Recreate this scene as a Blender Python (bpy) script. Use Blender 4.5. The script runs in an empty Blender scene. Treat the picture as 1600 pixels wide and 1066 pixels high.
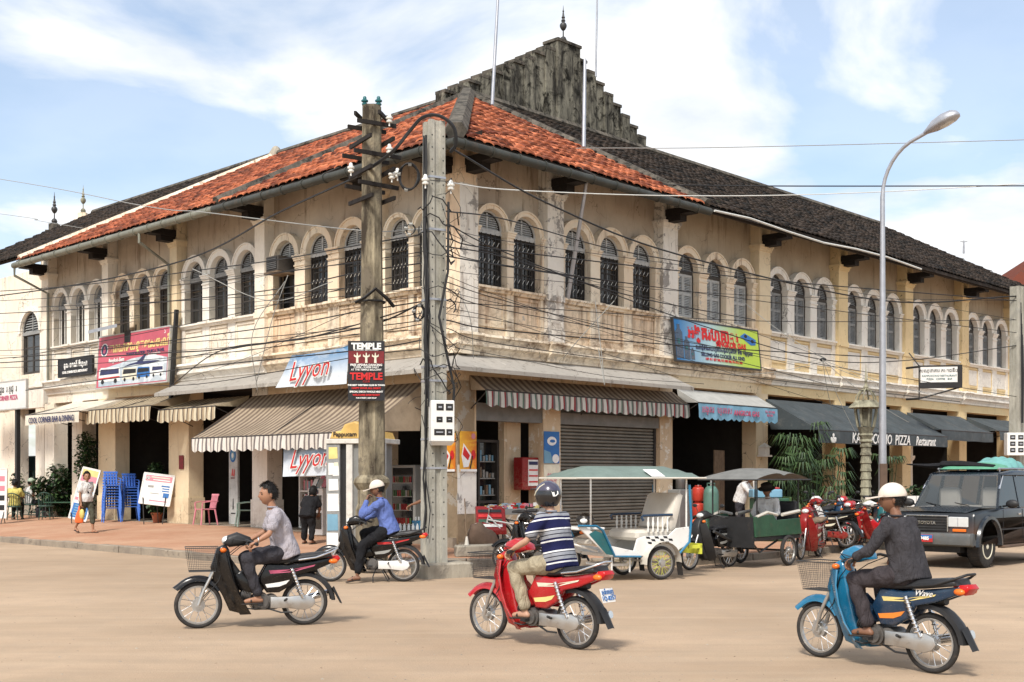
import bpy, math, random
import numpy as np
from mathutils import Vector, Matrix
random.seed(7)
R = math.radians
SC = bpy.context.scene
COL = SC.collection

# ---------------------------------------------------------------- camera, sky, sun
CAMH = 1.75
cam = bpy.data.objects.new('camera', bpy.data.cameras.new('camera'))
COL.objects.link(cam)
cam.location = (0, 0, CAMH)
cam.rotation_euler = (R(90), 0, 0)
cam.data.sensor_width = 36
cam.data.lens = 36 * 1880 / 1600
cam.data.shift_y = (744 - 533) / 1600
cam.data.clip_end = 3000
SC.camera = cam

SUN = Vector((-0.22, -0.62, 0.75)).normalized()
W = bpy.data.worlds.new('World'); SC.world = W; W.use_nodes = True
nt = W.node_tree; nt.nodes.clear()
def wn(t, **k):
    n = nt.nodes.new(t)
    for a, b in k.items(): setattr(n, a, b)
    return n
out = wn('ShaderNodeOutputWorld'); bg = wn('ShaderNodeBackground'); bg.inputs[1].default_value = 0.095
sky = wn('ShaderNodeTexSky', sky_type='NISHITA', sun_disc=False)
sky.sun_elevation = math.asin(SUN.z); sky.sun_rotation = math.atan2(SUN.x, SUN.y)
sky.air_density = 1.0; sky.dust_density = 1.6; sky.ozone_density = 1.2
tc = wn('ShaderNodeTexCoord')
sep = wn('ShaderNodeSeparateXYZ'); nt.links.new(tc.outputs['Generated'], sep.inputs[0])
# project the view direction onto a flat cloud deck
mx = wn('ShaderNodeMath', operation='MAXIMUM'); nt.links.new(sep.outputs[2], mx.inputs[0]); mx.inputs[1].default_value = 0.02
ad = wn('ShaderNodeMath', operation='ADD'); nt.links.new(mx.outputs[0], ad.inputs[0]); ad.inputs[1].default_value = 0.18
dx = wn('ShaderNodeMath', operation='DIVIDE'); nt.links.new(sep.outputs[0], dx.inputs[0]); nt.links.new(ad.outputs[0], dx.inputs[1])
dy = wn('ShaderNodeMath', operation='DIVIDE'); nt.links.new(sep.outputs[1], dy.inputs[0]); nt.links.new(ad.outputs[0], dy.inputs[1])
cb = wn('ShaderNodeCombineXYZ'); nt.links.new(dx.outputs[0], cb.inputs[0]); nt.links.new(dy.outputs[0], cb.inputs[1])
cb.inputs[2].default_value = 0.9
nz = wn('ShaderNodeTexNoise'); nt.links.new(cb.outputs[0], nz.inputs['Vector'])
nz.inputs['Scale'].default_value = 1.45; nz.inputs['Detail'].default_value = 9; nz.inputs['Roughness'].default_value = 0.52; nz.inputs['Distortion'].default_value = 0.35
cr = wn('ShaderNodeValToRGB'); nt.links.new(nz.outputs['Fac'], cr.inputs[0])
cr.color_ramp.elements[0].position = 0.455; cr.color_ramp.elements[0].color = (0.26,)*3 + (1,)
cr.color_ramp.elements[1].position = 0.56; cr.color_ramp.elements[1].color = (1,)*3 + (1,)
nz2 = wn('ShaderNodeTexNoise'); nt.links.new(cb.outputs[0], nz2.inputs['Vector']); nz2.inputs['Scale'].default_value = 2.6; nz2.inputs['Detail'].default_value = 8
cc = wn('ShaderNodeValToRGB'); nt.links.new(nz2.outputs['Fac'], cc.inputs[0])
cc.color_ramp.elements[0].position = 0.33; cc.color_ramp.elements[0].color = (7.0, 7.6, 8.4, 1)
cc.color_ramp.elements[1].position = 0.55; cc.color_ramp.elements[1].color = (10.2, 10.2, 10.2, 1)
skm = wn('ShaderNodeMix', data_type='RGBA', blend_type='MULTIPLY'); skm.inputs[0].default_value = 1.0
nt.links.new(sky.outputs[0], skm.inputs[6]); skm.inputs[7].default_value = (1.85, 1.85, 1.8, 1)
mxc = wn('ShaderNodeMix', data_type='RGBA')
nt.links.new(cr.outputs[0], mxc.inputs[0]); nt.links.new(skm.outputs[2], mxc.inputs[6]); nt.links.new(cc.outputs[0], mxc.inputs[7])
nt.links.new(mxc.outputs[2], bg.inputs[0]); nt.links.new(bg.outputs[0], out.inputs[0])

sl = bpy.data.lights.new('sun', 'SUN'); sl.energy = 3.3; sl.angle = R(10); sl.color = (1.0, 0.95, 0.87)
so = bpy.data.objects.new('sun', sl); COL.objects.link(so)
so.rotation_euler = SUN.to_track_quat('Z', 'Y').to_euler(); so.location = (-10, -20, 40)
SC.view_settings.view_transform = 'Standard'; SC.view_settings.look = 'None'
SC.view_settings.exposure = 0.33; SC.view_settings.gamma = 1
SC.view_settings.use_curve_mapping = False
SC.cycles.max_bounces = 6; SC.cycles.diffuse_bounces = 3; SC.cycles.transparent_max_bounces = 12
SC.cycles.use_denoising = True

# ---------------------------------------------------------------- materials
MATS = {}
def srgb(h):
    c = [int(h[i:i+2], 16) / 255 for i in (0, 2, 4)]
    return tuple((x / 12.92 if x <= .04045 else ((x + .055) / 1.055) ** 2.4) for x in c)
class NT:
    def __init__(s, name):
        m = bpy.data.materials.new(name); m.use_nodes = True; s.m = m; s.t = m.node_tree
        s.b = s.t.nodes['Principled BSDF']; MATS[name] = m
    def n(s, t, **k):
        n = s.t.nodes.new(t)
        for a, b in k.items(): setattr(n, a, b)
        return n
    def l(s, a, b): s.t.links.new(a, b)
    def noise(s, vec, scale, detail=6, rough=.6, dist=0):
        n = s.n('ShaderNodeTexNoise'); s.l(vec, n.inputs['Vector'])
        n.inputs['Scale'].default_value = scale; n.inputs['Detail'].default_value = detail
        n.inputs['Roughness'].default_value = rough; n.inputs['Distortion'].default_value = dist
        return n.outputs['Fac']
    def ramp(s, fac, a, b, ca=0., cb=1.):
        n = s.n('ShaderNodeMapRange'); s.l(fac, n.inputs[0]); n.clamp = True
        n.inputs[1].default_value = a; n.inputs[2].default_value = b; n.inputs[3].default_value = ca; n.inputs[4].default_value = cb
        return n.outputs[0]
    def mul(s, a, b, op='MULTIPLY'):
        n = s.n('ShaderNodeMath', operation=op)
        for i, x in enumerate((a, b)):
            if isinstance(x, (int, float)): n.inputs[i].default_value = x
            else: s.l(x, n.inputs[i])
        return n.outputs[0]
    def mix(s, f, a, b):
        n = s.n('ShaderNodeMix', data_type='RGBA')
        for i, x in ((0, f), (6, a), (7, b)):
            if isinstance(x, (int, float)): n.inputs[i].default_value = x
            elif isinstance(x, tuple): n.inputs[i].default_value = x[:3] + (1,)
            else: s.l(x, n.inputs[i])
        return n.outputs[2]
    def vec(s, kind='P', scale=(1, 1, 1)):
        if kind == 'P': o = s.n('ShaderNodeNewGeometry').outputs['Position']
        else: o = s.n('ShaderNodeTexCoord').outputs['Object']
        if scale != (1, 1, 1):
            m = s.n('ShaderNodeMapping'); m.inputs['Scale'].default_value = scale; s.l(o, m.inputs[0]); o = m.outputs[0]
        return o
    def bump(s, h, strength=.3, dist=.02):
        b = s.n('ShaderNodeBump'); b.inputs['Strength'].default_value = strength; b.inputs['Distance'].default_value = dist
        s.l(h, b.inputs['Height']); s.l(b.outputs[0], s.b.inputs['Normal'])
    def fin(s, col, rough=.8, metal=0, spec=.5):
        if isinstance(col, tuple): s.b.inputs['Base Color'].default_value = col[:3] + (1,)
        else: s.l(col, s.b.inputs['Base Color'])
        if isinstance(rough, (int, float)): s.b.inputs['Roughness'].default_value = rough
        else: s.l(rough, s.b.inputs['Roughness'])
        s.b.inputs['Metallic'].default_value = metal
        s.b.inputs['Specular IOR Level'].default_value = spec
        return s.m
def dark(c, k): return tuple(x * k for x in c[:3])
def mat(name, col, rough=.6, metal=0, var=.2, vs=4, bump=0, bs=30, spec=.4, dirt=0, dirtcol=(.12, .08, .05), kind='O', coat=0):
    """generic paint / cloth / metal: tint variation, dust and fine relief"""
    if name in MATS: return MATS[name]
    t = NT(name); v = t.vec(kind)
    f = t.ramp(t.noise(v, vs, 5), .3, .7)
    c = t.mix(f, dark(col, 1 - var), tuple(min(1, x * (1 + var * .6)) for x in col[:3]))
    if dirt:
        d = t.ramp(t.noise(v, vs * 2.3, 8, .7), .62 - dirt * .25, .75, 0, min(1, dirt + .3))
        c = t.mix(d, c, dirtcol)
    if bump: t.bump(t.noise(v, bs, 4), bump, .01)
    m = t.fin(c, t.ramp(t.noise(v, vs * 3, 3), .3, .7, max(.03, rough - .08), min(1, rough + .1)), metal, spec)
    if coat:
        t.b.inputs['Coat Weight'].default_value = coat; t.b.inputs['Coat Roughness'].default_value = .12
    return m
def plaster(name, base, base2, stain, peel=None, pk=.5, sk=.5, low=.6):
    t = NT(name); P = t.vec('P')
    c = t.mix(t.ramp(t.noise(P, .55, 5), .35, .65), base, base2)
    fine = t.noise(P, 7, 8, .7)
    c = t.mix(t.ramp(fine, .35, .75, 0, .35), c, dark(base, .72))
    st = t.noise(t.vec('P', (3.2, 3.2, .45)), 1.6, 8, .65)
    c = t.mix(t.ramp(st, .55, .72, 0, sk), c, stain)
    if peel:
        pl = t.noise(P, 2.1, 10, .72, .4)
        edge = t.mul(t.ramp(pl, pk, pk + .03), .85)
        c = t.mix(edge, c, peel)
    # mould and rust-brown wash gathered on the band just above the cornice
    sz = t.n('ShaderNodeSeparateXYZ'); t.l(P, sz.inputs[0]); z = sz.outputs[2]
    zone = t.mul(t.ramp(z, 4.35, 4.8), t.ramp(z, 6.1, 5.0))
    grime = t.mul(zone, t.ramp(t.noise(t.vec('P', (1.6, 1.6, 3.2)), 1.7, 9, .7, .5), .46, .68))
    c = t.mix(t.mul(grime, low), c, (.13, .075, .045))
    blk = t.mul(zone, t.ramp(t.noise(P, 1.3, 10, .75), .6, .7))
    c = t.mix(t.mul(blk, low), c, (.03, .026, .022))
    if low > .5:
        dr = t.mul(t.ramp(t.noise(t.vec('P', (6, 6, .22)), 1.3, 7, .6), .50, .64), t.mul(t.ramp(z, 5.0, 6.0), t.ramp(z, 6.3, 6.06), 'MINIMUM'))
        c = t.mix(t.mul(dr, .75), c, (.16, .09, .05))
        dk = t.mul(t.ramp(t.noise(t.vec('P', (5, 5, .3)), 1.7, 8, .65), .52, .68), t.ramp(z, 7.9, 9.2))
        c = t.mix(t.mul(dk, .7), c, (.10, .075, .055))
    vo = t.n('ShaderNodeTexVoronoi', feature='DISTANCE_TO_EDGE'); vm = t.n('ShaderNodeVectorMath'); vm.operation = 'ADD'; t.l(P, vm.inputs[0])
    nv = t.n('ShaderNodeTexNoise'); t.l(P, nv.inputs['Vector']); nv.inputs['Scale'].default_value = 2.2; nv.inputs['Detail'].default_value = 7; t.l(nv.outputs['Color'], vm.inputs[1]); t.l(vm.outputs[0], vo.inputs['Vector']); vo.inputs['Scale'].default_value = .9
    crk = t.mul(t.ramp(vo.outputs['Distance'], .010, .003), t.ramp(t.noise(P, .8, 3), .48, .58))
    c = t.mix(t.mul(crk, .7), c, (.08, .06, .045))
    foot = t.mul(t.ramp(z, 1.3, .1), t.ramp(t.noise(P, 2.2, 8, .7), .38, .62))
    c = t.mix(t.mul(foot, .7), c, (.2, .12, .07))
    t.bump(t.noise(P, 14, 9, .7), .35, .03)
    return t.fin(c, .93, 0, .15)

plaster('plaster_corner', (.80, .68, .51), (.72, .52, .35), (.24, .14, .085), (.40, .37, .33), .61, .9, 1.0)
plaster('plaster_white', (.84, .78, .68), (.80, .70, .56), (.30, .24, .18), (.42, .38, .33), .68, .5, .45)
plaster('plaster_cream', (.77, .65, .45), (.70, .56, .37), (.40, .28, .16), None, .6, .4, .35)
plaster('plaster_yellow', (.78, .62, .36), (.72, .55, .31), (.45, .31, .15), None, .6, .3, .12)
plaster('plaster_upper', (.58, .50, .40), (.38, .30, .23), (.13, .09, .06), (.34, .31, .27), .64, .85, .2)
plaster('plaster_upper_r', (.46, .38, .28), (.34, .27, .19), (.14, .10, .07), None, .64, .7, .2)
plaster('trim_white', (.83, .80, .73), (.77, .71, .62), (.35, .29, .22), (.55, .5, .44), .66, .4, .4)
plaster('trim_cream', (.84, .75, .60), (.76, .61, .44), (.20, .12, .075), (.46, .42, .37), .62, .85, 1.0)
plaster('plaster_peel', (.84, .80, .73), (.76, .70, .60), (.28, .20, .14), (.24, .22, .20), .545, .8, .9)
plaster('pillar_plaster', (.66, .52, .35), (.6, .46, .31), (.3, .2, .12), (.74, .70, .62), .55, .6, .3)
plaster('slab_concrete', (.40, .37, .33), (.33, .31, .28), (.10, .085, .07), (.5, .47, .42), .62, .7, .5)

def mould(name, a, b, c3):
    t = NT(name); P = t.vec('P')
    s = t.noise(t.vec('P', (2.4, 2.4, .5)), 1.5, 9, .7)
    f = t.noise(P, 2.2, 10, .75, .6)
    c = t.mix(t.ramp(s, .40, .62), a, b)
    c = t.mix(t.ramp(f, .50, .60), c, c3)
    t.bump(f, .6, .05)
    return t.fin(c, .95, 0, .1)
mould('gable_mould', (.035, .033, .029), (.25, .235, .185), (.016, .015, .012))
mould('cap_mould', (.07, .065, .055), (.16, .14, .115), (.03, .028, .025))
mould('pole_concrete', (.27, .26, .22), (.45, .43, .37), (.34, .33, .29))
mould('old_pole', (.05, .04, .03), (.34, .29, .20), (.16, .135, .10))
mould('lamp_stone', (.16, .15, .11), (.38, .36, .26), (.13, .12, .09))
mould('rough_stone', (.30, .27, .22), (.40, .36, .29), (.20, .18, .15))

def tile_mat(name, lo, hi, moss, mk):
    t = NT(name); P = t.vec('P')
    a = t.n('ShaderNodeAttribute', attribute_name='tint')
    c = t.mix(a.outputs['Fac'], lo, hi)
    c = t.mix(t.ramp(t.noise(P, 1.1, 9, .72), mk, mk + .16, 0, .9), c, moss)
    t.bump(t.noise(P, 25, 5), .3, .02)
    return t.fin(c, .9, 0, .15)
tile_mat('tile_orange', (.13, .035, .020), (.52, .165, .078), (.085, .04, .03), .50)
tile_mat('tile_rust', (.13, .04, .024), (.42, .125, .062), (.05, .03, .024), .50)
tile_mat('tile_mossy', (.012, .011, .010), (.050, .036, .027), (.035, .034, .016), .60)

def road_mat():
    t = NT('dusty_road'); P = t.vec('P')
    a = t.noise(P, .22, 8, .6); b = t.noise(P, 1.7, 9, .7); d = t.noise(P, 38, 6, .7)
    c = t.mix(t.ramp(a, .36, .64), (.345, .25, .17), (.49, .36, .25))
    c = t.mix(t.ramp(b, .45, .72, 0, .5), c, (.33, .26, .195))
    # wheel-worn streaks along the street
    mp = t.n('ShaderNodeMapping'); mp.inputs['Rotation'].default_value = (0, 0, R(-40)); mp.inputs['Scale'].default_value = (.16, 1.5, 1); t.l(P, mp.inputs[0])
    c = t.mix(t.ramp(t.noise(mp.outputs[0], 1.6, 5, .5), .48, .64, 0, .3), c, (.34, .26, .18))
    mp = t.n('ShaderNodeMapping'); mp.inputs['Rotation'].default_value = (0, 0, R(12)); mp.inputs['Scale'].default_value = (.10, 1.6, 1); t.l(P, mp.inputs[0])
    c = t.mix(t.ramp(t.noise(mp.outputs[0], 2.3, 5, .5), .50, .66, 0, .2), c, (.52, .40, .28))
    sp = t.noise(P, 9, 6, .8)
    c = t.mix(t.ramp(sp, .66, .72, 0, .6), c, (.17, .135, .10))
    c = t.mix(t.ramp(d, .35, .75, 0, .3), c, (.22, .17, .12))
    t.bump(t.mul(t.noise(P, 14, 8, .75), t.noise(P, 60, 4), 'ADD'), .4, .02)
    return t.fin(c, .96, 0, .1)
road_mat()
def paving():
    t = NT('pavement_dirt'); P = t.vec('P')
    c = t.mix(t.ramp(t.noise(P, .6, 8, .65), .38, .62), (.42, .225, .14), (.50, .31, .205))
    c = t.mix(t.ramp(t.noise(P, 3, 9, .7), .5, .75, 0, .6), c, (.34, .19, .12))
    br = t.n('ShaderNodeTexBrick'); mp = t.n('ShaderNodeMapping'); mp.inputs['Rotation'].default_value = (0, 0, R(-46)); t.l(P, mp.inputs[0]); t.l(mp.outputs[0], br.inputs['Vector'])
    br.inputs['Scale'].default_value = 4.5; br.inputs['Mortar Size'].default_value = .03; br.inputs['Mortar Smooth'].default_value = .5
    c = t.mix(t.mul(br.outputs['Fac'], .35), c, (.24, .14, .09))
    t.bump(t.noise(P, 22, 7, .7), .4, .02)
    return t.fin(c, .95, 0, .1)
paving()
def kerbm():
    t = NT('kerb_stone'); P = t.vec('P')
    c = t.mix(t.ramp(t.noise(P, 1.2, 9, .7), .38, .62), (.32, .27, .21), (.22, .185, .15))
    c = t.mix(t.ramp(t.noise(P, 6, 8, .7), .55, .7), c, (.12, .095, .075))
    t.bump(t.noise(P, 20, 8, .7), .5, .03)
    return t.fin(c, .95, 0, .1)
kerbm()
def stripes(name, cols, period, rough=.85, axis=0, dirt=.6, wob=0.0):
    """printed stripes of an awning cloth along local x; cols = [(fraction, colour)]"""
    t = NT(name); o = t.vec('O')
    sp = t.n('ShaderNodeSeparateXYZ'); t.l(o, sp.inputs[0])
    x = t.mul(t.mul(sp.outputs[axis], 1 / period), 0, 'ADD'); fr = t.mul(x, 1.0, 'PINGPONG') if 0 else t.n('ShaderNodeMath', operation='FRACT')
    t.l(x, fr.inputs[0])
    r = t.n('ShaderNodeValToRGB'); r.color_ramp.interpolation = 'CONSTANT'; t.l(fr.outputs[0], r.inputs[0])
    e = r.color_ramp.elements
    pos = 0
    for i, (w, c) in enumerate(cols):
        if i < 2: el = e[i]; el.position = pos
        else: el = e.new(pos)
        el.color = c[:3] + (1,); pos += w
    v = t.vec('P')
    c = t.mix(t.ramp(t.noise(v, 1.6, 9, .7), .42, .72, 0, dirt), r.outputs[0], (.13, .10, .07))
    t.bump(t.noise(v, 5, 4), .25, .03)
    return t.fin(c, rough, 0, .2)
TAN = (.40, .32, .23); BRN = (.17, .125, .095)
stripes('awning_tan_stripe', [(.5, TAN), (.5, BRN)], .22)
stripes('awning_tan_stripe_small', [(.34, (.52, .44, .30)), (.33, (.12, .09, .07)), (.33, (.33, .25, .16))], .24)
stripes('valance_stripe', [(.36, (.70, .66, .60)), (.16, (.20, .17, .16)), (.28, (.66, .62, .55)), (.20, (.17, .15, .15))], .36, dirt=.25)
stripes('valance_stripe_red', [(.26, (.58, .56, .50)), (.13, (.26, .045, .05)), (.14, (.15, .14, .14)), (.24, (.50, .50, .45)), (.10, (.10, .17, .13)), (.13, (.20, .17, .16))], .40, dirt=.25)
stripes('valance_brown', [(.42, (.62, .55, .40)), (.22, (.10, .075, .06)), (.36, (.42, .33, .22))], .24, dirt=.25)

def plain(name, hexs, **k): return mat(name, srgb(hexs), **k)
mat('black_plastic', (.02, .02, .021), .5, var=.25, dirt=.2, dirtcol=(.10, .08, .06))
mat('rubber', (.028, .026, .025), .85, var=.2, dirt=.35, dirtcol=(.13, .10, .075), vs=9)
mat('seat_vinyl', (.022, .022, .024), .48, var=.2, bump=.2, bs=60)
mat('chrome', (.70, .70, .70), .22, metal=1, var=.08)
mat('alloy', (.52, .51, .49), .38, metal=.85, var=.15, dirt=.2)
mat('dark_metal', (.07, .07, .07), .5, metal=.6, var=.2, dirt=.25)
mat('engine_grey', (.20, .19, .18), .5, metal=.7, var=.3, dirt=.4)
mat('galvanised', (.42, .43, .46), .42, metal=.6, var=.15, kind='P')
def bike_paint(name, c, spec=.45, coat=.5, dust=.5):
    t = NT(name); o = t.vec('O'); q = t.n('ShaderNodeSeparateXYZ'); t.l(o, q.inputs[0])
    cc = t.mix(t.ramp(t.noise(o, 5, 5), .3, .7), dark(c, .8), c)
    m_ = t.mul(t.ramp(q.outputs[2], .6, .1, .03, dust), t.ramp(t.noise(o, 13, 8, .75), .42, .72))
    cc = t.mix(m_, cc, (.27, .19, .12)); cc = t.mix(t.ramp(t.noise(t.vec('O', (1, 1, 5)), 42, 3), .66, .70, 0, .4), cc, (.30, .27, .24))
    m = t.fin(cc, t.ramp(m_, 0, .6, .22, .85), 0, spec); t.b.inputs['Coat Weight'].default_value = coat; t.b.inputs['Coat Roughness'].default_value = .15; return m
bike_paint('black_paint', (.005, .005, .006), .35, .15, .18)
bike_paint('red_paint', (.46, .010, .016))
bike_paint('old_red_paint', (.26, .016, .016), .3, 0)
bike_paint('blue_paint', (.012, .17, .32))
bike_paint('navy_paint', (.008, .035, .08))
mat('teal_paint', (.02, .12, .13), .4, var=.2, dirt=.15)
mat('white_paint', (.72, .71, .68), .4, var=.08, dirt=.12)
mat('cream_vinyl', (.60, .56, .49), .5, var=.1)
mat('green_tarp', (.15, .20, .175), .6, var=.15)
mat('orange_lens', (.75, .16, .02), .2, var=.1)
mat('red_lens', (.45, .01, .01), .18, var=.1)
mat('lens_clear', (.55, .56, .55), .12, var=.08, spec=.8)
mat('wood_dark', (.014, .010, .008), .8, var=.4, vs=8, kind='P')
mat('wood_old', (.20, .14, .09), .85, var=.35, vs=6)
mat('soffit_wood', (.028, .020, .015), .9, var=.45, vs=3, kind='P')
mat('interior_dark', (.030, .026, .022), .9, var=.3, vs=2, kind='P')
mat('interior_floor', (.30, .25, .19), .6, var=.25, vs=2, kind='P')
mat('gutter_metal', (.05, .052, .044), .55, metal=.2, var=.35, vs=2, kind='P', dirt=.3)
mat('gutter_light', (.20, .20, .16), .55, metal=.2, var=.3, vs=2, kind='P', dirt=.3)
mat('louvre_grey', (.27, .275, .27), .7, var=.25, vs=5, dirt=.3)
mat('louvre_pale', (.46, .465, .45), .7, var=.2, vs=5, dirt=.3)
mat('frame_dark', (.055, .048, .042), .7, var=.3, vs=5)
mat('frame_white', (.60, .58, .53), .7, var=.2, vs=5, dirt=.25)
mat('iron', (.018, .017, .017), .6, var=.2)
mat('glass_dark', (.012, .013, .014), .08, var=.2, spec=.8)
mat('cable_black', (.015, .015, .016), .6, var=.1)
mat('cable_grey', (.30, .30, .28), .6, var=.1)
mat('cable_white', (.62, .62, .58), .6, var=.1)
mat('porcelain', (.78, .77, .72), .2, var=.08)
mat('steel_shutter', (.20, .185, .155), .55, metal=.3, var=.22, vs=2, kind='P', dirt=.25, dirtcol=(.10, .075, .05))
mat('grey_board', (.20, .20, .19), .7, var=.2, kind='P')
mat('mud_paint', (.12, .075, .05), .6, var=.3)

# ---------------------------------------------------------------- mesh builder
class MB:
    def __init__(s, M=None): s.v = []; s.f = []; s.m = []; s.M = M or Matrix.Identity(4)
    def add(s, vs, fs, mi=0):
        o = len(s.v); s.v += [tuple(s.M @ Vector(p)) for p in vs]
        s.f += [tuple(i + o for i in f) for f in fs]; s.m += [mi] * len(fs); return s
    def box(s, x0, x1, y0, y1, z0, z1, mi=0, b=0):
        if b > 0:
            return s.bevbox(x0, x1, y0, y1, z0, z1, b, mi)
        return s.add([(x0,y0,z0),(x1,y0,z0),(x1,y1,z0),(x0,y1,z0),(x0,y0,z1),(x1,y0,z1),(x1,y1,z1),(x0,y1,z1)],
              [(0,3,2,1),(4,5,6,7),(0,1,5,4),(1,2,6,5),(2,3,7,6),(3,0,4,7)], mi)
    def bevbox(s, x0, x1, y0, y1, z0, z1, b, mi=0):
        # octagonal-ring bevel: inset rings at bottom and top
        def ring(z, i, c):
            a0, a1, c0, c1 = x0 + i, x1 - i, y0 + i, y1 - i
            return [(a0+c,c0,z),(a1-c,c0,z),(a1,c0+c,z),(a1,c1-c,z),(a1-c,c1,z),(a0+c,c1,z),(a0,c1-c,z),(a0,c0+c,z)]
        v = ring(z0, b, b * .6) + ring(z0 + b, 0, b) + ring(z1 - b, 0, b) + ring(z1, b, b * .6)
        f = [tuple(range(7, -1, -1)), tuple(range(24, 32))]
        for k in range(3):
            for i in range(8):
                j = (i + 1) % 8; f.append((k*8+i, k*8+j, k*8+8+j, k*8+8+i))
        return s.add(v, f, mi)
    def cyl(s, p0, p1, r0, r1=None, n=12, mi=0, cap=True):
        return s.tube([p0, p1], [r0, r0 if r1 is None else r1], n, mi, cap)
    def tube(s, pts, r, n=8, mi=0, cap=True, flat=1.0, up=None):
        pts = [Vector(p) for p in pts]; m = len(pts)
        rr = r if isinstance(r, (list, tuple)) else [r] * m
        vs = []; prev = None
        for i, p in enumerate(pts):
            d = (pts[min(i+1, m-1)] - pts[max(i-1, 0)])
            d = d.normalized() if d.length > 1e-9 else Vector((0, 0, 1))
            if prev is None:
                u = Vector(up) if up else (Vector((0,0,1)) if abs(d.z) < .9 else Vector((1,0,0)))
            else: u = prev
            a = d.cross(u); a = a.normalized() if a.length > 1e-6 else d.orthogonal().normalized()
            u2 = a.cross(d).normalized(); prev = u2
            for k in range(n):
                t = 2 * math.pi * k / n
                vs.append(p + a * (math.cos(t) * rr[i]) + u2 * (math.sin(t) * rr[i] * flat))
        fs = [(i*n+k, i*n+(k+1) % n, (i+1)*n+(k+1) % n, (i+1)*n+k) for i in range(m-1) for k in range(n)]
        if cap: fs += [tuple(range(n-1, -1, -1)), tuple(range((m-1)*n, m*n))]
        return s.add(vs, fs, mi)
    def lathe(s, prof, c=(0,0,0), n=16, mi=0, axis='z'):
        vs = []
        for r, z in prof:
            for k in range(n):
                t = 2 * math.pi * k / n
                a, b = r * math.cos(t), r * math.sin(t)
                vs.append({'z': (c[0]+a, c[1]+b, c[2]+z), 'y': (c[0]+a, c[1]+z, c[2]+b), 'x': (c[0]+z, c[1]+a, c[2]+b)}[axis])
        m = len(prof)
        fs = [(i*n+k, i*n+(k+1) % n, (i+1)*n+(k+1) % n, (i+1)*n+k) for i in range(m-1) for k in range(n)]
        fs += [tuple(range(n-1, -1, -1)), tuple(range((m-1)*n, m*n))]
        return s.add(vs, fs, mi)
    def torus(s, c, r, q, n=32, k=8, mi=0, axis='y', a0=0, a1=2*math.pi, q2=None):
        full = abs(a1 - a0 - 2*math.pi) < 1e-6; nn = n if full else n + 1; q2 = q2 or q
        vs = []
        for i in range(nn):
            a = a0 + (a1 - a0) * i / n
            for j in range(k):
                b = 2*math.pi*j/k; rr = r + q*math.cos(b); h = q2*math.sin(b)
                x, z = rr*math.cos(a), rr*math.sin(a)
                vs.append({'y': (c[0]+x, c[1]+h, c[2]+z), 'z': (c[0]+x, c[1]+z, c[2]+h), 'x': (c[0]+h, c[1]+x, c[2]+z)}[axis])
        fs = [(i*k+j, i*k+(j+1) % k, ((i+1) % nn)*k+(j+1) % k, ((i+1) % nn)*k+j) for i in range(n if full else nn-1) for j in range(k)]
        return s.add(vs, fs, mi)
    def ball(s, c, r, n=12, m=8, mi=0, sc=(1,1,1)):
        prof = [(max(1e-4, math.sin(math.pi*i/m)), -math.cos(math.pi*i/m)) for i in range(m+1)]
        vs = []
        for a, z in prof:
            for k in range(n):
                t = 2*math.pi*k/n; vs.append((c[0]+r*sc[0]*a*math.cos(t), c[1]+r*sc[1]*a*math.sin(t), c[2]+r*sc[2]*z))
        fs = [(i*n+k, i*n+(k+1) % n, (i+1)*n+(k+1) % n, (i+1)*n+k) for i in range(m) for k in range(n)]
        return s.add(vs, fs, mi)
    def slab(s, prof, y0, y1, b=0.0, mi=0):
        """side profile [(x,z)] pulled from y0 to y1, edges rounded by b"""
        n = len(prof); cx = sum(p[0] for p in prof)/n; cz = sum(p[1] for p in prof)/n
        # inset along averaged edge normals
        def inset(d):
            o = []
            ar = sum(prof[i][0]*prof[(i+1) % n][1]-prof[(i+1) % n][0]*prof[i][1] for i in range(n))
            sg = 1 if ar > 0 else -1
            for i in range(n):
                p, q, r = prof[i-1], prof[i], prof[(i+1) % n]
                e1 = Vector((q[0]-p[0], q[1]-p[1])); e2 = Vector((r[0]-q[0], r[1]-q[1]))
                e1 = e1.normalized() if e1.length else e1; e2 = e2.normalized() if e2.length else e2
                nn = Vector((-(e1.y+e2.y), e1.x+e2.x))
                nn = nn.normalized() if nn.length > 1e-6 else Vector((-e1.y, e1.x))
                o.append((q[0]+nn.x*d*sg, q[1]+nn.y*d*sg))
            return o
        if b > 0:
            L = [(inset(b), y0), (inset(b*.3), y0+b*.3), (prof, y0+b), (prof, y1-b), (inset(b*.3), y1-b*.3), (inset(b), y1)]
        else: L = [(prof, y0), (prof, y1)]
        vs = [(x, y, z) for pr, y in L for x, z in pr]
        fs = [tuple(range(n)), tuple(range(len(L)*n-1, (len(L)-1)*n-1, -1))]
        for k in range(len(L)-1):
            for i in range(n):
                j = (i+1) % n; fs.append((k*n+i, (k+1)*n+i, (k+1)*n+j, k*n+j))
        return s.add(vs, fs, mi)
    def sweepx(s, prof, x0, x1, mi=0):
        """profile [(y,z)] run along x"""
        n = len(prof)
        vs = [(x0, y, z) for y, z in prof] + [(x1, y, z) for y, z in prof]
        fs = [tuple(range(n)), tuple(range(2*n-1, n-1, -1))] + [(i, (i+1) % n, n+(i+1) % n, n+i) for i in range(n)]
        return s.add(vs, fs, mi)
    def quad(s, a, b, c, d, mi=0): return s.add([a, b, c, d], [(0,1,2,3)], mi)
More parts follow.
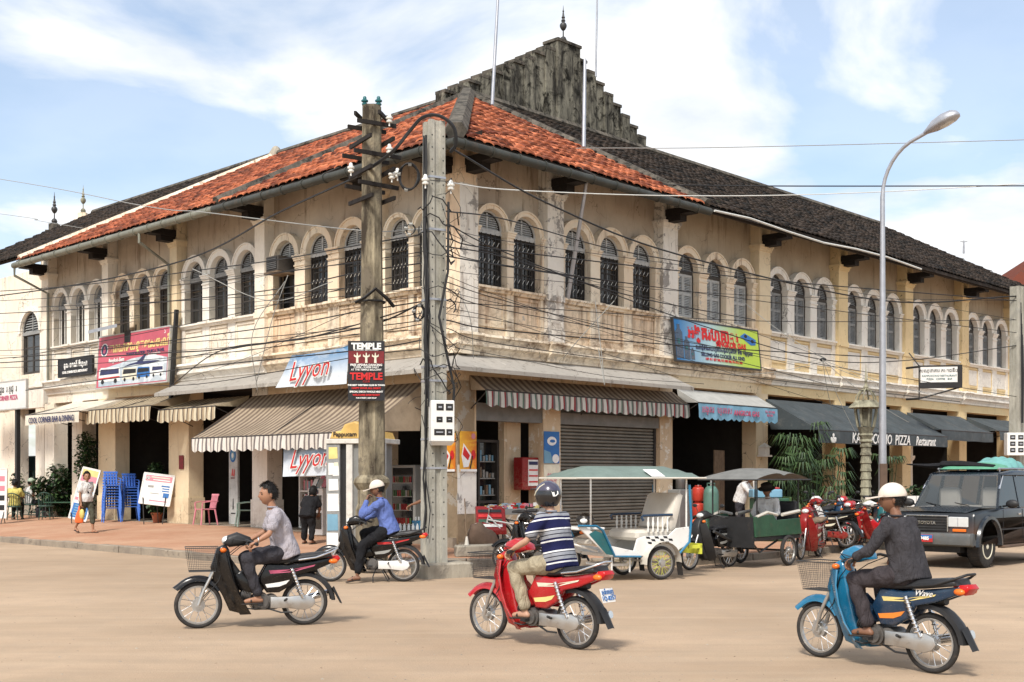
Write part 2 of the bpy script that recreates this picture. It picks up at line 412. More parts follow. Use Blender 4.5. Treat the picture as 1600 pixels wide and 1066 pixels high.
    def build(s, name, mats, parent=None, loc=(0,0,0), rot=(0,0,0), smooth=None):
        me = bpy.data.meshes.new(name); me.from_pydata(s.v, [], s.f)
        ml = mats if isinstance(mats, (list, tuple)) else [mats]
        for m in ml: me.materials.append(MATS[m] if isinstance(m, str) else m)
        if len(ml) > 1: me.polygons.foreach_set('material_index', s.m)
        if smooth is not None:
            me.polygons.foreach_set('use_smooth', [True]*len(me.polygons))
            me.set_sharp_from_angle(angle=R(smooth))
        me.update()
        o = bpy.data.objects.new(name, me); COL.objects.link(o)
        o.location = loc; o.rotation_euler = rot
        if parent is not None: o.parent = parent
        return o
def thing(name, label, cat, loc=(0,0,0), rz=0, group=None):
    o = bpy.data.objects.new(name, None); COL.objects.link(o); o.location = loc; o.rotation_euler = (0, 0, rz)
    o.empty_display_size = .2
    return tag(o, label, cat, group)
def tag(o, label, cat, group=None):
    o['label'] = label; o['category'] = cat
    if group: o['group'] = group
    return o
def structure(o): o['kind'] = 'structure'; return o
def stuff(o): o['kind'] = 'stuff'; return o
def kids(o): return [c for c in COL.objects if c.parent is o]
def dup(root, loc, rz, label, group=None):
    r = root.copy(); COL.objects.link(r); r.location = loc; r.rotation_euler = (0, 0, rz); r['label'] = label
    if group: r['group'] = group
    for ch in CH(root):
        c = ch.copy(); COL.objects.link(c); c.parent = r
        for g in CH(ch):
            d = g.copy(); COL.objects.link(d); d.parent = c
    return r
def CH(o): return list(o.children)
def text(s, size, mats, parent, loc, rot=(R(90),0,0), ext=.003, off=0, align='CENTER', name='lettering', sx=1, shear=0):
    cu = bpy.data.curves.new(name, 'FONT'); cu.body = s; cu.size = size; cu.extrude = ext; cu.offset = off
    cu.align_x = align; cu.align_y = 'CENTER'; cu.resolution_u = 2; cu.shear = shear
    o = bpy.data.objects.new(name, cu)
    me = bpy.data.meshes.new_from_object(o); bpy.data.objects.remove(o)
    me.materials.append(MATS[mats] if isinstance(mats, str) else mats)
    t = bpy.data.objects.new(name, me); COL.objects.link(t); t.location = loc; t.rotation_euler = rot; t.scale = (sx, 1, 1)
    t.parent = parent
    return t

# ---------------------------------------------------------------- street frame
CXY = Vector((-1.2142857, 26.857143))           # outer corner of the block
dR = Vector((0.694067, 0.719910)); dL = Vector((-0.719910, 0.694067))
AR = math.atan2(dR.y, dR.x); AL = math.atan2(-dL.y, -dL.x)
class Frame:
    def __init__(s, ang, org=CXY): s.a = ang; s.o = org; s.x = Vector((math.cos(ang), math.sin(ang))); s.y = Vector((-math.sin(ang), math.cos(ang)))
    def w(s, x, y, z): p = s.o + s.x*x + s.y*y; return Vector((p.x, p.y, z))
FR = Frame(AR)      # x runs away along the right-hand street, y goes into the block
FL = Frame(AL)      # x runs towards the corner along the left-hand street (x = -distance), y into the block
def fpart(name, mb, mats, parent, F, smooth=None):
    """a piece modelled in facade coordinates, hung on a thing whose Empty is unrotated"""
    o = mb.build(name, mats, parent, smooth=smooth)
    if 'fr' not in parent:      # parent is the thing
        o.location = Vector((F.o.x, F.o.y, 0)) - parent.location; o.rotation_euler = (0, 0, F.a); o['fr'] = 1
    else: o['fr'] = 1
    return o
def px(x, y, Y):
    """a point at depth Y in the view"""
    return Vector(((x-800)/1880*Y, Y, CAMH-(y-744)/1880*Y))
def pav(x, y):
    """height of the pavement, rising gently from the kerb to the shop floors"""
    q = Vector((x, y)) - CXY
    sL, oL = q.dot(dL), -q.dot(dR); sR, oR = q.dot(dR), -q.dot(dL)
    if sL > 0 and oL >= 0: return .15 + min(sL/6, 1)*.23*max(0, 1-oL/4.9)
    if sR > 0 and oR >= 0: return .15 + min(sR/6, 1)*.15*max(0, 1-oR/5.7)
    return .15
# ================================================================ ground, kerb, pavement
g = MB(); S = 400
g.quad((-S,-60,0),(S,-60,0),(S,S*2,0),(-S,S*2,0))
structure(g.build('road', 'dusty_road'))
# pavement outline: kerb line from far left round the corner to far right
def q2(v): return (v.x, v.y)
KW = 4.9; KR = 5.7
kl = [CXY + dL*s - dR*KW for s in (60, 40, 30, 24, 18, 12, 8, 4, 1)]
kr = [CXY + dR*s - dL*KR for s in (1.0, 4, 8, 12, 18, 24, 30, 40, 60)]
pL, pR = kl[-1], kr[0]
mid = [pL*.86+pR*.14+Vector((0,-.42)), pL*.68+pR*.32+Vector((0,-.62)), pL*.5+pR*.5+Vector((0,-.68)), pL*.32+pR*.68+Vector((0,-.62)), pL*.14+pR*.86+Vector((0,-.42))]
KL = kl + mid + kr
pv = MB(); nrow = 8
def inner(i):
    if i < 9: return CXY + dL*((60, 40, 30, 24, 18, 12, 8, 4, 1)[i])
    if i < 14: return CXY
    return CXY + dR*((1.0, 4, 8, 12, 18, 24, 30, 40, 60)[i-14])
rows = []
for j in range(nrow+1):
    t = j/nrow; row = []
    for i, k in enumerate(KL):
        p = (k + (inner(i)-k)*t)
        row.append((p.x, p.y, pav(p.x, p.y) if j else .15))
    rows.append(row)
n = len(KL)
pv.add([p for r_ in rows for p in r_], [(j*n+i, j*n+i+1, (j+1)*n+i+1, (j+1)*n+i) for j in range(nrow) for i in range(n-1)])
structure(pv.build('pavement', 'pavement_dirt', smooth=40))
kb = thing('kerb', 'worn grey kerb stones edging the corner pavement', 'kerb'); kb['kind'] = 'structure'; del kb['category']
def kerb_run(pts):
    for a, b in zip(pts, pts[1:]):
        L = (b-a).length; m = max(1, round(L/1.0)); d = (b-a)/L; nrm = Vector((d.y, -d.x))
        for i in range(m):
            p = a + d*(L*i/m+.008); e = a + d*(L*(i+1)/m-.008); h = .152+random.uniform(-.008, .012); o_ = random.uniform(-.012, .012)
            k = MB(); c = [p+nrm*(.06+o_), e+nrm*(.06+o_), e-nrm*.16, p-nrm*.16]
            i2 = [p+nrm*(.045+o_)+d*.012, e+nrm*(.045+o_)-d*.012, e-nrm*.16, p-nrm*.16]
            k.add([(x.x, x.y, -.02) for x in c]+[(x.x, x.y, h-.015) for x in c]+[(x.x, x.y, h) for x in i2],
                  [(0,1,5,4),(1,2,6,5),(3,0,4,7),(4,5,9,8),(5,6,10,9),(7,4,8,11),(8,9,10,11)])
            k.build('kerb_stone', 'kerb_stone', kb)
kerb_run(KL[2:-2])

# ================================================================ shop-house parts
def reveal_wall(mb, x0, x1, z0, z1, ops, y, yb, n=12):
    """wall skin at y with round-headed openings (cx, half width, sill z, spring z), reveals back to yb"""
    ops = sorted(ops); edges = [x0] + [(a[0]+b[0])/2 for a, b in zip(ops, ops[1:])] + [x1]
    for (cx, r, zs, zi), a, b in zip(ops, edges, edges[1:]):
        if zs > z0: mb.quad((a,y,z0),(b,y,z0),(b,y,zs),(a,y,zs))
        mb.quad((a,y,zs),(cx-r,y,zs),(cx-r,y,zi),(a,y,zi)); mb.quad((cx+r,y,zs),(b,y,zs),(b,y,zi),(cx+r,y,zi))
        arc = [(cx-r*math.cos(math.pi*i/n), zi+r*math.sin(math.pi*i/n)) for i in range(n+1)]
        top = []
        for i in range(n+1):
            t = i/n; top.append((a+(b-a)*t, z1))
        top[0] = (a, zi); top[-1] = (b, zi)
        pts = [(a, zi)] + [(a, z1)]
        mb.add([(p[0],y,p[1]) for p in arc]+[(a,y,z1),(b,y,z1),(a,y,zi),(b,y,zi),(cx,y,z1)],
               [(i, i+1, n+1) if i < n//2-1 else ((i, i+1, n+5, n+1) if i == n//2-1 else ((i, i+1, n+2, n+5) if i == n//2 else (i, i+1, n+2))) for i in range(n)] + [(n+3, 0, n+1), (n, n+4, n+2)])
        loop = [(cx-r, zs)] + arc + [(cx+r, zs)]
        m = len(loop)
        for i in range(m):
            p, q = loop[i], loop[(i+1) % m]
            mb.quad((p[0],y,p[1]),(q[0],y,q[1]),(q[0],yb,q[1]),(p[0],yb,p[1]))
def ring(mb, cx, zi, r0, r1, y0, y1, n=14, mi=0):
    for i in range(n):
        a, b = math.pi*i/n, math.pi*(i+1)/n
        P = lambda r, t, y: (cx-r*math.cos(t), y, zi+r*math.sin(t))
        mb.add([P(r0,a,y0),P(r1,a,y0),P(r1,b,y0),P(r0,b,y0),P(r0,a,y1),P(r1,a,y1),P(r1,b,y1),P(r0,b,y1)],
               [(0,1,2,3),(1,5,6,2),(0,3,7,4),(0,4,5,1) if i == 0 else (0,1,2,3)][:4 if i == 0 else 3] + ([(3,2,6,7)] if i == n-1 else []), mi)

WMESH = {}
def window_meshes(style, hw, h):
    """meshes of a window: origin at sill centre, y into the wall, h = sill to spring"""
    key = (style, round(hw, 2))
    if key in WMESH: return WMESH[key]
    out = []
    fr = MB(); f = .05
    fr.box(-hw, -hw+f, -.03, .04, 0, h); fr.box(hw-f, hw, -.03, .04, 0, h)
    fr.box(-hw+f, hw-f, -.04, .04, h-.02, h+.07); fr.box(-hw+f, hw-f, -.03, .04, 0, .06)
    ring(fr, 0, h+.07, hw-.06, hw, -.03, .04, 12)
    fm = 'frame_white' if style == 'white' else 'frame_dark'
    out.append(('window', fr, fm))
    # fanlight with louvres
    fl = MB(); z0 = h+.07; r = hw-.065
    for k in range(7):
        zz = z0+.03+k*(r-.04)/7; half = math.sqrt(max(.0, r*r-(zz-z0)**2))-.01
        if half > .04: fl.add([(-half,-.015,zz),(half,-.015,zz),(half,.03,zz+.045),(-half,.03,zz+.045),(-half,-.015,zz-.008),(half,-.015,zz-.008)], [(0,1,2,3),(0,4,5,1)])
    fl.box(-.02, .02, -.025, .0, z0, z0+r)
    if style in ('bars', 'glass', 'white'): fl.box(-hw, hw, -.06, -.042, h-.03, h+.08); ring(fl, 0, h+.07, hw-.05, hw, -.05, -.032, 12)
    fl.add([(-r*math.cos(math.pi*i/12), .038, z0+r*math.sin(math.pi*i/12)) for i in range(13)], [tuple(range(13))], 1)
    out.append(('fanlight', fl, ['louvre_pale' if style == 'bars' else ('louvre_grey'), 'glass_dark']))
    if style in ('shut', 'grey'):
        for s_ in (-1, 1):
            sh = MB(); a, b = sorted((s_*.008, s_*(hw-f-.004)))
            sh.box(a, a+.05, -.02, .015, .065, h-.025); sh.box(b-.05, b, -.02, .015, .065, h-.025)
            for zz in (.065, h*.52, h-.095): sh.box(a+.05, b-.05, -.018, .013, zz, zz+.07)
            z = .15
            while z < h-.12:
                sh.add([(a+.05,-.014,z),(b-.05,-.014,z),(b-.05,.012,z+.04),(a+.05,.012,z+.04)], [(0,1,2,3)]); z += .045
            out.append(('shutter', sh, 'louvre_pale' if style == 'shut' else 'louvre_grey'))
    if style in ('bars', 'glass', 'white'):
        gl = MB()
        for s_ in (-1, 1):
            a, b = sorted((s_*.01, s_*(hw-f)))
            gl.box(a, a+.04, 0, .03, .06, h-.02, 1); gl.box(b-.04, b, 0, .03, .06, h-.02, 1)
            for zz in (.06, h*.33, h*.66, h-.06): gl.box(a+.04, b-.04, 0, .028, zz, zz+.035, 1)
            gl.quad((a,.018,.06),(b,.018,.06),(b,.018,h-.02),(a,.018,h-.02))
        out.append(('casement', gl, ['glass_dark', 'frame_dark']))
    if style == 'bars':
        gr = MB()
        for k in range(6):
            x = -hw+.08+k*(2*hw-.16)/5
            gr.box(x-.008, x+.008, -.075, -.06, .02, h-.02)
        for zz in (.1, h*.5, h-.1): gr.box(-hw+.05, hw-.05, -.06, -.05, zz, zz+.016)
        # twisted bright ornaments on the bars
        for row in (.2, .48, .8):
            for k in range(5):
                x = -hw+.08+(k+.5)*(2*hw-.16)/5; z = h*row
                gr.cyl((x-.035,-.08,z-.05),(x+.035,-.08,z+.05), .009, n=4, mi=1)
        out.append(('grille', gr, ['iron', 'frame_white']))
    if style == 'white':
        gr = MB()
        for k in range(3):
            x = -hw+.2+k*(2*hw-.4)/2; gr.box(x-.03, x+.03, -.05, -.035, .02, h-.02)
        out.append(('grille', gr, ['frame_white']))
    objs = []
    for nm, mb, mm in out:
        o = mb.build(nm, mm); objs.append((nm, o.data)); bpy.data.objects.remove(o)
    WMESH[key] = objs; return objs
def put_window(th, F, x, y, z, style, hw, h, ac=False):
    ms = window_meshes(style, hw, h)
    w = None
    for i, (nm, me) in enumerate(ms):
        if ac and nm in ('grille', 'casement'): continue
        o = bpy.data.objects.new(nm, me); COL.objects.link(o)
        if i == 0: w = o; o.parent = th; o.location = F.w(x, y, z)-th.location; o.rotation_euler = (0, 0, F.a)
        else: o.parent = w
    bk = MB(); bk.quad((-hw, .12, 0), (hw, .12, 0), (hw, .12, h+hw), (-hw, .12, h+hw)); bk.build('pane', 'glass_dark', w)
    return w
ZS, ZI, ZT = 6.1, 7.42, 9.45
def bay(th, F, x0, x1, centers, pw, style, wall, upper, trim, hood, hw=.46, panel=None, r1=.665, ac=None):
    """one upper bay between pilasters (x0, x1 = clear edges)"""
    m = MB()
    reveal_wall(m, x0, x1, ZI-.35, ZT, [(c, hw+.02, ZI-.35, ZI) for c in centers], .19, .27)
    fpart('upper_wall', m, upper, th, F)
    m = MB()
    m.box(x0, x1, .06, .2, 4.95, ZS-.06)
    edges = [x0]+[(a+b)/2 for a, b in zip(centers, centers[1:])]+[x1]
    for c, a, b in zip(centers, edges, edges[1:]):
        # side walls between opening and pier, framed panel below the sill
        m.box(c-hw-.02-.002, c-hw-.02, .0, .36, ZS, ZI-.35)
        px0, px1 = a+.17 if a != x0 else a+.12, b-.17 if b != x1 else b-.12
        for bx in ((px0,px1,5.18,5.24),(px0,px1,5.88,5.94),(px0,px0+.05,5.24,5.88),(px1-.05,px1,5.24,5.88)):
            m.box(bx[0], bx[1], .03, .062, bx[2], bx[3])
    fpart('parapet', m, wall, th, F)
    if panel:
        for c, a, b in zip(centers, edges, edges[1:]):
            px0, px1 = a+.22 if a != x0 else a+.17, b-.22 if b != x1 else b-.17
            fpart('wall_panel', MB().box(px0+.03, px1-.03, .045, .063, 5.27, 5.85), panel, th, F)
    # piers, their pedestals and capitals
    for k, e in enumerate(edges):
        half = (edges[1]-edges[0])/2-hw
        if k == 0: a, b = e, centers[0]-hw-.02
        elif k == len(edges)-1: a, b = centers[-1]+hw+.02, e
        else: a, b = centers[k-1]+hw+.02, centers[k]-hw-.02
        p = MB(); p.box(a, b, -.0, .36, ZS-.04, ZI-.12)
        p.box(a, b, .0, .2, 5.0, ZS-.1)
        for z0, z1, o in ((ZI-.26, ZI-.22, .025), (ZI-.12, ZI-.07, .03), (ZI-.07, ZI-.02, .05), (ZI-.02, ZI+.02, .075)):
            oa = o if k else 0; ob = o if k < len(edges)-1 else 0
            p.box(a-oa*.6, b+ob*.6, -o, .36, z0, z1)
        fpart('pier', p, trim, th, F)
    # ring mouldings
    for c in centers:
        q = MB(); ring(q, c, ZI+.02, hw+.005, r1-.04, .01, .21); ring(q, c, ZI+.02, r1-.04, r1, -.015, .2)
        fpart('arch_moulding', q, hood, th, F, smooth=35)
    s = MB(); s.sweepx([(.2,ZS),(-.09,ZS),(-.09,ZS-.05),(-.05,ZS-.06),(-.03,ZS-.12),(.0,ZS-.13),(.2,ZS-.13)], x0, x1)
    for k, e in enumerate(edges): 
        if 0 < k < len(edges)-1: s.box(e-.24, e+.24, -.14, -.088, ZS-.055, ZS+.004)
    fpart('sill', s, trim, th, F)
    for i, c in enumerate(centers):
        st = style[i] if isinstance(style, (list, tuple)) else style
        put_window(th, F, c, .215, ZS, st, hw+.005, ZI-ZS-.05, ac=(ac == i))
def pilaster(th, F, x0, x1, mat_, zb=4.95, zt=ZT, y=-.12, cap=True):
    p = MB(); p.box(x0, x1, y, .3, zb, zt)
    p.box(x0-.02, x1+.02, y-.03, .28, zb, zb+.3)
    p.box(x0-.02, x1+.02, y-.03, .28, ZS-.14, ZS+.01)
    if cap:
        for z0, z1, o in ((8.42, 8.47, .03), (8.47, 8.53, .05), (8.53, 8.60, .08)): p.box(x0-o, x1+o, y-o, .28, z0, z1)
    fpart('pilaster', p, mat_, th, F)
COR = [(.2,4.96),(-.22,4.96),(-.24,4.90),(-.18,4.88),(-.14,4.80),(-.14,4.76),(-.20,4.74),(-.20,4.68),(-.12,4.64),(-.06,4.55),(-.06,4.50),(-.02,4.48),(.2,4.48)]
def cornice(th, F, x0, x1, mat_, breaks=()):
    c = MB(); c.sweepx(COR, x0, x1)
    for a, b in breaks:
        c.sweepx([(y-.08 if y < .1 else y, z+(0.004 if z > 4.7 else -.004)) for y, z in COR], a, b)
    fpart('cornice', c, mat_, th, F)
def ground_floor(th, F, x0, x1, floorz, bmat, depth=6.0, zb=4.2, cols=(), cmat='pillar_plaster', inner='interior_dark'):
    b = MB(); b.box(x0, x1, .0, .4, zb, 4.48); fpart('lintel_beam', b, bmat, th, F)
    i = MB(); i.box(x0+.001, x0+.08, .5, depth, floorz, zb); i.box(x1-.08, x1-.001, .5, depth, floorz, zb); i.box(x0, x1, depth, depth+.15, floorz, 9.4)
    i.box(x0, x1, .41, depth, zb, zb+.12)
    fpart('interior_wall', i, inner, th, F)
    f = MB(); f.box(x0, x1, -.12, depth, .0, floorz); fpart('floor_slab', f, 'interior_floor', th, F)
    for a, c, mm in cols:
        q = MB(); q.box(a, c, -.03, .45, floorz-.05, zb); q.box(a-.04, c+.04, -.07, .49, floorz-.1, floorz+.45)
        q.box(a-.04, c+.04, -.07, .49, 3.55, 3.63)
        fpart('column', q, mm, th, F)
def backing(th, F, x0, x1):
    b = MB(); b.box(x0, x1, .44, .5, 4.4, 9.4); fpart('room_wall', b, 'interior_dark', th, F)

# ---------------------------------------------------------------- roofs
OV = 1.1; ZE = 8.91; KD = 9.17; TS = .538
def rp(F, sgn, s, u, dz=0):
    """point on the roof plane: s along the eave from the corner, u level distance in from the eave"""
    return F.w(sgn*(s-OV), u-OV, ZE+TS*u+dz)
def tiles(F, sgn, s0, s1, cond, mat_, parent, name, pitch=.42, wid=.27, split=0):
    V = []; Fc = []; T = []; singles = []
    xs = np.array([0, .2, .5, .8, 1.0])*wid; hs = [0, .035, .05, .035, 0]
    nr = int(KD/pitch); nc = int((s1-s0)/wid)
    rnd = random.Random(int(s0*10)+int(sgn))
    for j in range(nr+1):
        u = j*pitch
        for i in range(nc):
            s = s0+i*wid
            if not cond(s+wid/2, u+pitch/2): continue
            if rnd.random() < .012: continue
            lift = .055+rnd.random()*.035; js = rnd.uniform(-.012, .012); ju = rnd.uniform(-.03, .02); tw = rnd.uniform(-.012, .012)
            vs = []
            for k in range(5):
                vs.append(rp(F, sgn, s+xs[k]+js, u-.05+ju+tw*k, lift+hs[k]))
            for k in range(5):
                vs.append(rp(F, sgn, s+xs[k]+js, min(u+pitch+.02, KD), .006+hs[k]*.8))
            for k in range(5):
                vs.append(rp(F, sgn, s+xs[k]+js, u-.05+ju+tw*k, lift+hs[k]-.04))
            fs = [(k, k+1, 6+k, 5+k) for k in range(4)]+[(10+k, 11+k, k+1, k) for k in range(4)]
            tint = min(1, max(0, rnd.gauss(.52, .36)))
            if split: singles.append((vs[0].y+abs(vs[0].x+1)*.2, vs, fs, tint)); continue
            o = len(V); V += vs; Fc += [tuple(a+o for a in f) for f in fs]; T += [tint]*8
    if split:
        singles.sort(key=lambda q: q[0])
        for _, vs, fs, tint in singles[:split]:
            make_tint([tuple(v-Vector(parent.location)) for v in vs], fs, [tint]*8, mat_, parent, 'roof_tile')
        for _, vs, fs, tint in singles[split:]:
            o = len(V); V += vs; Fc += [tuple(a+o for a in f) for f in fs]; T += [tint]*8
    ob = make_tint([tuple(v-Vector(parent.location)) for v in V], Fc, T, mat_, parent, name)
    return stuff(ob)
def make_tint(V, Fc, T, mat_, parent, name):
    me = bpy.data.meshes.new(name); me.from_pydata(V, [], Fc); me.materials.append(MATS[mat_])
    a = me.attributes.new('tint', 'FLOAT', 'FACE'); a.data.foreach_set('value', T)
    me.polygons.foreach_set('use_smooth', [True]*len(me.polygons)); me.set_sharp_from_angle(angle=R(50))
    o = bpy.data.objects.new(name, me); COL.objects.link(o); o.parent = parent
    return o
def roof_slab(th, F, sgn, poly, back=None):
    """underlay of tiles as a thick slab, with soffit boards below"""
    m = MB(); n = len(poly)
    loc = Vector(th.location)
    top = [rp(F, sgn, s, u, 0)-loc for s, u in poly]; bot = [rp(F, sgn, s, u, -.1)-loc for s, u in poly]
    m.add(top+bot, [tuple(range(n)), tuple(range(2*n-1, n-1, -1))]+[(i, (i+1) % n, n+(i+1) % n, n+i) for i in range(n)])
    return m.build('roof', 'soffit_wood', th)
def beamline(th, F, sgn, pts, w, h, mat_, name):
    m = MB(); loc = Vector(th.location)
    for (a, b) in zip(pts, pts[1:]):
        p, q = rp(F, sgn, *a)-loc, rp(F, sgn, *b)-loc
        m.tube([p+Vector((0,0,h*.25)), q+Vector((0,0,h*.25))], [w/2*1.2]*2, 6, flat=h/w, up=(0,0,1))
    return m.build(name, mat_, th)
def gutter(th, F, sgn, s0, s1, mat_, r=.10):
    m = MB(); loc = Vector(th.location)
    a, b = rp(F, sgn, s0, -.08, -.12)-loc, rp(F, sgn, s1, -.08, -.12)-loc
    m.tube([a, b], r, 10)
    L = (b-a).length; k = int(L/.9)
    for i in range(k+1):
        p = a.lerp(b, (i+.3)/(k+1)); d = (b-a).normalized()*.025
        m.tube([p-d, p+d], r*1.18, 10)
    return m.build('gutter', mat_, th, smooth=40)
def brackets(th, F, xs):
    for x in xs:
        m = MB(); m.box(x-.17, x+.17, -.95, .2, 8.70, 8.88); m.box(x-.14, x+.14, -.60, .2, 8.54, 8.70)
        fpart('eave_bracket', m, 'wood_dark', th, F)
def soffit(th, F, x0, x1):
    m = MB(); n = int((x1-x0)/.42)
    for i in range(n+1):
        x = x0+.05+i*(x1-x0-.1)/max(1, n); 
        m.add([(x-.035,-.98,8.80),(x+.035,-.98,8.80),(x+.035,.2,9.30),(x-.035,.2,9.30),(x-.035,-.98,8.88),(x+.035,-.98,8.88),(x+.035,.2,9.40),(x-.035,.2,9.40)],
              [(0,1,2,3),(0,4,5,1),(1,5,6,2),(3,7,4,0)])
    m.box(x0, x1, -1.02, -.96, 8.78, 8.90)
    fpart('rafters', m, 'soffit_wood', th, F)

# ================================================================ the corner house

corner = thing('corner_shophouse', 'stained two storey corner shophouse with orange hip roof and mouldy stepped gable', 'shophouse', (CXY.x, CXY.y, 0))
# right-hand wing bays of the corner house
cW, cU, cT = 'plaster_corner', 'plaster_upper', 'trim_cream'
bay(corner, FR, .54, 2.86, [1.12, 2.28], .5, 'bars', cW, cU, cT, cT, hw=.45, r1=.58)
bay(corner, FR, 3.44, 7.45, [4.11, 5.445, 6.78], .5, 'bars', cW, cU, cT, cT)
bay(corner, FL, -2.6, -.54, [-2.08, -1.06], .5, 'bars', cW, cU, cT, cT, hw=.40, r1=.51)
bay(corner, FL, -7.3, -3.1, [-6.6, -5.2, -3.8], .5, 'bars', cW, cU, cT, cT, ac=0)
m = MB(); m.box(-.02, .52, -.1, .52, 4.95, 9.4); fpart('corner_pilaster', m, cW, corner, FR)
m = MB(); m.box(-.025, .54, -.105, -.1, 4.97, 8.3); fpart('peeling_panel', m, 'plaster_peel', corner, FR)
pilaster(corner, FR, 2.86, 3.44, 'plaster_peel'); pilaster(corner, FR, 7.45, 8.1, 'plaster_peel'); pilaster(corner, FL, -3.1, -2.6, cW)
cornice(corner, FR, -.22, 7.8, cT, [(-.24, .56), (2.84, 3.46)])
cornice(corner, FL, -7.5, .22, cT, [(-3.14, -2.56), (-.56, .24)])
backing(corner, FR, .5, 7.8); backing(corner, FL, -7.5, -.5)
# ground floor
for F, x0, x1 in ((FR, 0, 7.8), (FL, -7.5, 0)):
    b = MB(); b.box(x0, x1, .0, .4, 3.9, 4.48); fpart('lintel_beam', b, 'pillar_plaster', corner, F)
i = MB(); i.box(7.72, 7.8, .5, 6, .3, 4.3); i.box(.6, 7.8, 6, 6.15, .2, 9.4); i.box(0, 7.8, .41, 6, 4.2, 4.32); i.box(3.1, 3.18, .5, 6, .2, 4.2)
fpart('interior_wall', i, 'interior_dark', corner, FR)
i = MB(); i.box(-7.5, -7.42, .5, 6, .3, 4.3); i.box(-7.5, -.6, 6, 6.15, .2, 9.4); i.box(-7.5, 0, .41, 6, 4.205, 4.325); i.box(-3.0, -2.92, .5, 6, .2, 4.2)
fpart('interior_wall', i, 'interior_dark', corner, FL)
f = MB(); f.box(0, 7.8, -.1, 6, 0, .26); fpart('floor_slab', f, 'interior_floor', corner, FR)
f = MB(); f.box(-7.5, 0, -.15, 6, 0, .37)
fpart('floor_slab', f, 'interior_floor', corner, FL)
def col(th, F, x0, x1, fz, mm, zt=4.2, y1=.45, base=True):
    q = MB(); q.box(x0, x1, -.03, y1, 0, zt)
    if base: q.box(x0-.03, x1+.03, -.06, y1+.03, 0, fz+.75)
    fpart('column', q, mm, th, F)
col(corner, FR, -.03, .55, .2, 'pillar_plaster', base=False)
m = MB(); m.box(-.032-.004, .552, -.034, -.03, .9, 2.0); fpart('whitewash_patch', m, 'plaster_peel', corner, FR)
col(corner, FR, 2.80, 3.42, .3, 'pillar_plaster'); col(corner, FR, 7.42, 7.98, .3, 'pillar_plaster')
col(corner, FL, -3.1, -2.55, .3, 'pillar_plaster'); col(corner, FL, -8.0, -7.3, .37, 'trim_white')
# sloping concrete canopy over the corner shops
for F, sg, L in ((FR, 1, 7.75), (FL, -1, 11.6)):
    m = MB()
    a0 = 0
    P = [(sg*-.9, -.9, 4.10), (sg*L, -.9, 4.10), (sg*L, 0, 4.50), (0, 0, 4.50)]
    Q = [(x, y, z-.09) for x, y, z in P]
    m.add(P+Q, [(0,1,2,3), (7,6,5,4), (0,4,5,1), (1,5,6,2), (3,7,4,0)])
    fpart('concrete_canopy', m, 'slab_concrete', corner, F)
# roller shutter between the pillars of the second bay, every slat its own piece
sb = MB(); sb.box(3.42, 7.42, .12, .4, 3.02, 3.9); sb.box(3.42, 7.42, .0, .12, 3.02, 3.3); rs = fpart('shutter_box', sb, 'grey_board', corner, FR)
sb = MB(); sb.box(.55, 2.80, .0, .3, 3.02, 3.42); fpart('fascia_board', sb, 'grey_board', corner, FR)
rail = MB(); rail.box(3.42, 3.5, .10, .22, .26, 3.02); rail.box(7.34, 7.42, .10, .22, .26, 3.02)
roll = fpart('roller_shutter', rail, 'dark_metal', corner, FR)
sm = MB(); H_ = .0855
sm.add([(3.5, .17, 0), (7.34, .17, 0), (7.34, .135, .02), (3.5, .135, .02), (7.34, .135, .055), (3.5, .135, .055), (7.34, .17, .078), (3.5, .17, .078)], [(0,1,2,3), (3,2,4,5), (5,4,6,7)])
s0 = sm.build('slat', 'steel_shutter', roll); s0.location = (0, 0, .28)
for k in range(1, 32):
    s_ = s0.copy(); COL.objects.link(s_); s_.location = (random.uniform(-.003, .003), random.uniform(-.006, .006), .28+k*H_)
# roof of the corner house: two triangular slopes meeting on the hip
roof_slab(corner, FR, 1, [(0, 0), (KD, 0), (KD, KD)]); roof_slab(corner, FL, -1, [(0, 0), (KD, 0), (KD, KD)])
tiles(FR, 1, .0, KD, lambda s, u: u < s-.1, 'tile_orange', corner, 'roof_tiles', split=150)
tiles(FL, -1, .0, KD, lambda s, u: u < s-.1, 'tile_orange', corner, 'roof_tiles', split=150)
beamline(corner, FR, 1, [(0.1, 0.1), (KD, KD)], .42, .34, 'cap_mould', 'hip_cap')
beamline(corner, FR, 1, [(KD, 0), (KD, KD)], .26, .24, 'cap_mould', 'party_cap')
beamline(corner, FL, -1, [(KD, 0), (KD, KD)], .26, .24, 'cap_mould', 'party_cap')
gutter(corner, FR, 1, -.1, KD, 'gutter_metal'); gutter(corner, FL, -1, -.1, KD, 'gutter_metal')
brackets(corner, FR, [.3, 3.15, 7.7]); brackets(corner, FL, [-.3, -2.85])
soffit(corner, FR, -.6, 7.8); soffit(corner, FL, -7.5, .6)
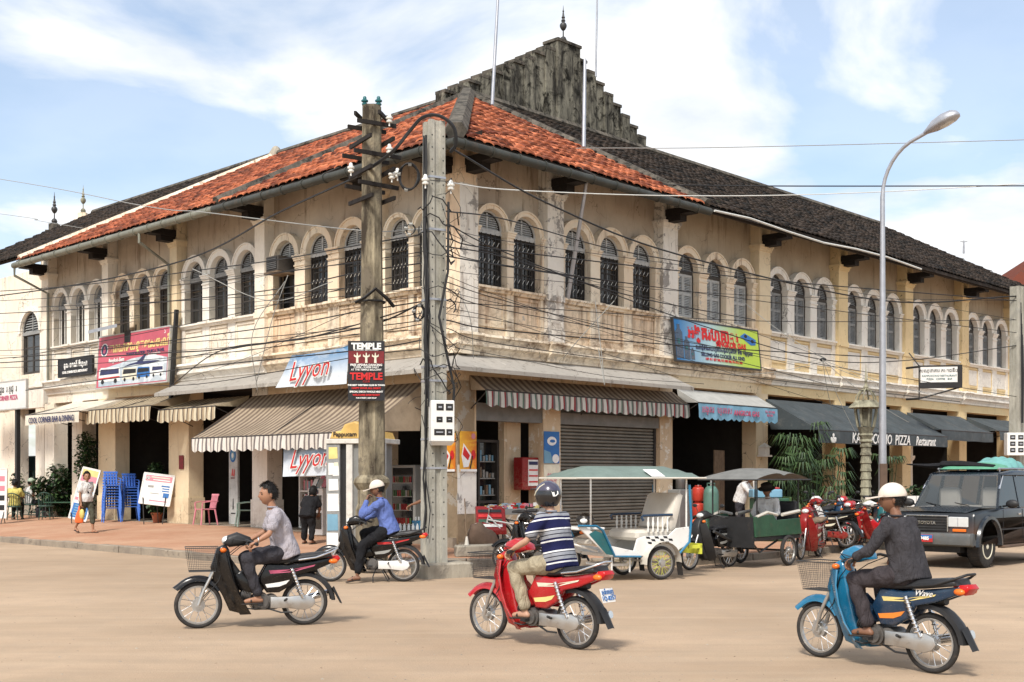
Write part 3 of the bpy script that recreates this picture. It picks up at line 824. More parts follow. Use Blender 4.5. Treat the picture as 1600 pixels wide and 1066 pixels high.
# stepped gable standing on the ridge line: every step a block of its own
gy = KD-OV+.1
def gz(x, pyy):     # height for a wanted outline height in the photo
    p = FR.w(x, gy, 0); return CAMH-(pyy-744)/1880*p.y
def gx(pxx):
    k = (pxx-800)/1880; o = FR.w(0, gy, 0); return (k*o.y-o.x)/(FR.x.x-k*FR.x.y)
Lx = gx(694); Rx = gx(1008); A0, A1 = gx(867), gx(902)
zr = ZE+TS*KD
zpk = gz((A0+A1)/2, 67); zl = gz(Lx, 139); zrr = gz(Rx, 214)
xs = [Lx+(A0-Lx)*i/10 for i in range(11)]
for i in range(10):
    a, b = xs[i], xs[i+1]; zt = zl+(zpk-.28-zl)*(i/9.3)
    m = MB(); m.box(a, b-.01, -.0-(.05 if i % 2 else 0)+gy, gy+.4, zr-.9, zt-.1); m.box(a, b-.01, gy-.06, gy+.42, zt-.1, zt, 1)
    fpart('gable_step', m, ['gable_mould', 'cap_mould'], corner, FR)
m = MB(); m.box(A0, A1, gy-.14, gy+.5, zr-.9, zpk-.1); m.box(A0-.04, A1+.04, gy-.18, gy+.54, zpk-.1, zpk, 1)
fpart('gable_peak', m, ['gable_mould', 'cap_mould'], corner, FR)
xs = [A1+(Rx-A1)*i/8 for i in range(9)]
for i in range(8):
    a, b = xs[i], xs[i+1]; zt = zpk-.2+(zrr-zpk+.2)*((i+.6)/7.6)
    m = MB(); m.box(a+.01, b, gy-(.05 if i % 2 else 0), gy+.4, zr-.9, zt-.1); m.box(a+.01, b, gy-.06, gy+.42, zt-.1, zt, 1)
    fpart('gable_step', m, ['gable_mould', 'cap_mould'], corner, FR)
def finial(parent, p, h, mats='dark_metal', base='cap_mould'):
    m = MB(); m.lathe([(.30,0),(.30,.12),(.2,.16),(.24,.26),(.17,.38),(.05,.44),(.045,.75),(.13,.80),(.22,.92),(.25,1.02),(.22,1.12),(.12,1.2),(.10,1.24),(.16,1.29),(.11,1.36),(.09,1.42),(.13,1.48),(.08,1.56),(.04,1.78),(.07,1.82),(.03,1.9),(.008,2.15)], (0,0,0), 12)
    m.v = [(x*h/2.15*.8, y*h/2.15*.8, z*h/2.15) for x, y, z in m.v]
    return m.build('finial', [base], parent, loc=tuple(p-Vector(parent.location)), smooth=40)
pk = FR.w((A0+A1)/2+.05, gy+.18, zpk)
f_ = finial(corner, pk, 61/1880*pk.y, base='dark_metal')
f_['label'] = 'dark bulbous finial on the gable peak'

# ================================================================ neighbours along the right-hand street
def right_house(label, a, b, style, W_, U_, T_, HD, panel, pil, amt, group='shophouses in the two terraces'):
    o = FR.w(a, 0, 0)
    th = thing('shophouse', label, 'shophouse', (o.x, o.y, 0), 0, group)
    c0, c1 = a+.3, b-.3; w = (c1-c0)/3
    bay(th, FR, c0, c1, [c0+w*.5, c0+w*1.5, c0+w*2.5], .5, style, W_, U_, T_, HD, panel=panel)
    pilaster(th, FR, b-.3, b+.3, pil)
    cornice(th, FR, a, b, T_, [(b-.34, b+.34)])
    backing(th, FR, a, b)
    ground_floor(th, FR, a, b, .3, W_, cols=[(b-.35, b+.3, W_)])
    roof_slab(th, FR, 1, [(a+OV, 0), (b+OV, 0), (b+OV, KD), (a+OV, KD)])
    tiles(FR, 1, a+OV, b+OV, lambda s, u: True, 'tile_mossy', th, 'roof_tiles')
    bs = MB(); lo = Vector(th.location)
    p = [rp(FR, 1, a+OV, KD)-lo, rp(FR, 1, b+OV, KD)-lo]
    q = [FR.w(a, 2*KD-OV, ZE)-lo, FR.w(b, 2*KD-OV, ZE)-lo]
    bs.quad(p[0], p[1], q[1], q[0]); bs.build('roof_back', 'tile_mossy', th)
    beamline(th, FR, 1, [(a+OV, KD), (b+OV, KD)], .3, .26, 'cap_mould', 'ridge_cap')
    brackets(th, FR, [b]); soffit(th, FR, a, b)
    return th
h3 = right_house('cream shophouse with pale louvred shutters beside the stained corner house, gas shop below', 7.8, 12.45, 'shut', 'plaster_cream', 'plaster_upper_r', 'trim_cream', 'trim_cream', None, 'plaster_cream', 0)
h4 = right_house('yellow shophouse with white arches above the left half of the pizza restaurant', 12.45, 17.15, 'grey', 'plaster_yellow', 'plaster_upper_r', 'trim_white', 'trim_white', 'trim_white', 'plaster_yellow', 0)
h5 = right_house('yellow shophouse behind the tall steel street lamp', 17.15, 21.85, 'grey', 'plaster_yellow', 'plaster_upper_r', 'trim_white', 'trim_white', 'trim_white', 'plaster_yellow', 0)
h6 = right_house('yellow shophouse behind the small black framed hanging sign', 21.85, 26.55, 'grey', 'plaster_yellow', 'plaster_upper_r', 'trim_white', 'trim_white', 'trim_white', 'plaster_yellow', 0)
h7 = right_house('yellow shophouse at the far end of the right street, beside the rightmost power pole', 26.55, 31.25, 'grey', 'plaster_yellow', 'plaster_upper_r', 'trim_white', 'trim_white', 'trim_white', 'plaster_yellow', 0)
h8 = right_house('last yellow shophouse of the right terrace, mostly past the rightmost power pole', 31.25, 35.95, 'grey', 'plaster_yellow', 'plaster_upper_r', 'trim_white', 'trim_white', 'trim_white', 'plaster_yellow', 0)
# loose white conduit running along the dark eave
m = MB(); pts = []
for i, s in enumerate([9.3, 11, 13, 15, 17, 19, 21.5]):
    pts.append(rp(FR, 1, s, -.14, -.05+.06*math.sin(i*1.7))-Vector(h3.location))
m.tube(pts, .03, 6); m.build('conduit', 'cable_white', h3)

# ================================================================ houses along the left-hand street
def left_house(label, s0, s1, style, W_, U_, T_, HD, edge0, tile, cols, pil=True, fz=.38, zb=4.2):
    o = FL.w(-s1, 0, 0)
    th = thing('shophouse', label, 'shophouse', (o.x, o.y, 0), 0, 'shophouses in the two terraces')
    a, b = -s1, -s0; c0, c1 = a+.25, b-edge0; w = (c1-c0)/3
    bay(th, FL, c0, c1, [c0+w*.5, c0+w*1.5, c0+w*2.5], .5, style, W_, U_, T_, HD, hw=.455, r1=min(.665, w/2))
    pilaster(th, FL, b-edge0, b+.2, W_)
    cornice(th, FL, a, b, T_, [(b-edge0-.02, b+.22)])
    backing(th, FL, a, b)
    ground_floor(th, FL, a, b, fz, W_, cols=[], zb=zb)
    for x0, x1, mm in cols: col(th, FL, x0, x1, fz, mm, base=True)
    sa, sb_ = (KD if s0 < 8 else s0+OV), s1+OV
    roof_slab(th, FL, -1, [(sa, 0), (sb_, 0), (sb_, KD), (sa, KD)])
    tiles(FL, -1, sa, sb_, lambda s, u: s < 21.05-.158*u, tile, th, 'roof_tiles')
    if s1 > 20: tiles(FL, -1, 19.6, sb_, lambda s, u: s >= 21.05-.158*u, 'tile_mossy', th, 'old_roof_tiles')
    lo = Vector(th.location); bs = MB()
    p = [rp(FL, -1, sa, KD)-lo, rp(FL, -1, sb_, KD)-lo]; q = [FL.w(-(sa-OV), 2*KD-OV, ZE)-lo, FL.w(-(sb_-OV), 2*KD-OV, ZE)-lo]
    bs.quad(p[0], p[1], q[1], q[0]); bs.build('roof_back', 'tile_mossy', th)
    beamline(th, FL, -1, [(sa, KD), (sb_, KD)], .26, .22, 'cap_mould', 'ridge_cap')
    gutter(th, FL, -1, sa, sb_, 'gutter_light')
    brackets(th, FL, [b]); soffit(th, FL, a, b)
    return th
l3 = left_house('cream shophouse with three clean arched windows above the long grey canopy', 7.5, 11.9, 'glass', 'plaster_white', 'plaster_upper', 'trim_white', 'trim_white', .25, 'tile_orange', [(-12.3, -11.2, 'plaster_cream')])
l4 = left_house('cream shophouse behind the pink travel company billboard', 11.9, 16.0, 'glass', 'plaster_cream', 'plaster_upper', 'trim_cream', 'trim_cream', .2, 'tile_rust', [(-16.6, -15.5, 'plaster_cream')])
l5 = left_house('white washed shophouse above the cool corner bar', 16.0, 20.2, 'white', 'plaster_white', 'plaster_upper', 'trim_white', 'trim_white', .2, 'tile_rust', [(-20.4, -19.7, 'plaster_white'), (-18.4, -17.7, 'plaster_white')])
pilaster(l5, FL, -20.45, -19.95, 'plaster_white')
beamline(l5, FL, -1, [(21.05, 0), (19.6, KD)], .26, .22, 'trim_cream', 'party_cap')
beamline(l5, FL, -1, [(21.75, .8), (20.2, KD)], .2, .2, 'cap_mould', 'party_cap')
brackets(l5, FL, [-20.2])
dp = MB(); e = rp(FL, -1, 21.2, -.1, -.1)-Vector(l5.location)
w1 = FL.w(-19.9, -.15, 7.9)-Vector(l5.location)
dp.tube([e, e+Vector((0,0,-.35)), w1, w1+Vector((0,0,-3))], .045, 8); dp.build('downpipe', 'gutter_light', l5, smooth=40)
dp = MB(); e = rp(FL, -1, 13.0, -.1, -.1)-Vector(l4.location); w1 = FL.w(-12.0, -.2, 7.9)-Vector(l4.location)
dp.tube([e, e+Vector((0,0,-.35)), w1, w1+Vector((0,0,-3.3))], .045, 8); dp.build('downpipe', 'gutter_light', l4, smooth=40)
# far-left annex with one round-headed window
o = FL.w(-31, 0, 0)
l6 = thing('annex_house', 'plain pale annex at the left end of the street with one dark round headed window', 'house', (o.x, o.y, 0))
m = MB(); reveal_wall(m, -25, -20.45, 4.9, 8.9, [(-21.6, .72, 5.3, 6.75)], .02, .16); m.box(-31, -25, .02, .2, 4.9, 8.9)
fpart('wall', m, 'plaster_white', l6, FL)
q = MB(); ring(q, -21.6, 6.75, .74, .90, -.04, .05); fpart('arch_moulding', q, 'trim_white', l6, FL, smooth=35)
put_window(l6, FL, -21.6, .12, 5.3, 'glass', .72, 1.4)
m = MB(); m.box(-31, -20.45, -.1, .1, 4.8, 4.9); m.box(-31, -20.45, -.05, .3, 4.1, 4.8); fpart('band', m, 'trim_white', l6, FL)
m = MB(); m.box(-23.2, -22.6, -.03, .4, .0, 4.1); m.box(-21.1, -20.46, -.03, .4, 0, 4.1); m.box(-31, -23.2, .0, .3, 0, 4.1); fpart('column', m, 'plaster_white', l6, FL)
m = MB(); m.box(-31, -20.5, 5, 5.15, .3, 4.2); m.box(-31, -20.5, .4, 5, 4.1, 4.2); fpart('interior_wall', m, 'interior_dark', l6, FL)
roof_slab(l6, FL, -1, [(21.4, .95), (34, .95), (34, KD), (21.4, KD)])
tiles(FL, -1, 21.45, 34, lambda s, u: u > .8, 'tile_mossy', l6, 'roof_tiles')
beamline(l6, FL, -1, [(21.4, KD), (34, KD)], .26, .22, 'cap_mould', 'ridge_cap')
for (pxx, pyb, hpx, mm, lb) in ((85, 352, 52, 'dark_metal', 'slim dark finial, left one of the pair rising behind the left roof'), (130, 335, 46, 'lamp_stone', 'pale stone finial on a stepped base, right one of the pair behind the left roof')):
    p = px(pxx, pyb, 62); t = thing('roof_finial', lb, 'finial', tuple(p-Vector((0,0,3))))
    m = MB(); m.box(-.5, .5, -.5, .5, -9, 2.2); m.box(-.35, .35, -.35, .35, 2.2, 2.7); m.box(-.22,.22,-.22,.22,2.7,3.05); m.build('plinth', 'cap_mould' if mm[0] == 'd' else 'trim_cream', t)
    ff = finial(t, Vector(t.location)+Vector((0,0,3.0)), hpx/1880*62, base=mm)
o = bpy.data.objects  # (kept short)
# far building with an orange roof peeping over the right end
p = px(1655, 446, 60)
t = thing('far_house', 'distant house with an orange roof beyond the right end of the terrace', 'house', (p.x+3, p.y+4, 0))
m = MB(); m.box(-6, 6, -4, 4, 0, p.z-.6); m.build('wall', 'plaster_white', t)
m = MB(); m.add([(-6.5,-4.6,p.z-.7),(6.5,-4.6,p.z-.7),(6.5,4.6,p.z-.7),(-6.5,4.6,p.z-.7),(-2,0,p.z+2.6),(6.5,0,p.z+2.6)], [(0,1,5,4),(1,2,5),(2,3,4,5),(3,0,4),(3,2,1,0)]); m.build('roof', 'tile_orange', t)
# ================================================================ placement helpers
def fx(F, pxx, y):
    k = (pxx-800)/1880; o = F.w(0, y, 0); return (k*o.y-o.x)/(F.x.x-k*F.x.y)
def fz(F, x, y, py): return CAMH-(py-744)/1880*F.w(x, y, 0).y
def gp(pxx, py, z=0):
    Y = (CAMH-z)*1880/(py-744); return Vector(((pxx-800)/1880*Y, Y, z))
def onpav(pxx, Y):
    x = (pxx-800)/1880*Y; return Vector((x, Y, pav(x, Y)))

# ================================================================ awnings
def awning(label, F, x0, x1, y0, z0, y1, z1, zv, top, val, scallop=.36, sag=.05, group=None, side=None):
    c = F.w((x0+x1)/2, y0, z0)
    th = thing('awning', label, 'awning', (c.x, c.y, z0), 0, group)
    lo = Vector(th.location)
    def P(x, y, z): return (x, y, z)
    n = max(8, int((x1-x0)/.2)); m = MB(); rows = 6
    vs = []
    for j in range(rows+1):
        t = j/rows
        for i in range(n+1):
            x = x0+(x1-x0)*i/n
            wav = math.sin(i*.9+j)*.008+math.sin(x*2.1)*.012
            vs.append((x, y0+(y1-y0)*t, z0+(z1-z0)*t-sag*math.sin(math.pi*t)*(.7+.3*math.sin(x*1.7))+wav*t))
    m.add(vs, [(j*(n+1)+i, j*(n+1)+i+1, (j+1)*(n+1)+i+1, (j+1)*(n+1)+i) for j in range(rows) for i in range(n)])
    if side != 'open':
        for xx in (x0, x1): m.add([(xx, y0, z0), (xx, y1, z1), (xx, y0+(y1-y0)*.1, z1+(z0-z1)*.05)], [(0,1,2)])
    def lp(o):
        o.location = Vector((F.o.x, F.o.y, 0))-lo; o.rotation_euler = (0, 0, F.a); return o
    lp(m.build('cloth', top, th, smooth=60))
    v = MB(); k = max(4, int((x1-x0)/scallop)) if scallop else 1; nn = k*6
    vs = []
    for i in range(nn+1):
        x = x0+(x1-x0)*i/nn; ph = (i % 6)/6
        drop = .06*abs(math.sin(math.pi*ph)) if scallop else .01*math.sin(x*5)
        w = .022*math.sin(x*7.3)+.012*math.sin(x*17)
        vs += [(x, y1-.005, z1+.01), (x, y1-.02-w*.6, (z1+zv)/2), (x, y1-.02-w, zv+.05-drop)]
    v.add(vs, [(3*i+a, 3*i+3+a, 3*i+4+a, 3*i+1+a) for i in range(nn) for a in (0, 1)])
    lp(v.build('valance', val, th, smooth=60))
    b = MB(); b.tube([(x0, y1, z1), (x1, y1, z1)], .018, 6)
    for xx in (x0+.05, (x0+x1)/2, x1-.05): b.tube([(xx, y1, z1-.01), (xx, y0, z0-.75)], .014, 6); b.tube([(xx, y1, z1-.01), (xx, y0, z0-.06)], .012, 6)
    lp(b.build('frame', 'dark_metal', th))
    th['F'] = 0
    return th, lp
ZB = {}
A1, lpA1 = awning('large tan striped awning sloping down left of the two corner poles', FL, -7.95, -1.0, -.05, 3.9, -1.9, 2.72, 2.36, 'awning_tan_stripe', 'valance_stripe', sag=.16)
v = FL
x0, x1 = fx(FL, 248, -1.1), fx(FL, 352, -1.1); z1 = fz(FL, x0, -1.1, 641)
A2, _ = awning('short brown and cream striped awning left of the large tan one', FL, x0, -8.1, -.05, 3.92, -1.1, z1, z1-.36, 'awning_tan_stripe_small', 'valance_brown', sag=.05)
x0, x1 = fx(FL, 133, -1.3), fx(FL, 236, -1.3); z1 = fz(FL, x0, -1.3, 642)
A3, _ = awning('wrinkled beige striped awning under the pink billboard', FL, x0, x1, -.05, 4.15, -1.3, z1, z1-.42, 'awning_tan_stripe_small', 'valance_brown', sag=.1)
mat('white_canvas', (.66, .60, .50), .9, var=.12, dirt=.25, kind='P'); mat('navy_canvas', (.055, .068, .075), .75, var=.3, vs=1.5, dirt=.3, dirtcol=(.16, .16, .15), kind='P'); mat('navy_ink', (.03, .035, .10), .6)
mat('blue_canvas', (.17, .34, .46), .7, var=.2, vs=2.5, kind='P'); mat('grey_canvas', (.40, .40, .38), .8, var=.15, kind='P'); mat('pink_ink', (.50, .10, .18), .6); mat('white_ink', (.80, .79, .76), .6); mat('black_ink', (.015, .015, .018), .6)
mat('red_ink', (.58, .02, .02), .6); mat('gold_ink', (.72, .58, .22), .6); mat('cream_ink', (.7, .66, .52), .6); mat('blue_ink', (.03, .15, .42), .6)
x0, x1 = fx(FL, 40, -1.6), fx(FL, 124, -1.6); z1 = fz(FL, x0, -1.6, 649)
A4, lp4 = awning('plain cream awning lettered for the cool corner bar', FL, x0, x1, -.05, 4.15, -1.6, z1, z1-.38, 'white_canvas', 'white_canvas', scallop=0)
def ftext(s, size, m, th, F, x, y, z, sx=1, tilt=0, **k):
    o = text(s, size, m, th, (0,0,0), (R(90-tilt), 0, F.a), sx=sx, **k); o.location = F.w(x, y, z)-Vector(th.location); return o
ftext('COOL CORNER BAR & DINING', .25, 'navy_ink', A4, FL, (x0+x1)/2+.05, -1.66, z1-.2, sx=.88, off=.006)
A5, _ = awning('shallow tan awning with red, green and white scalloped valance above the roller shutter', FR, .32, 8.0, -.05, 4.02, -.56, 3.66, 3.30, 'awning_tan_stripe', 'valance_stripe_red', sag=.02)
x0, x1 = 8.15, 12.1
A6, _ = awning('light blue scalloped gas shop awning over the doorway with gas bottles', FR, x0, x1, -.05, 4.12, -.75, 3.72, 3.28, 'grey_canvas', 'blue_canvas', scallop=.3, sag=.02)
ftext('អង្គរ  ហ្គាស', .26, 'pink_ink', A6, FR, 9.0, -.79, 3.54)
ftext('ANGKOR GAS', .20, 'pink_ink', A6, FR, 10.45, -.79, 3.50, off=.006)
ftext('TEL: 012 800\n063 964', .10, 'pink_ink', A6, FR, 11.65, -.79, 3.54)
x0, x1 = fx(FR, 1288, -1.8), fx(FR, 1480, -1.8); z1 = fz(FR, x0, -1.8, 672)
A7, _ = awning('long dark blue canvas awning of the pizza restaurant behind the street lamps', FR, 12.6, x1, -.05, 4.05, -1.8, z1, z1-.42, 'navy_canvas', 'navy_canvas', scallop=0, sag=.05)
xm = fx(FR, 1400, -1.8)
ftext('KAMPUCCINO  PIZZA', .44, 'white_ink', A7, FR, fx(FR, 1378, -1.85), -1.86, z1-.21, sx=.88, shear=.15, off=.004)
ftext('Restaurant', .42, 'white_ink', A7, FR, fx(FR, 1446, -1.85), -1.86, z1-.21, sx=.78, shear=.3, off=.004)
cp = MB(); cp.lathe([(.10, 0), (.16, .04), (.17, .14), (.13, .16)], (0, 0, 0), 12); cp.ball((.0, 0, .22), .06, 8, 6, sc=(1, .3, 1)); cp.v = [(x, y*.06, z) for x, y, z in cp.v]
o = cp.build('cup_emblem', 'white_ink', A7); o.location = FR.w(fx(FR, 1302, -1.85), -1.86, z1-.36)-Vector(A7.location); o.rotation_euler = (0, 0, FR.a)
A8, _ = awning('dark canvas awning right of the pizza restaurant awning, over the parked jeep', FR, 21.8, 26.2, -.05, 4.0, -1.3, 3.35, 2.95, 'navy_canvas', 'navy_canvas', scallop=0, sag=.05)
A9, _ = awning('farthest dark canvas awning, cut by the rightmost pole', FR, 26.8, 30.9, -.05, 4.0, -1.3, 3.45, 3.05, 'navy_canvas', 'navy_canvas', scallop=0, sag=.05)

# ================================================================ signs and banners
def board(name, label, cat, F, pxl, pxr, y, pyt, pyb, mats, tilt=0, t=.06, turn=0, rim=None, group=None):
    xl, xr = fx(F, pxl, y), fx(F, pxr, y); zt, zb = fz(F, xl, y, pyt), fz(F, xl, y, pyb)
    w, h = xr-xl, zt-zb
    c = F.w((xl+xr)/2, y, zb)
    th = thing(name, label, cat, tuple(c), F.a+turn, group); th.rotation_euler = (R(-tilt), 0, F.a+turn)
    m = MB(); m.box(-w/2, w/2, -t/2, t/2, 0, h); m.build('panel', mats, th)
    if rim:
        r = MB(); q = .04
        for b in ((-w/2-q, w/2+q, -q, 0), (-w/2-q, w/2+q, h, h+q)): r.box(b[0], b[1], -t/2-.012, t/2+.01, b[2], b[3])
        for b in ((-w/2-q, -w/2), (w/2, w/2+q)): r.box(b[0], b[1], -t/2-.012, t/2+.01, 0, h)
        r.build('frame', rim, th)
    return th, w, h
def shape(pts, m, th, y, name='print', z0=0, mul=1):
    """flat printed figure [(x,z)] on a sign"""
    q = MB(); n = len(pts)
    q.add([(x, y, z) for x, z in pts]+[(x, y-.003, z) for x, z in pts], [tuple(range(n, 2*n))]+[(i, (i+1) % n, n+(i+1) % n, n+i) for i in range(n)])
    return q.build(name, m, th)
def ell(cx, cz, rx, rz, n=20, a0=0, a1=360): return [(cx+rx*math.cos(R(a0+(a1-a0)*i/n)), cz+rz*math.sin(R(a0+(a1-a0)*i/n))) for i in range(n + (0 if a1-a0 == 360 else 1))]
def grad(name, c0, c1, axis, span, c2=None, noise=.0, nc=(1, 1, 1)):
    """printed colour blend across a sign, in the sign's own coordinates"""
    t = NT(name); o = t.vec('O'); sp = t.n('ShaderNodeSeparateXYZ'); t.l(o, sp.inputs[0])
    r = t.n('ShaderNodeValToRGB'); t.l(t.ramp(sp.outputs[axis], span[0], span[1]), r.inputs[0])
    e = r.color_ramp.elements; e[0].color = c0+(1,); e[1].color = c1+(1,)
    if c2: q = e.new(.5); q.color = c2+(1,)
    c = r.outputs[0]
    if noise: c = t.mix(t.ramp(t.noise(t.vec('O', (1, 1, 1.5)), 2.2, 6, .6, 1.0), .48, .58, 0, noise), c, nc)
    c = t.mix(t.ramp(t.noise(t.vec('O'), 3, 8, .7), .5, .8, 0, .25), c, (.2, .17, .13))
    return t.fin(c, .5, 0, .3)
mat('sign_frame', (.55, .54, .50), .5, metal=.5); mat('pink_board', (.52, .10, .14), .5, var=.18, vs=1.2)
B1, w, h = board('billboard', 'big pink billboard of a travel company picturing buses, a plane and cars', 'billboard', FL, 152, 262, -.45, 528, 607, 'pink_board', tilt=4, rim='sign_frame')
y = -.034
grad('print_sky', (.42, .50, .56), (.66, .70, .72), 0, (-1.5, 1.2), noise=.6, nc=(.30, .36, .42))
shape([(-.47*w, .02*h), (.49*w, .02*h), (.49*w, .44*h), (.3*w, .53*h), (.0*w, .50*h), (-.16*w, .44*h), (-.47*w, .36*h)], 'print_sky', B1, y)
shape(ell(-.41*w, .74*h, .055*w, .13*h), 'white_ink', B1, y); shape(ell(-.41*w, .74*h, .045*w, .11*h), 'navy_ink', B1, y-.004)
shape([(-.43*w, .68*h), (-.40*w, .66*h), (-.385*w, .74*h), (-.41*w, .82*h)], 'pink_ink', B1, y-.008)
text('តារាយានយន្តទេសចរណ៍', .38, 'gold_ink', B1, (.09*w, y-.004, .74*h), off=.010)
text('TRANSPORTATION  TOURS & TRAVEL', .13, 'navy_ink', B1, (.18*w, y-.004, .59*h), off=.003)
text('Bangkok-Siem', .17, 'white_ink', B1, (-.22*w, y-.004, .51*h), off=.004); text('Tel: 012 888 999', .10, 'white_ink', B1, (.31*w, y-.004, .535*h))
text('S', .2, 'white_ink', B1, (.44*w, y-.004, .93*h))
def vehicle_print(x, z, l, hh, body, win, th):
    shape([(x, z+.16*hh), (x, z+.8*hh), (x+.08*l, z+hh), (x+.95*l, z+.92*hh), (x+l, z+.5*hh), (x+l, z+.12*hh)], body, th, y-.006)
    shape([(x+.05*l, z+.55*hh), (x+.08*l, z+.9*hh), (x+.92*l, z+.84*hh), (x+.94*l, z+.55*hh)], win, th, y-.010)
    for q in (.2, .8): shape(ell(x+q*l, z+.14*hh, .07*l, .13*hh, 12), 'black_ink', th, y-.012)
    shape([(x+.01*l, z+.3*hh), (x+.99*l, z+.34*hh), (x+.99*l, z+.40*hh), (x+.01*l, z+.38*hh)], 'red_ink' if l > 1 else 'blue_ink', th, y-.012)
vehicle_print(-.47*w, .06*h, 1.35, .52, 'white_ink', 'navy_ink', B1); vehicle_print(-.12*w, .07*h, .88, .42, 'cream_ink', 'black_ink', B1)
vehicle_print(.09*w, .09*h, .75, .36, 'blue_ink', 'black_ink', B1); vehicle_print(.29*w, .10*h, .68, .34, 'white_ink', 'navy_ink', B1)
shape([(-.1*w, .36*h), (.05*w, .38*h), (.24*w, .36*h), (.42*w, .40*h), (.24*w, .42*h), (.16*w, .42*h), (.21*w, .56*h), (.18*w, .55*h), (.08*w, .42*h), (-.02*w, .40*h)], 'navy_ink', B1, y-.008, 'plane_print')
pt = MB(); pt.box(w*.5+.02, w*.5+.12, .05, .15, -1.0, h+.5); pt.build('post', 'iron', B1)
B2, w, h = board('shop_sign', 'black signboard with white lettering under the leftmost windows', 'sign', FL, 93, 145, -.3, 564, 589, 'black_ink', rim='iron')
text('ខូល ខនណឺ ភីហ្សា', .22, 'white_ink', B2, (.05, -.04, .62*h), off=.008); text('COOL CORNER PIZZA RESTAURANT', .105, 'white_ink', B2, (0, -.04, .2*h), off=.005)
B3, w, h = board('shop_sign', 'white pizza signboard on a dark post at the left edge of the street', 'sign', FL, -40, 42, -1.2, 604, 644, 'white_paint', rim='sign_frame')
text('រីស័យជួន  រ ភ្ជុ  រ', .3, 'black_ink', B3, (.42, -.04, .72*h)); text('COOL CORNER PIZZA', .22, 'pink_ink', B3, (.36, -.04, .40*h), off=.006)
pt = MB(); pt.box(.05+w*.25, .20+w*.25, .04, .16, -1.0-2.4, 0); pt.build('post', 'iron', B3)
# gas company board
grad('print_gas', (.02, .16, .40), (.42, .56, .06), 0, (-1.9, 1.2), c2=(.42, .58, .60))
B4, w, h = board('billboard', 'blue to yellow green billboard advertising gas cookers below the shuttered windows', 'billboard', FR, 1056, 1187, -.35, 497, 562, 'print_gas', tilt=6, rim='dark_metal')
text('អង្គរហ្គាស', .50, 'red_ink', B4, (-.22, -.04, .73*h), off=.022)
text('ANGKOR GAS', .23, 'red_ink', B4, (.62, -.04, .52*h), off=.010)
text('លក់ដុំនិងរាយហ្គាសគ្រប់ប្រភេទ និង ចង្ក្រាន', .17, 'navy_ink', B4, (.28, -.04, .37*h), off=.004)
text('SELLING GAS COOKER ALL KIND', .145, 'navy_ink', B4, (.18, -.04, .21*h), off=.003)
text('H/P: 011 837 500, 012 800 500, 016 812 300', .10, 'red_ink', B4, (.2, -.04, .10*h), off=.002)
for x, hh, r in ((-.455, .88, .16), (-.375, .60, .13), (-.315, .34, .085)):
    X = x*w; H2 = hh*h
    shape([(X-r, .05), (X+r, .05), (X+r, H2*.78), (X+r*.4, H2*.88), (X+r*.4, H2), (X-r*.4, H2), (X-r*.4, H2*.88), (X-r, H2*.78)], 'navy_paint', B4, y-.0, 'bottle_print')
    shape([(X-r*.5, H2*.45), (X+r*.2, H2*.45), (X+r*.2, H2*.6), (X-r*.5, H2*.6)], 'teal_paint', B4, y-.005, 'bottle_print')
shape([(.27*w, .80*h), (.33*w, .90*h), (.47*w, .76*h), (.46*w, .62*h), (.40*w, .60*h)], 'blue_ink', B4, y, 'cooker_print')
shape(ell(.34*w, .82*h, .08, .05, 10), 'black_ink', B4, y-.005, 'cooker_print'); shape(ell(.42*w, .71*h, .08, .05, 10), 'black_ink', B4, y-.005, 'cooker_print')
# blue beer banners
grad('print_banner', (.66, .72, .78), (.03, .20, .44), 2, (.25, .9), noise=.35, nc=(.72, .78, .82))
def banner(label, F, pts, y, mats, word, tz=.5, tsz=.6, grp=None):
    (xa, za), (xb, zb), (xc, zc), (xd, zd) = pts      # top-left, top-right, bottom-right, bottom-left in facade x,z
    c = F.w((xc+xd)/2, y, min(zc, zd)); th = thing('banner', label, 'banner', tuple(c), F.a, grp)
    mxx, mz = (xc+xd)/2, min(zc, zd); m = MB(); vs = []; nx, nz_ = 20, 8
    for j in range(nz_+1):
        for i in range(nx+1):
            s, t = i/nx, j/nz_
            X = (xa*(1-s)+xb*s)*(1-t)+(xd*(1-s)+xc*s)*t; Z = (za*(1-s)+zb*s)*(1-t)+(zd*(1-s)+zc*s)*t
            vs.append((X-mxx, .03*math.sin(s*9+t*2)+.02*math.sin(s*23)*t, Z-mz-.05*math.sin(math.pi*s)*(1-t)))
    m.add(vs, [(j*(nx+1)+i, j*(nx+1)+i+1, (j+1)*(nx+1)+i+1, (j+1)*(nx+1)+i) for j in range(nz_) for i in range(nx)])
    m.build('cloth', mats, th, smooth=60)
    hh = (za+zb)/2-mz
    text(word, tsz, 'white_ink', th, (0, -.07, hh*tz), off=.022, shear=.5, rot=(R(90), R(-3), 0)); text(word, tsz, 'red_ink', th, (0, -.08, hh*tz), off=-.004, shear=.5, rot=(R(90), R(-3), 0))
    r = MB(); r.tube([(xa-mxx, 0, za-mz), (xb-mxx, 0, zb-mz)], .008, 5); r.build('cord', 'cable_grey', th)
    return th
yb = -1.02
def XZ(F, y, p, q): x = fx(F, p, y); return (x, fz(F, x, y, q))
banner('blue beer banner hung slanting on the canopy edge left of the temple sign', FL, [XZ(FL, yb, 456, 555), XZ(FL, yb, 545, 539), XZ(FL, yb, 544, 600), XZ(FL, yb, 429, 606)], yb, 'print_banner', 'Lyyon', .48, .66)
yb = -1.75
banner('blue beer banner hanging under the large awning in front of the bookcase', FL, [XZ(FL, yb, 443, 698), XZ(FL, yb, 533, 690), XZ(FL, yb, 533, 742), XZ(FL, yb, 440, 745)], yb, 'print_banner', 'Lyyon', .55, .62)
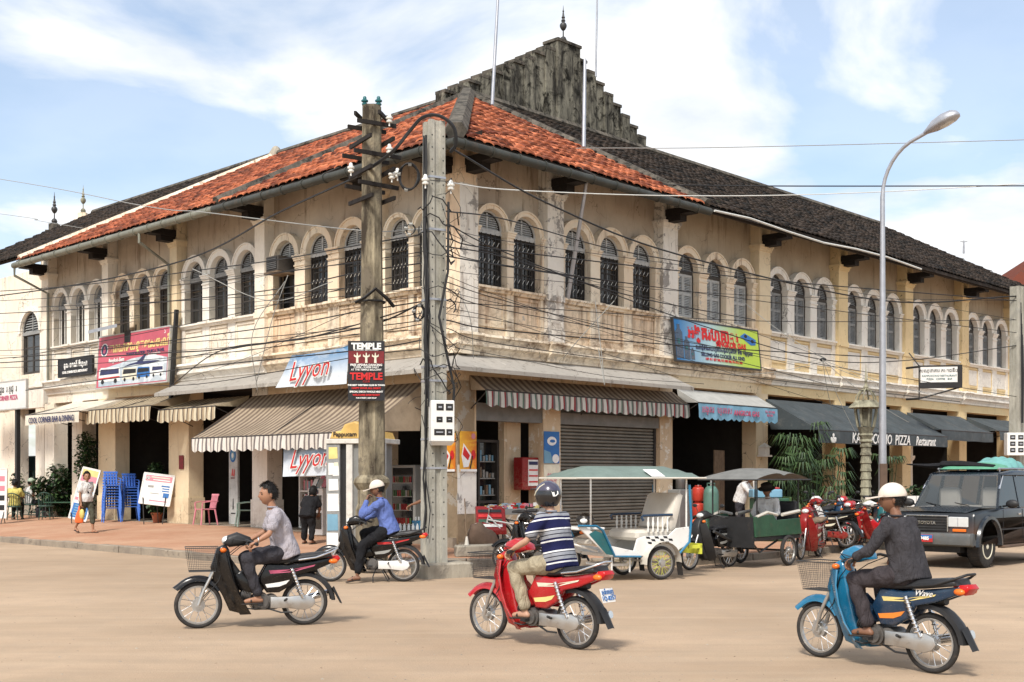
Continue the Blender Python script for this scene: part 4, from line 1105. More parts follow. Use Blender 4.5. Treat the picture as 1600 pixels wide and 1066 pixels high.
# black club sign strapped on the old pole
P1 = Vector(((581-800)/1880*21.8, 21.8, .15))
p = px(572.5, 626, 21.42)
T1 = thing('club_sign', 'black and red temple club sign strapped to the old round pole', 'sign', tuple(p), R(2))
w, h = 57/1880*21.42, 93/1880*21.42
m = MB(); m.box(-w/2, w/2, -.015, .015, 0, h); m.build('panel', 'black_ink', T1)
mat('maroon_ink', (.16, .012, .015), .6, var=.4, vs=9)
shape([(-w/2+.01, .62*h), (w/2-.01, .62*h), (w/2-.01, .83*h), (-w/2+.01, .83*h)], 'maroon_ink', T1, -.018)
text('TEMPLE', .155, 'white_ink', T1, (0, -.025, .905*h), off=.007); text('BALCONY RESTAURANT', .04, 'white_ink', T1, (0, -.025, .845*h))
for dx_ in (-.16, 0, .16):
    shape([(dx_-.022, .63*h), (dx_+.022, .63*h), (dx_+.018, .72*h), (dx_+.06, .74*h), (dx_+.055, .78*h), (dx_+.04, .755*h), (dx_+.012, .75*h), (dx_+.008, .80*h), (dx_-.008, .80*h), (dx_-.012, .75*h), (dx_-.04, .755*h), (dx_-.055, .78*h), (dx_-.06, .74*h), (dx_-.018, .72*h)], 'cream_ink', T1, -.022)
text('FREE APSARA DANCING', .052, 'white_ink', T1, (0, -.025, .595*h), off=.002); text('7.30PM - 9.30PM DAILY', .045, 'white_ink', T1, (0, -.025, .555*h), off=.001); text('AT THE TEMPLE BALCONY', .045, 'white_ink', T1, (0, -.025, .515*h), off=.001)
text('TEMPLE', .17, 'red_ink', T1, (0, -.025, .40*h), off=.006); text('CLUB', .05, 'red_ink', T1, (0, -.025, .318*h))
text('THE BEST WESTERN CLUB IN TOWN', .040, 'white_ink', T1, (0, -.025, .255*h), off=.002); text('HAPPY HOUR ALL NIGHT', .045, 'red_ink', T1, (0, -.025, .205*h), off=.002)
text('SPECIAL DISCO WHOLE NIGHT', .042, 'white_ink', T1, (0, -.025, .145*h), off=.002); text('WELCOME EVERYBODY', .045, 'red_ink', T1, (0, -.025, .09*h), off=.002); text('PUB STREET, SIEM REAP', .035, 'white_ink', T1, (0, -.025, .04*h), off=.001)
# framed hanging sign on the right terrace
p0 = FR.w(22.4, -.2, 0); 
yy = -1.5; xs_ = fx(FR, 1437, yy)
c = FR.w(xs_, yy, fz(FR, xs_, yy, 598))
H1 = thing('hanging_sign', 'pale lettered sign in a black iron frame hung from the right terrace', 'sign', tuple(c), R(-10))
s_ = c.y/1880
def fr_box(m, a, b, cc, d): m.box(a*s_, b*s_, -.05, .05, cc*s_, d*s_)
m = MB(); fr_box(m, 1, 56, 0, 24); m.build('panel', 'white_paint', H1)
m = MB(); m.box(0, 63*s_, -.07, .07, -9*s_, -.1*s_); m.box(56.5*s_, 63*s_, -.07, .07, 0, 27*s_); m.box(-1*s_, 63*s_, -.06, .06, 24.5*s_, 26.5*s_); m.box(-1.5*s_, 0, -.04, .04, -26*s_, 27*s_)
m.tube([(0, 0, -25*s_), (60*s_, 0, -8*s_)], .03, 6); m.tube([(-18*s_, .3, -25*s_), (0, 0, -25*s_)], .04, 6); m.tube([(-18*s_, .3, 24*s_), (0, 0, 25*s_)], .04, 6); m.tube([(-14*s_, .3, 48*s_), (0, 0, 25*s_)], .02, 5)
m.build('frame', 'iron', H1)
text('សណ្ឋាគារ ភោជនីយ', .15, 'black_ink', H1, (29*s_, -.06, 18*s_)); text('KAMPUCCINO RESTAURANT', .085, 'teal_paint', H1, (29*s_, -.06, 10*s_)); text('PIZZA   COFFEE   BAR', .085, 'teal_paint', H1, (29*s_, -.06, 5*s_))

# ================================================================ poles
def insulator(parent, p, s=1, m='porcelain'):
    i = MB(); i.lathe([(.012, -.06), (.012, 0), (.045, .0), (.05, .02), (.03, .035), (.03, .05), (.055, .055), (.058, .075), (.03, .095), (.03, .12), (.018, .14)], (0, 0, 0), 10)
    i.v = [(x*s, y*s, z*s) for x, y, z in i.v]; return i.build('insulator', m, parent, loc=tuple(p), smooth=40)
def arm(parent, z, ang, L, off=0):
    m = MB(); a = ang; d = Vector((math.cos(a), math.sin(a), 0)); n_ = Vector((-d.y, d.x, 0))
    for s in (-1, 1):
        c = n_*(.20*s)
        p, q = c-d*L/2+d*off, c+d*L/2+d*off
        m.add([tuple(p+Vector((0,0,z))), tuple(q+Vector((0,0,z))), tuple(q+Vector((0,0,z+.07))), tuple(p+Vector((0,0,z+.07))),
               tuple(p+n_*.045*s+Vector((0,0,z))), tuple(q+n_*.045*s+Vector((0,0,z))), tuple(q+n_*.045*s+Vector((0,0,z+.07))), tuple(p+n_*.045*s+Vector((0,0,z+.07)))],
              [(0,1,2,3),(4,5,6,7),(0,1,5,4),(3,2,6,7),(0,3,7,4),(1,2,6,5)])
    m.build('crossarm', 'wood_dark', parent)
pole1 = thing('utility_pole', 'old fluted concrete pole with moulded foot, dark crossarms and the temple sign', 'utility pole', tuple(P1), R(20))
H = 8.3
m = MB(); pr = []
def flute(rad, z, n=16, k=.06): return [(rad*(1-(k if i % 2 else 0))*math.cos(2*math.pi*i/n), rad*(1-(k if i % 2 else 0))*math.sin(2*math.pi*i/n), z) for i in range(n)]
lev = [(.30,0),(.30,1.0),(.26,1.1),(.26,1.35),(.31,1.42),(.34,1.48),(.32,1.55),(.235,1.62),(.25,1.68),(.245,2.4),(.20,5.2),(.175,H)]
vs = []
for i, (r_, z) in enumerate(lev): vs += flute(r_, z, 16, .10 if i > 7 else .03)
n_ = 16
m.add(vs, [(i*n_+k, i*n_+(k+1) % n_, (i+1)*n_+(k+1) % n_, (i+1)*n_+k) for i in range(len(lev)-1) for k in range(n_)]+[tuple(range((len(lev)-1)*n_, len(lev)*n_))])
m.build('shaft', 'old_pole', pole1, smooth=15)
for z, a, L in ((8.1, 10, .75), (7.80, 100, .95), (7.55, 15, .95), (7.25, 100, 1.0), (7.0, 20, .85), (6.75, 105, .9), (8.27, 60, .6)):
    arm(pole1, z-.2, R(a), L)
m = MB(); m.tube([(-.35, -.2, 4.7), (-.2, -.28, 4.78), (0, -.3, 4.95), (.2, -.28, 4.8), (.36, -.2, 4.66)], .045, 6, flat=.6); m.torus((0, 0, 4.75), .235, .02, 20, 6, axis='z'); m.build('pole_clamp', 'iron', pole1)
for q in ((.30, -.28, 6.95), (.42, -.22, 7.0), (-.45, -.3, 7.0), (.25, -.3, 7.95), (.1, -.1, 8.30), (-.12, .05, 8.32), (.25, -.3, 7.4)):
    insulator(pole1, q, 1.15, 'porcelain' if q[2] < 8.1 else 'teal_paint')
P2 = Vector(((678-800)/1880*20.8, 20.8, .27))
pole2 = thing('utility_pole', 'pale square concrete pole with bolt holes and tangled cables at the corner kerb', 'utility pole', tuple(P2), R(30))
m = MB(); prof = []
H = 7.6; a0, a1 = .175, .145; g0 = .05
def hsec(a, z, d=.035): return [(-a, -a, z), (-.06, -a, z), (-.045, -a+d, z), (.045, -a+d, z), (.06, -a, z), (a, -a, z), (a, -.06, z), (a-d, -.045, z), (a-d, .045, z), (a, .06, z), (a, a, z), (-a, a, z), (-a, .06, z), (-a+d, .045, z), (-a+d, -.045, z), (-a, -.06, z)]
vs = hsec(a0, -.05)+hsec(a1, H)
m.add(vs, [(k, (k+1) % 16, 16+(k+1) % 16, 16+k) for k in range(16)]+[tuple(range(16, 32))])
m.build('shaft', 'pole_concrete', pole2)
m = MB()
for k in range(34):
    z = .4+k*.21; a = a0+(a1-a0)*z/H
    for xx in (-.105, .105): m.cyl((xx, -a-.002, z), (xx, -a+.02, z), .014, n=8); m.cyl((a-.02, xx, z), (a+.002, xx, z), .014, n=8)
stuff(m.build('bolt_holes', 'black_ink', pole2))
m = MB()
for z in (1.6, 2.1, 3.1, 3.35, 4.5, 5.7, 6.6): a = a0+(a1-a0)*z/H+.006; m.box(-a, a, -a, a, z, z+.035)
stuff(m.build('strap', 'galvanised', pole2))
for q in ((-.26, -.2, 6.45), (.2, -.25, 6.4)): insulator(pole2, q, 1.2)
m = MB()
rnd = random.Random(3)
for k in range(9):
    pts = []; x0_ = rnd.uniform(-.26, -.14); y0_ = rnd.uniform(-.26, .0)
    z = 7.3 if k < 4 else rnd.uniform(4.8, 6.6)
    while z > (.3 if k < 3 else 2.6): pts.append((x0_+rnd.uniform(-.05, .04), y0_+rnd.uniform(-.05, .05), z)); z -= rnd.uniform(.35, .7)
    m.tube(pts, rnd.choice([.010, .016, .02]), 6)
m.tube([(.18, -.2, 6.2), (.16, -.22, 5.0), (-.02, -.24, 4.2), (.12, -.24, 3.6), (.28, -.22, 3.0), (.26, -.2, 2.5)], .022, 6)
for k in range(26):
    z = rnd.uniform(2.4, 6.6); a = rnd.uniform(2.2, 5.2); rr = .22+rnd.random()*.12; pts = []
    for j in range(9): a += rnd.uniform(.1, .7); z += rnd.uniform(-.22, .12); pts.append((rr*math.cos(a)*1.1, rr*math.sin(a)-.04, z)); rr += rnd.uniform(-.05, .07); rr = min(.45, max(.2, rr))
    m.tube(pts, rnd.choice([.005, .008, .012]), 5)
m.build('cable_bundle', 'cable_black', pole2, smooth=50)
m = MB(); m.box(-.30, .62, -.32, .32, -.42, -.01, b=.03)
m.build('footing', 'rough_stone', pole2)
# coils of spare cable
def coil(label, c, r, q, rz=0, tall=1.2, turns=3):
    th = thing('cable_coil', label, 'cable coil', tuple(c), rz)
    m = MB()
    for k in range(turns): 
        pts = [(r*(1+.06*math.sin(3*t+k))*math.cos(t)+.01*k, .02*math.sin(2*t+k), r*tall*math.sin(t)+.008*k) for t in [2*math.pi*i/24 for i in range(25)]]
        m.tube(pts, q, 6, cap=False)
    m.build('loops', 'cable_black', th, smooth=50)
    tm = MB()
    for a in (1.4, 4.5, 2.9): tm.cyl((r*math.cos(a)-.03, 0, r*tall*math.sin(a)), (r*math.cos(a)+.03, .0, r*tall*math.sin(a)), .035, n=6)
    stuff(tm.build('tie', 'cable_grey', th))
coil('big oval coil of black cable hanging between the two poles below the eave', px(638, 277, 21.2), .17, .016, tall=1.35)
coil('small ring of cable in front of the arched window between the poles', px(641, 359, 21.0), .075, .009, tall=1.2, turns=2)
coil('small cable coil tied to the square pole above the canopy', px(654, 489, 20.7), .085, .014, tall=1.5)
# meter box
p = px(690, 696, 20.5)
MBX = thing('meter_box', 'white electricity meter box with six dark windows on the square corner pole', 'meter box', tuple(p), R(14))
m = MB(); m.box(-.20, .20, -.13, .13, .06, .76, b=.012); m.add([(-.20,-.13,.06),(.20,-.13,.06),(.20,.13,.06),(-.20,.13,.06),(-.16,-.05,0),(.16,-.05,0),(.16,.1,0),(-.16,.1,0)], [(0,1,5,4),(1,2,6,5),(2,3,7,6),(3,0,4,7),(7,6,5,4)])
m.build('casing', 'white_paint', MBX)
def meterwin(parent, x0, x1, z0, z1, y=-.131):
    m = MB(); m.box(x0, x1, y-.012, y, z0, z1); m.box(x0-.012, x1+.012, y-.004, y+.001, z0-.012, z1+.012)
    m.box(x0+.02, x1-.02, y-.016, y-.012, z0+.03, z1-.03, 1); m.build('meter_window', ['iron', 'galvanised'], parent)
for x0_, x1_, z0_, z1_ in ((-.10, 0, .60, .69), (.06, .16, .60, .69), (-.10, -.02, .40, .47), (.07, .15, .40, .47), (-.14, .02, .18, .26), (.07, .15, .18, .26)): meterwin(MBX, x0_, x1_, z0_, z1_)
# right-hand pole and its box
P3 = onpav(1589, 34.3)
pole3 = thing('utility_pole', 'weathered concrete pole at the right edge beside the jeep roof', 'utility pole', tuple(P3), R(40))
m = MB(); vs = hsec(.17, -.05)+hsec(.14, 7.0); m.add(vs, [(k, (k+1) % 16, 16+(k+1) % 16, 16+k) for k in range(16)]+[tuple(range(16, 32))]); m.build('shaft', 'pole_concrete', pole3)
m = MB()
for k in range(5): m.tube([(-.24+.03*k, -.24, 6.5-.3*k), (-.26+.03*k, -.27, 4.5), (-.22+.02*k, -.25, 3.1)], .014, 6)
m.build('cable_bundle', 'cable_black', pole3)
p = px(1586, 712, 33.9)
mb2 = thing('meter_box', 'grey white meter box on the weathered pole at the right edge', 'meter box', tuple(p), R(-5))
m = MB(); m.box(-.26, .26, -.15, .15, 0, .64, b=.012); m.build('casing', 'white_paint', mb2)
for x0_ in (-.17, .05):
    for z0_ in (.1, .28, .46): meterwin(mb2, x0_, x0_+.12, z0_, z0_+.1, -.151)
# steel street lamp
L0 = onpav(1379, 29.1); out_d = Vector((-dL.x, -dL.y, 0))
lamp = thing('street_lamp', 'tall galvanised steel street lamp with a curved arm and a grey lamp head', 'street lamp', tuple(L0), 0)
zb = 8.35
m = MB(); pts = [Vector((0, 0, 0)), Vector((0, 0, 2.0)), Vector((0, 0, 6)), Vector((0, 0, zb))]
for k in range(1, 9):
    t = k/8; a = R(78)*t; rr = 1.12
    pts.append(Vector((0, 0, zb))+Vector((0, 0, 1))*rr*math.sin(a)*1.15+out_d*(rr*(1-math.cos(a))))
e = pts[-1]; d_ = (pts[-1]-pts[-2]).normalized(); pts.append(e+d_*.3)
m.tube(pts, [.10, .095, .07, .055]+[.045]*9, 12); m.lathe([(.16, 0), (.16, .05), (.11, .08), (.105, 1.1), (.095, 1.12)], (0, 0, 0), 14); m.build('pole', 'galvanised', lamp, smooth=40)
m = MB(); m.box(-.085, .085, -.10, .06, .95, 1.9); m.build('access_panel', 'mud_paint', lamp)
hp = pts[-1]
ax = d_; side = Vector((0, 0, 1)).cross(ax).normalized(); upv = ax.cross(side).normalized()*1
if upv.z < 0: upv = -upv
mm = Matrix((( ax.x, side.x, upv.x, 0), (ax.y, side.y, upv.y, 0), (ax.z, side.z, upv.z, 0), (0, 0, 0, 1)))
hd = MB(mm); secs = [(-.12, .05, .06), (0, .10, .11), (.15, .16, .19), (.4, .21, .22), (.62, .19, .19), (.74, .12, .11), (.78, .02, .02)]
vs = []
for x, wy, hz in secs:
    for k in range(14):
        a = 2*math.pi*k/14; zz = math.sin(a)*hz; zz = zz if zz > 0 else zz*.45; vs.append((x, math.cos(a)*wy, zz))
hd.add(vs, [(i*14+k, i*14+(k+1) % 14, (i+1)*14+(k+1) % 14, (i+1)*14+k) for i in range(6) for k in range(14)]+[tuple(range(13, -1, -1)), tuple(range(6*14, 7*14))])
hd.build('lamp_head', 'galvanised', lamp, loc=tuple(hp), smooth=40)
hd = MB(mm); hd.ball((.42, 0, -.055), .13, 12, 8, sc=(2.0, 1, .35)); hd.build('lens', 'lens_clear', lamp, loc=tuple(hp), smooth=60)
# carved stone lamp standard
S0 = onpav(1353, 29.9)
st = thing('stone_lamp', 'carved stone lamp standard with an octagonal lantern beside the steel lamp', 'lamp', tuple(S0))
m = MB(); prof = [(.34, 0), (.34, .12), (.28, .16), (.30, .35), (.20, .5), (.17, .56)]
z = .56
while z < 2.35:
    prof += [(.125, z+.03), (.122, z+.13), (.145, z+.145), (.145, z+.17)]; z += .2
prof += [(.13, 2.4), (.17, 2.44), (.13, 2.5), (.19, 2.6), (.15, 2.64), (.22, 2.8)]
m.lathe(prof, (0, 0, 0), 10); m.build('column', 'lamp_stone', st, smooth=25)
m = MB()
for k in range(8):
    a = math.pi*k/4; m.tube([(.20*math.cos(a), .20*math.sin(a), 2.8), (.27*math.cos(a), .27*math.sin(a), 3.2), (.26*math.cos(a), .26*math.sin(a), 3.28)], .028, 6)
m.lathe([(.30, 3.26), (.44, 3.28), (.40, 3.33), (.30, 3.42), (.26, 3.46)], (0, 0, 0), 8)
m.lathe([(.13, 2.82), (.15, 3.0), (.13, 3.25)], (0, 0, 0), 8)
for k in range(6):
    a = math.pi*k/3; m.tube([(.26*math.cos(a), .26*math.sin(a), 3.44), (.24*math.cos(a), .24*math.sin(a), 3.56), (.14*math.cos(a), .14*math.sin(a), 3.70), (0, 0, 3.76)], .02, 5)
m.lathe([(.05, 3.74), (.07, 3.8), (.03, 3.86), (.035, 3.95), (.01, 4.25), (.002, 4.4)], (0, 0, 0), 8)
m.build('lantern', 'lamp_stone', st, smooth=30)

# ================================================================ masts and leaning poles on the roof
def mast(label, a, b, r, m_='galvanised', extra=None):
    th = thing('antenna_mast', label, 'antenna', tuple(a)); m = MB(); b = Vector(b)-Vector(a)
    m.tube([(0,0,0), b*.5, b], [r, r*.9, r*.7], 8); m.build('mast', m_, th, smooth=50)
    if extra:
        q = MB()
        for (h_, L, ang) in extra:
            p = b*h_; d = Vector((math.cos(ang), math.sin(ang), .0)); q.tube([p-d*L/2, p+d*L/2], .012, 5)
        q.build('aerial', 'dark_metal', th)
    return th
p0 = rp(FR, 1, 9.0, 8.3); mast('tall thin antenna mast rising from the corner of the orange roof', px(769, 164, 34.5), px(780, -40, 34.8), .05)
mast('paired pipe mast in front of the stepped gable', px(912, 230, 31.5), px(914, 92, 31.8), .055); 
mast('slim antenna just behind the gable, cut off by the top of the picture', px(931, 120, 40.5), px(934, -60, 40.5), .035)
mast('short stub antenna on the far end of the right roof', px(1506, 396, 42), px(1506, 376, 42), .04, extra=[(.9, .25, 0)])
mast('long grey pipe leaning from the window ledge up past the orange eave', FR.w(3.65, -.06, 6.1), px(918, 275, 28.6), .055)
m = MB(); 
rs_ = thing('roof_stub', 'little mossy stub where the left ridge meets the dark roof', 'chimney', tuple(rp(FL, -1, 19.6, KD)))
m.lathe([(.3, -.3), (.28, .1), (.2, .22), (.14, .32), (.06, .38)], (0, 0, 0), 8); m.build('block', 'rough_stone', rs_, smooth=30)
# ================================================================ people
def skin(name, c): return mat(name, c, .5, var=.12, vs=14, bump=.05, bs=80)
mat('skin_tan', (.34, .17, .10), .5, var=.12, vs=12); mat('skin_brown', (.20, .095, .055), .5, var=.12, vs=12); mat('skin_light', (.42, .24, .16), .5, var=.12, vs=12)
mat('hair_black', (.012, .010, .009), .55, var=.3, vs=30, bump=.5, bs=90)
mat('lip', (.22, .08, .06), .5); mat('eye_dark', (.015, .012, .010), .25)
def cloth(name, c, var=.18, b=.35):
    if name in MATS: return MATS[name]
    t = NT(name); v = t.vec('O')
    f = t.ramp(t.noise(v, 6, 5), .3, .7); cc = t.mix(f, dark(c, 1-var), tuple(min(1, x*(1+var*.5)) for x in c))
    t.bump(t.noise(t.vec('O', (1, 1, .45)), 9, 5, .6, 2.0), min(1, b*2.4), .06)
    return t.fin(cc, .92, 0, .15)
cloth('shirt_grey', (.40, .37, .40)); cloth('shirt_blue', (.12, .17, .42)); cloth('shirt_white', (.70, .69, .67)); cloth('shirt_charcoal', (.050, .047, .052))
cloth('trouser_black', (.016, .016, .018)); cloth('trouser_grey', (.045, .043, .05)); cloth('trouser_khaki', (.36, .31, .22)); cloth('trouser_brown', (.052, .044, .048))
cloth('trouser_olive', (.09, .09, .065)); cloth('shirt_yellow', (.60, .52, .16)); cloth('shirt_black', (.018, .018, .02)); cloth('cap_cream', (.66, .58, .50), .08, .1); cloth('cap_green', (.40, .48, .38), .08, .1); cloth('cap_lilac', (.50, .47, .60), .08, .1)
mat('sandal', (.035, .028, .024), .8)
def stripe_shirt():
    t = NT('shirt_striped'); o = t.n('ShaderNodeTexCoord').outputs['Object']; s = t.n('ShaderNodeSeparateXYZ'); t.l(o, s.inputs[0])
    # bands tilt with the leaning back
    ad_ = t.mul(t.mul(s.outputs[2], 4.35), t.mul(s.outputs[0], .9), 'ADD')
    fr = t.n('ShaderNodeMath', operation='FRACT'); t.l(ad_, fr.inputs[0])
    r = t.n('ShaderNodeValToRGB'); r.color_ramp.interpolation = 'CONSTANT'; t.l(fr.outputs[0], r.inputs[0])
    e = r.color_ramp.elements; N = (.012, .014, .055, 1); Wt = (.66, .66, .66, 1); G = (.26, .27, .30, 1); K = (.02, .02, .03, 1)
    seq = [(0, N), (.36, Wt), (.43, N), (.52, G), (.66, K), (.70, G), (.84, K), (.88, Wt), (.95, N)]
    for i, (p, c) in enumerate(seq):
        el = e[i] if i < 2 else e.new(p); el.position = p; el.color = c
    t.bump(t.noise(t.vec('O'), 9, 4), .35, .05); t.fin(r.outputs[0], .9, 0, .15)
stripe_shirt()
def remesh(mb, vox, disp=0, smooth=3):
    me = bpy.data.meshes.new('tmp'); me.from_pydata(mb.v, [], mb.f); o = bpy.data.objects.new('tmp', me); COL.objects.link(o)
    r = o.modifiers.new('r', 'REMESH'); r.mode = 'VOXEL'; r.voxel_size = vox
    s = o.modifiers.new('s', 'SMOOTH'); s.factor = .6; s.iterations = smooth
    dg = bpy.context.evaluated_depsgraph_get(); ev = o.evaluated_get(dg); em = ev.to_mesh()
    n = len(em.vertices); co = np.empty(n*3, 'f'); em.vertices.foreach_get('co', co); co = co.reshape(-1, 3)
    if disp:
        nr = np.empty(n*3, 'f'); em.vertices.foreach_get('normal', nr); nr = nr.reshape(-1, 3)
        w = np.sin(co[:, 2]*34+np.sin(co[:, 0]*19)*2+co[:, 1]*13)*.5+np.sin(co[:, 0]*41-co[:, 2]*17+np.sin(co[:, 1]*23)*1.7)*.5
        co = co+nr*(w*disp*1.9)[:, None]
    fs = [tuple(p.vertices) for p in em.polygons]; ev.to_mesh_clear()
    bpy.data.objects.remove(o); bpy.data.meshes.remove(me)
    return [tuple(map(float, c)) for c in co], fs
def mkobj(name, vs, fs, mats, parent, mi=None):
    me = bpy.data.meshes.new(name); me.from_pydata(vs, [], fs)
    for m in (mats if isinstance(mats, list) else [mats]): me.materials.append(MATS[m])
    if mi: me.polygons.foreach_set('material_index', mi)
    me.polygons.foreach_set('use_smooth', [True]*len(me.polygons)); me.update()
    o = bpy.data.objects.new(name, me); COL.objects.link(o); o.parent = parent; return o
def limb(mb, pts, rr, n=10, flat=1.0, up=None):
    """closed tapering tube with rounded ends"""
    pts = [Vector(p) for p in pts]; d0 = (pts[0]-pts[1]).normalized(); d1 = (pts[-1]-pts[-2]).normalized()
    P = [pts[0]+d0*rr[0]*.8, pts[0]+d0*rr[0]*.45]+pts+[pts[-1]+d1*rr[-1]*.45, pts[-1]+d1*rr[-1]*.8]
    Rr = [rr[0]*.3, rr[0]*.8]+list(rr)+[rr[-1]*.8, rr[-1]*.3]
    mb.tube(P, Rr, n, flat=flat, up=up)
def torso(mb, st, lat, k=0.0, n=18):
    """st: [(centre, half width, half depth)], lat: sideways axis"""
    m = len(st); vs = []
    for i, (c, a, b) in enumerate(st):
        c = Vector(c); d = (Vector(st[min(i+1, m-1)][0])-Vector(st[max(i-1, 0)][0])).normalized()
        l = (lat-d*lat.dot(d)).normalized(); f = l.cross(d)
        for j in range(n):
            t = 2*math.pi*j/n; cc, ss = math.cos(t), math.sin(t)
            e = .82; cc = math.copysign(abs(cc)**e, cc); ss = math.copysign(abs(ss)**e, ss)
            vs.append(c+l*(a+k)*cc+f*(b+k)*ss)
    mb.add(vs, [(i*n+j, i*n+(j+1) % n, (i+1)*n+(j+1) % n, (i+1)*n+j) for i in range(m-1) for j in range(n)]+[tuple(range(n-1, -1, -1)), tuple(range((m-1)*n, m*n))])
def headshape(x, y, z, g=0):
    px_, py_, pz_ = x*.100, y*.077, z*.122
    if z < 0: py_ *= 1-.30*z*z; px_ += .012*(-z) if x > 0 else .018*z*x*-1*0; px_ *= 1-.06*z*z
    if x < 0 and z < -.1: px_ *= 1-.25*(-z)
    if x > 0 and g == 0:
        E_ = math.exp
        px_ += .024*E_(-(y/.17)**2)*E_(-((z+.16)/.15)**2)+.010*E_(-(y/.13)**2)*E_(-((z-.02)/.16)**2)
        px_ -= .011*E_(-((abs(y)-.38)/.16)**2)*E_(-((z-.06)/.11)**2)
        px_ += .006*E_(-((z-.24)/.09)**2)*E_(-(y/.6)**2)
        px_ += .008*E_(-((z+.45)/.08)**2)*E_(-(y/.26)**2)+.008*E_(-((z+.80)/.12)**2)*E_(-(y/.3)**2)
        px_ -= .004*E_(-((z+.60)/.06)**2)*E_(-(y/.3)**2)
    return Vector((px_, py_, pz_))
def frame_from(fwd, up=Vector((0, 0, 1))):
    f = Vector(fwd).normalized(); l = up.cross(f).normalized(); u = f.cross(l).normalized()
    return Matrix(((f.x, l.x, u.x, 0), (f.y, l.y, u.y, 0), (f.z, l.z, u.z, 0), (0, 0, 0, 1)))
def grid_sphere(fn, n=30, m=22, keep=None):
    vs = []; fs = []
    for i in range(m+1):
        ph = math.pi*i/m
        for j in range(n):
            th = 2*math.pi*j/n; vs.append(fn(math.sin(ph)*math.cos(th), math.sin(ph)*math.sin(th), math.cos(ph)))
    for i in range(m):
        for j in range(n):
            ph = math.pi*(i+.5)/m; th = 2*math.pi*(j+.5)/n
            if keep and not keep(math.sin(ph)*math.cos(th), math.sin(ph)*math.sin(th), math.cos(ph)): continue
            fs.append((i*n+j, i*n+(j+1) % n, (i+1)*n+(j+1) % n, (i+1)*n+j))
    return vs, fs
def hand(mb, w, d, nrm, curl=1.0, thumb=1, s=1.0):
    """palm with four unequal jointed fingers and a thumb; d along the palm, nrm out of the palm, thumb = side sign"""
    d = Vector(d).normalized(); nrm = (Vector(nrm)-d*Vector(nrm).dot(d)).normalized(); sd = d.cross(nrm).normalized()*thumb
    w = Vector(w); k = w+d*.085*s
    mb.tube([w-d*.02*s, w+d*.02*s, w+d*.055*s, k], [.028*s, .036*s, .042*s, .040*s], 10, flat=.42, up=nrm)
    for i, (o, L) in enumerate(((.030, .95), (.010, 1.06), (-.011, 1.0), (-.031, .8))):
        p = k+sd*o*s-d*.006*s; a = .25*curl; dd = d; pts = [p]
        for j, l in enumerate((.042, .027, .021)):
            a += (.75 if j else .45)*curl; v = d*math.cos(a)+nrm*math.sin(a); p = p+v*l*L*s; pts.append(p)
        mb.tube(pts, [.0098*s, .0095*s, .0088*s, .0068*s], 7)
    p = w+d*.028*s+sd*.030*s; v1 = (d*.55+sd*.65+nrm*.35).normalized(); v2 = (d*.75+sd*.1*(1-curl)+nrm*.55*curl+d*.2).normalized()
    mb.tube([p, p+v1*.035*s, p+v1*.035*s+v2*.03*s, p+v1*.035*s+v2*.052*s], [.013*s, .012*s, .0105*s, .0075*s], 7)
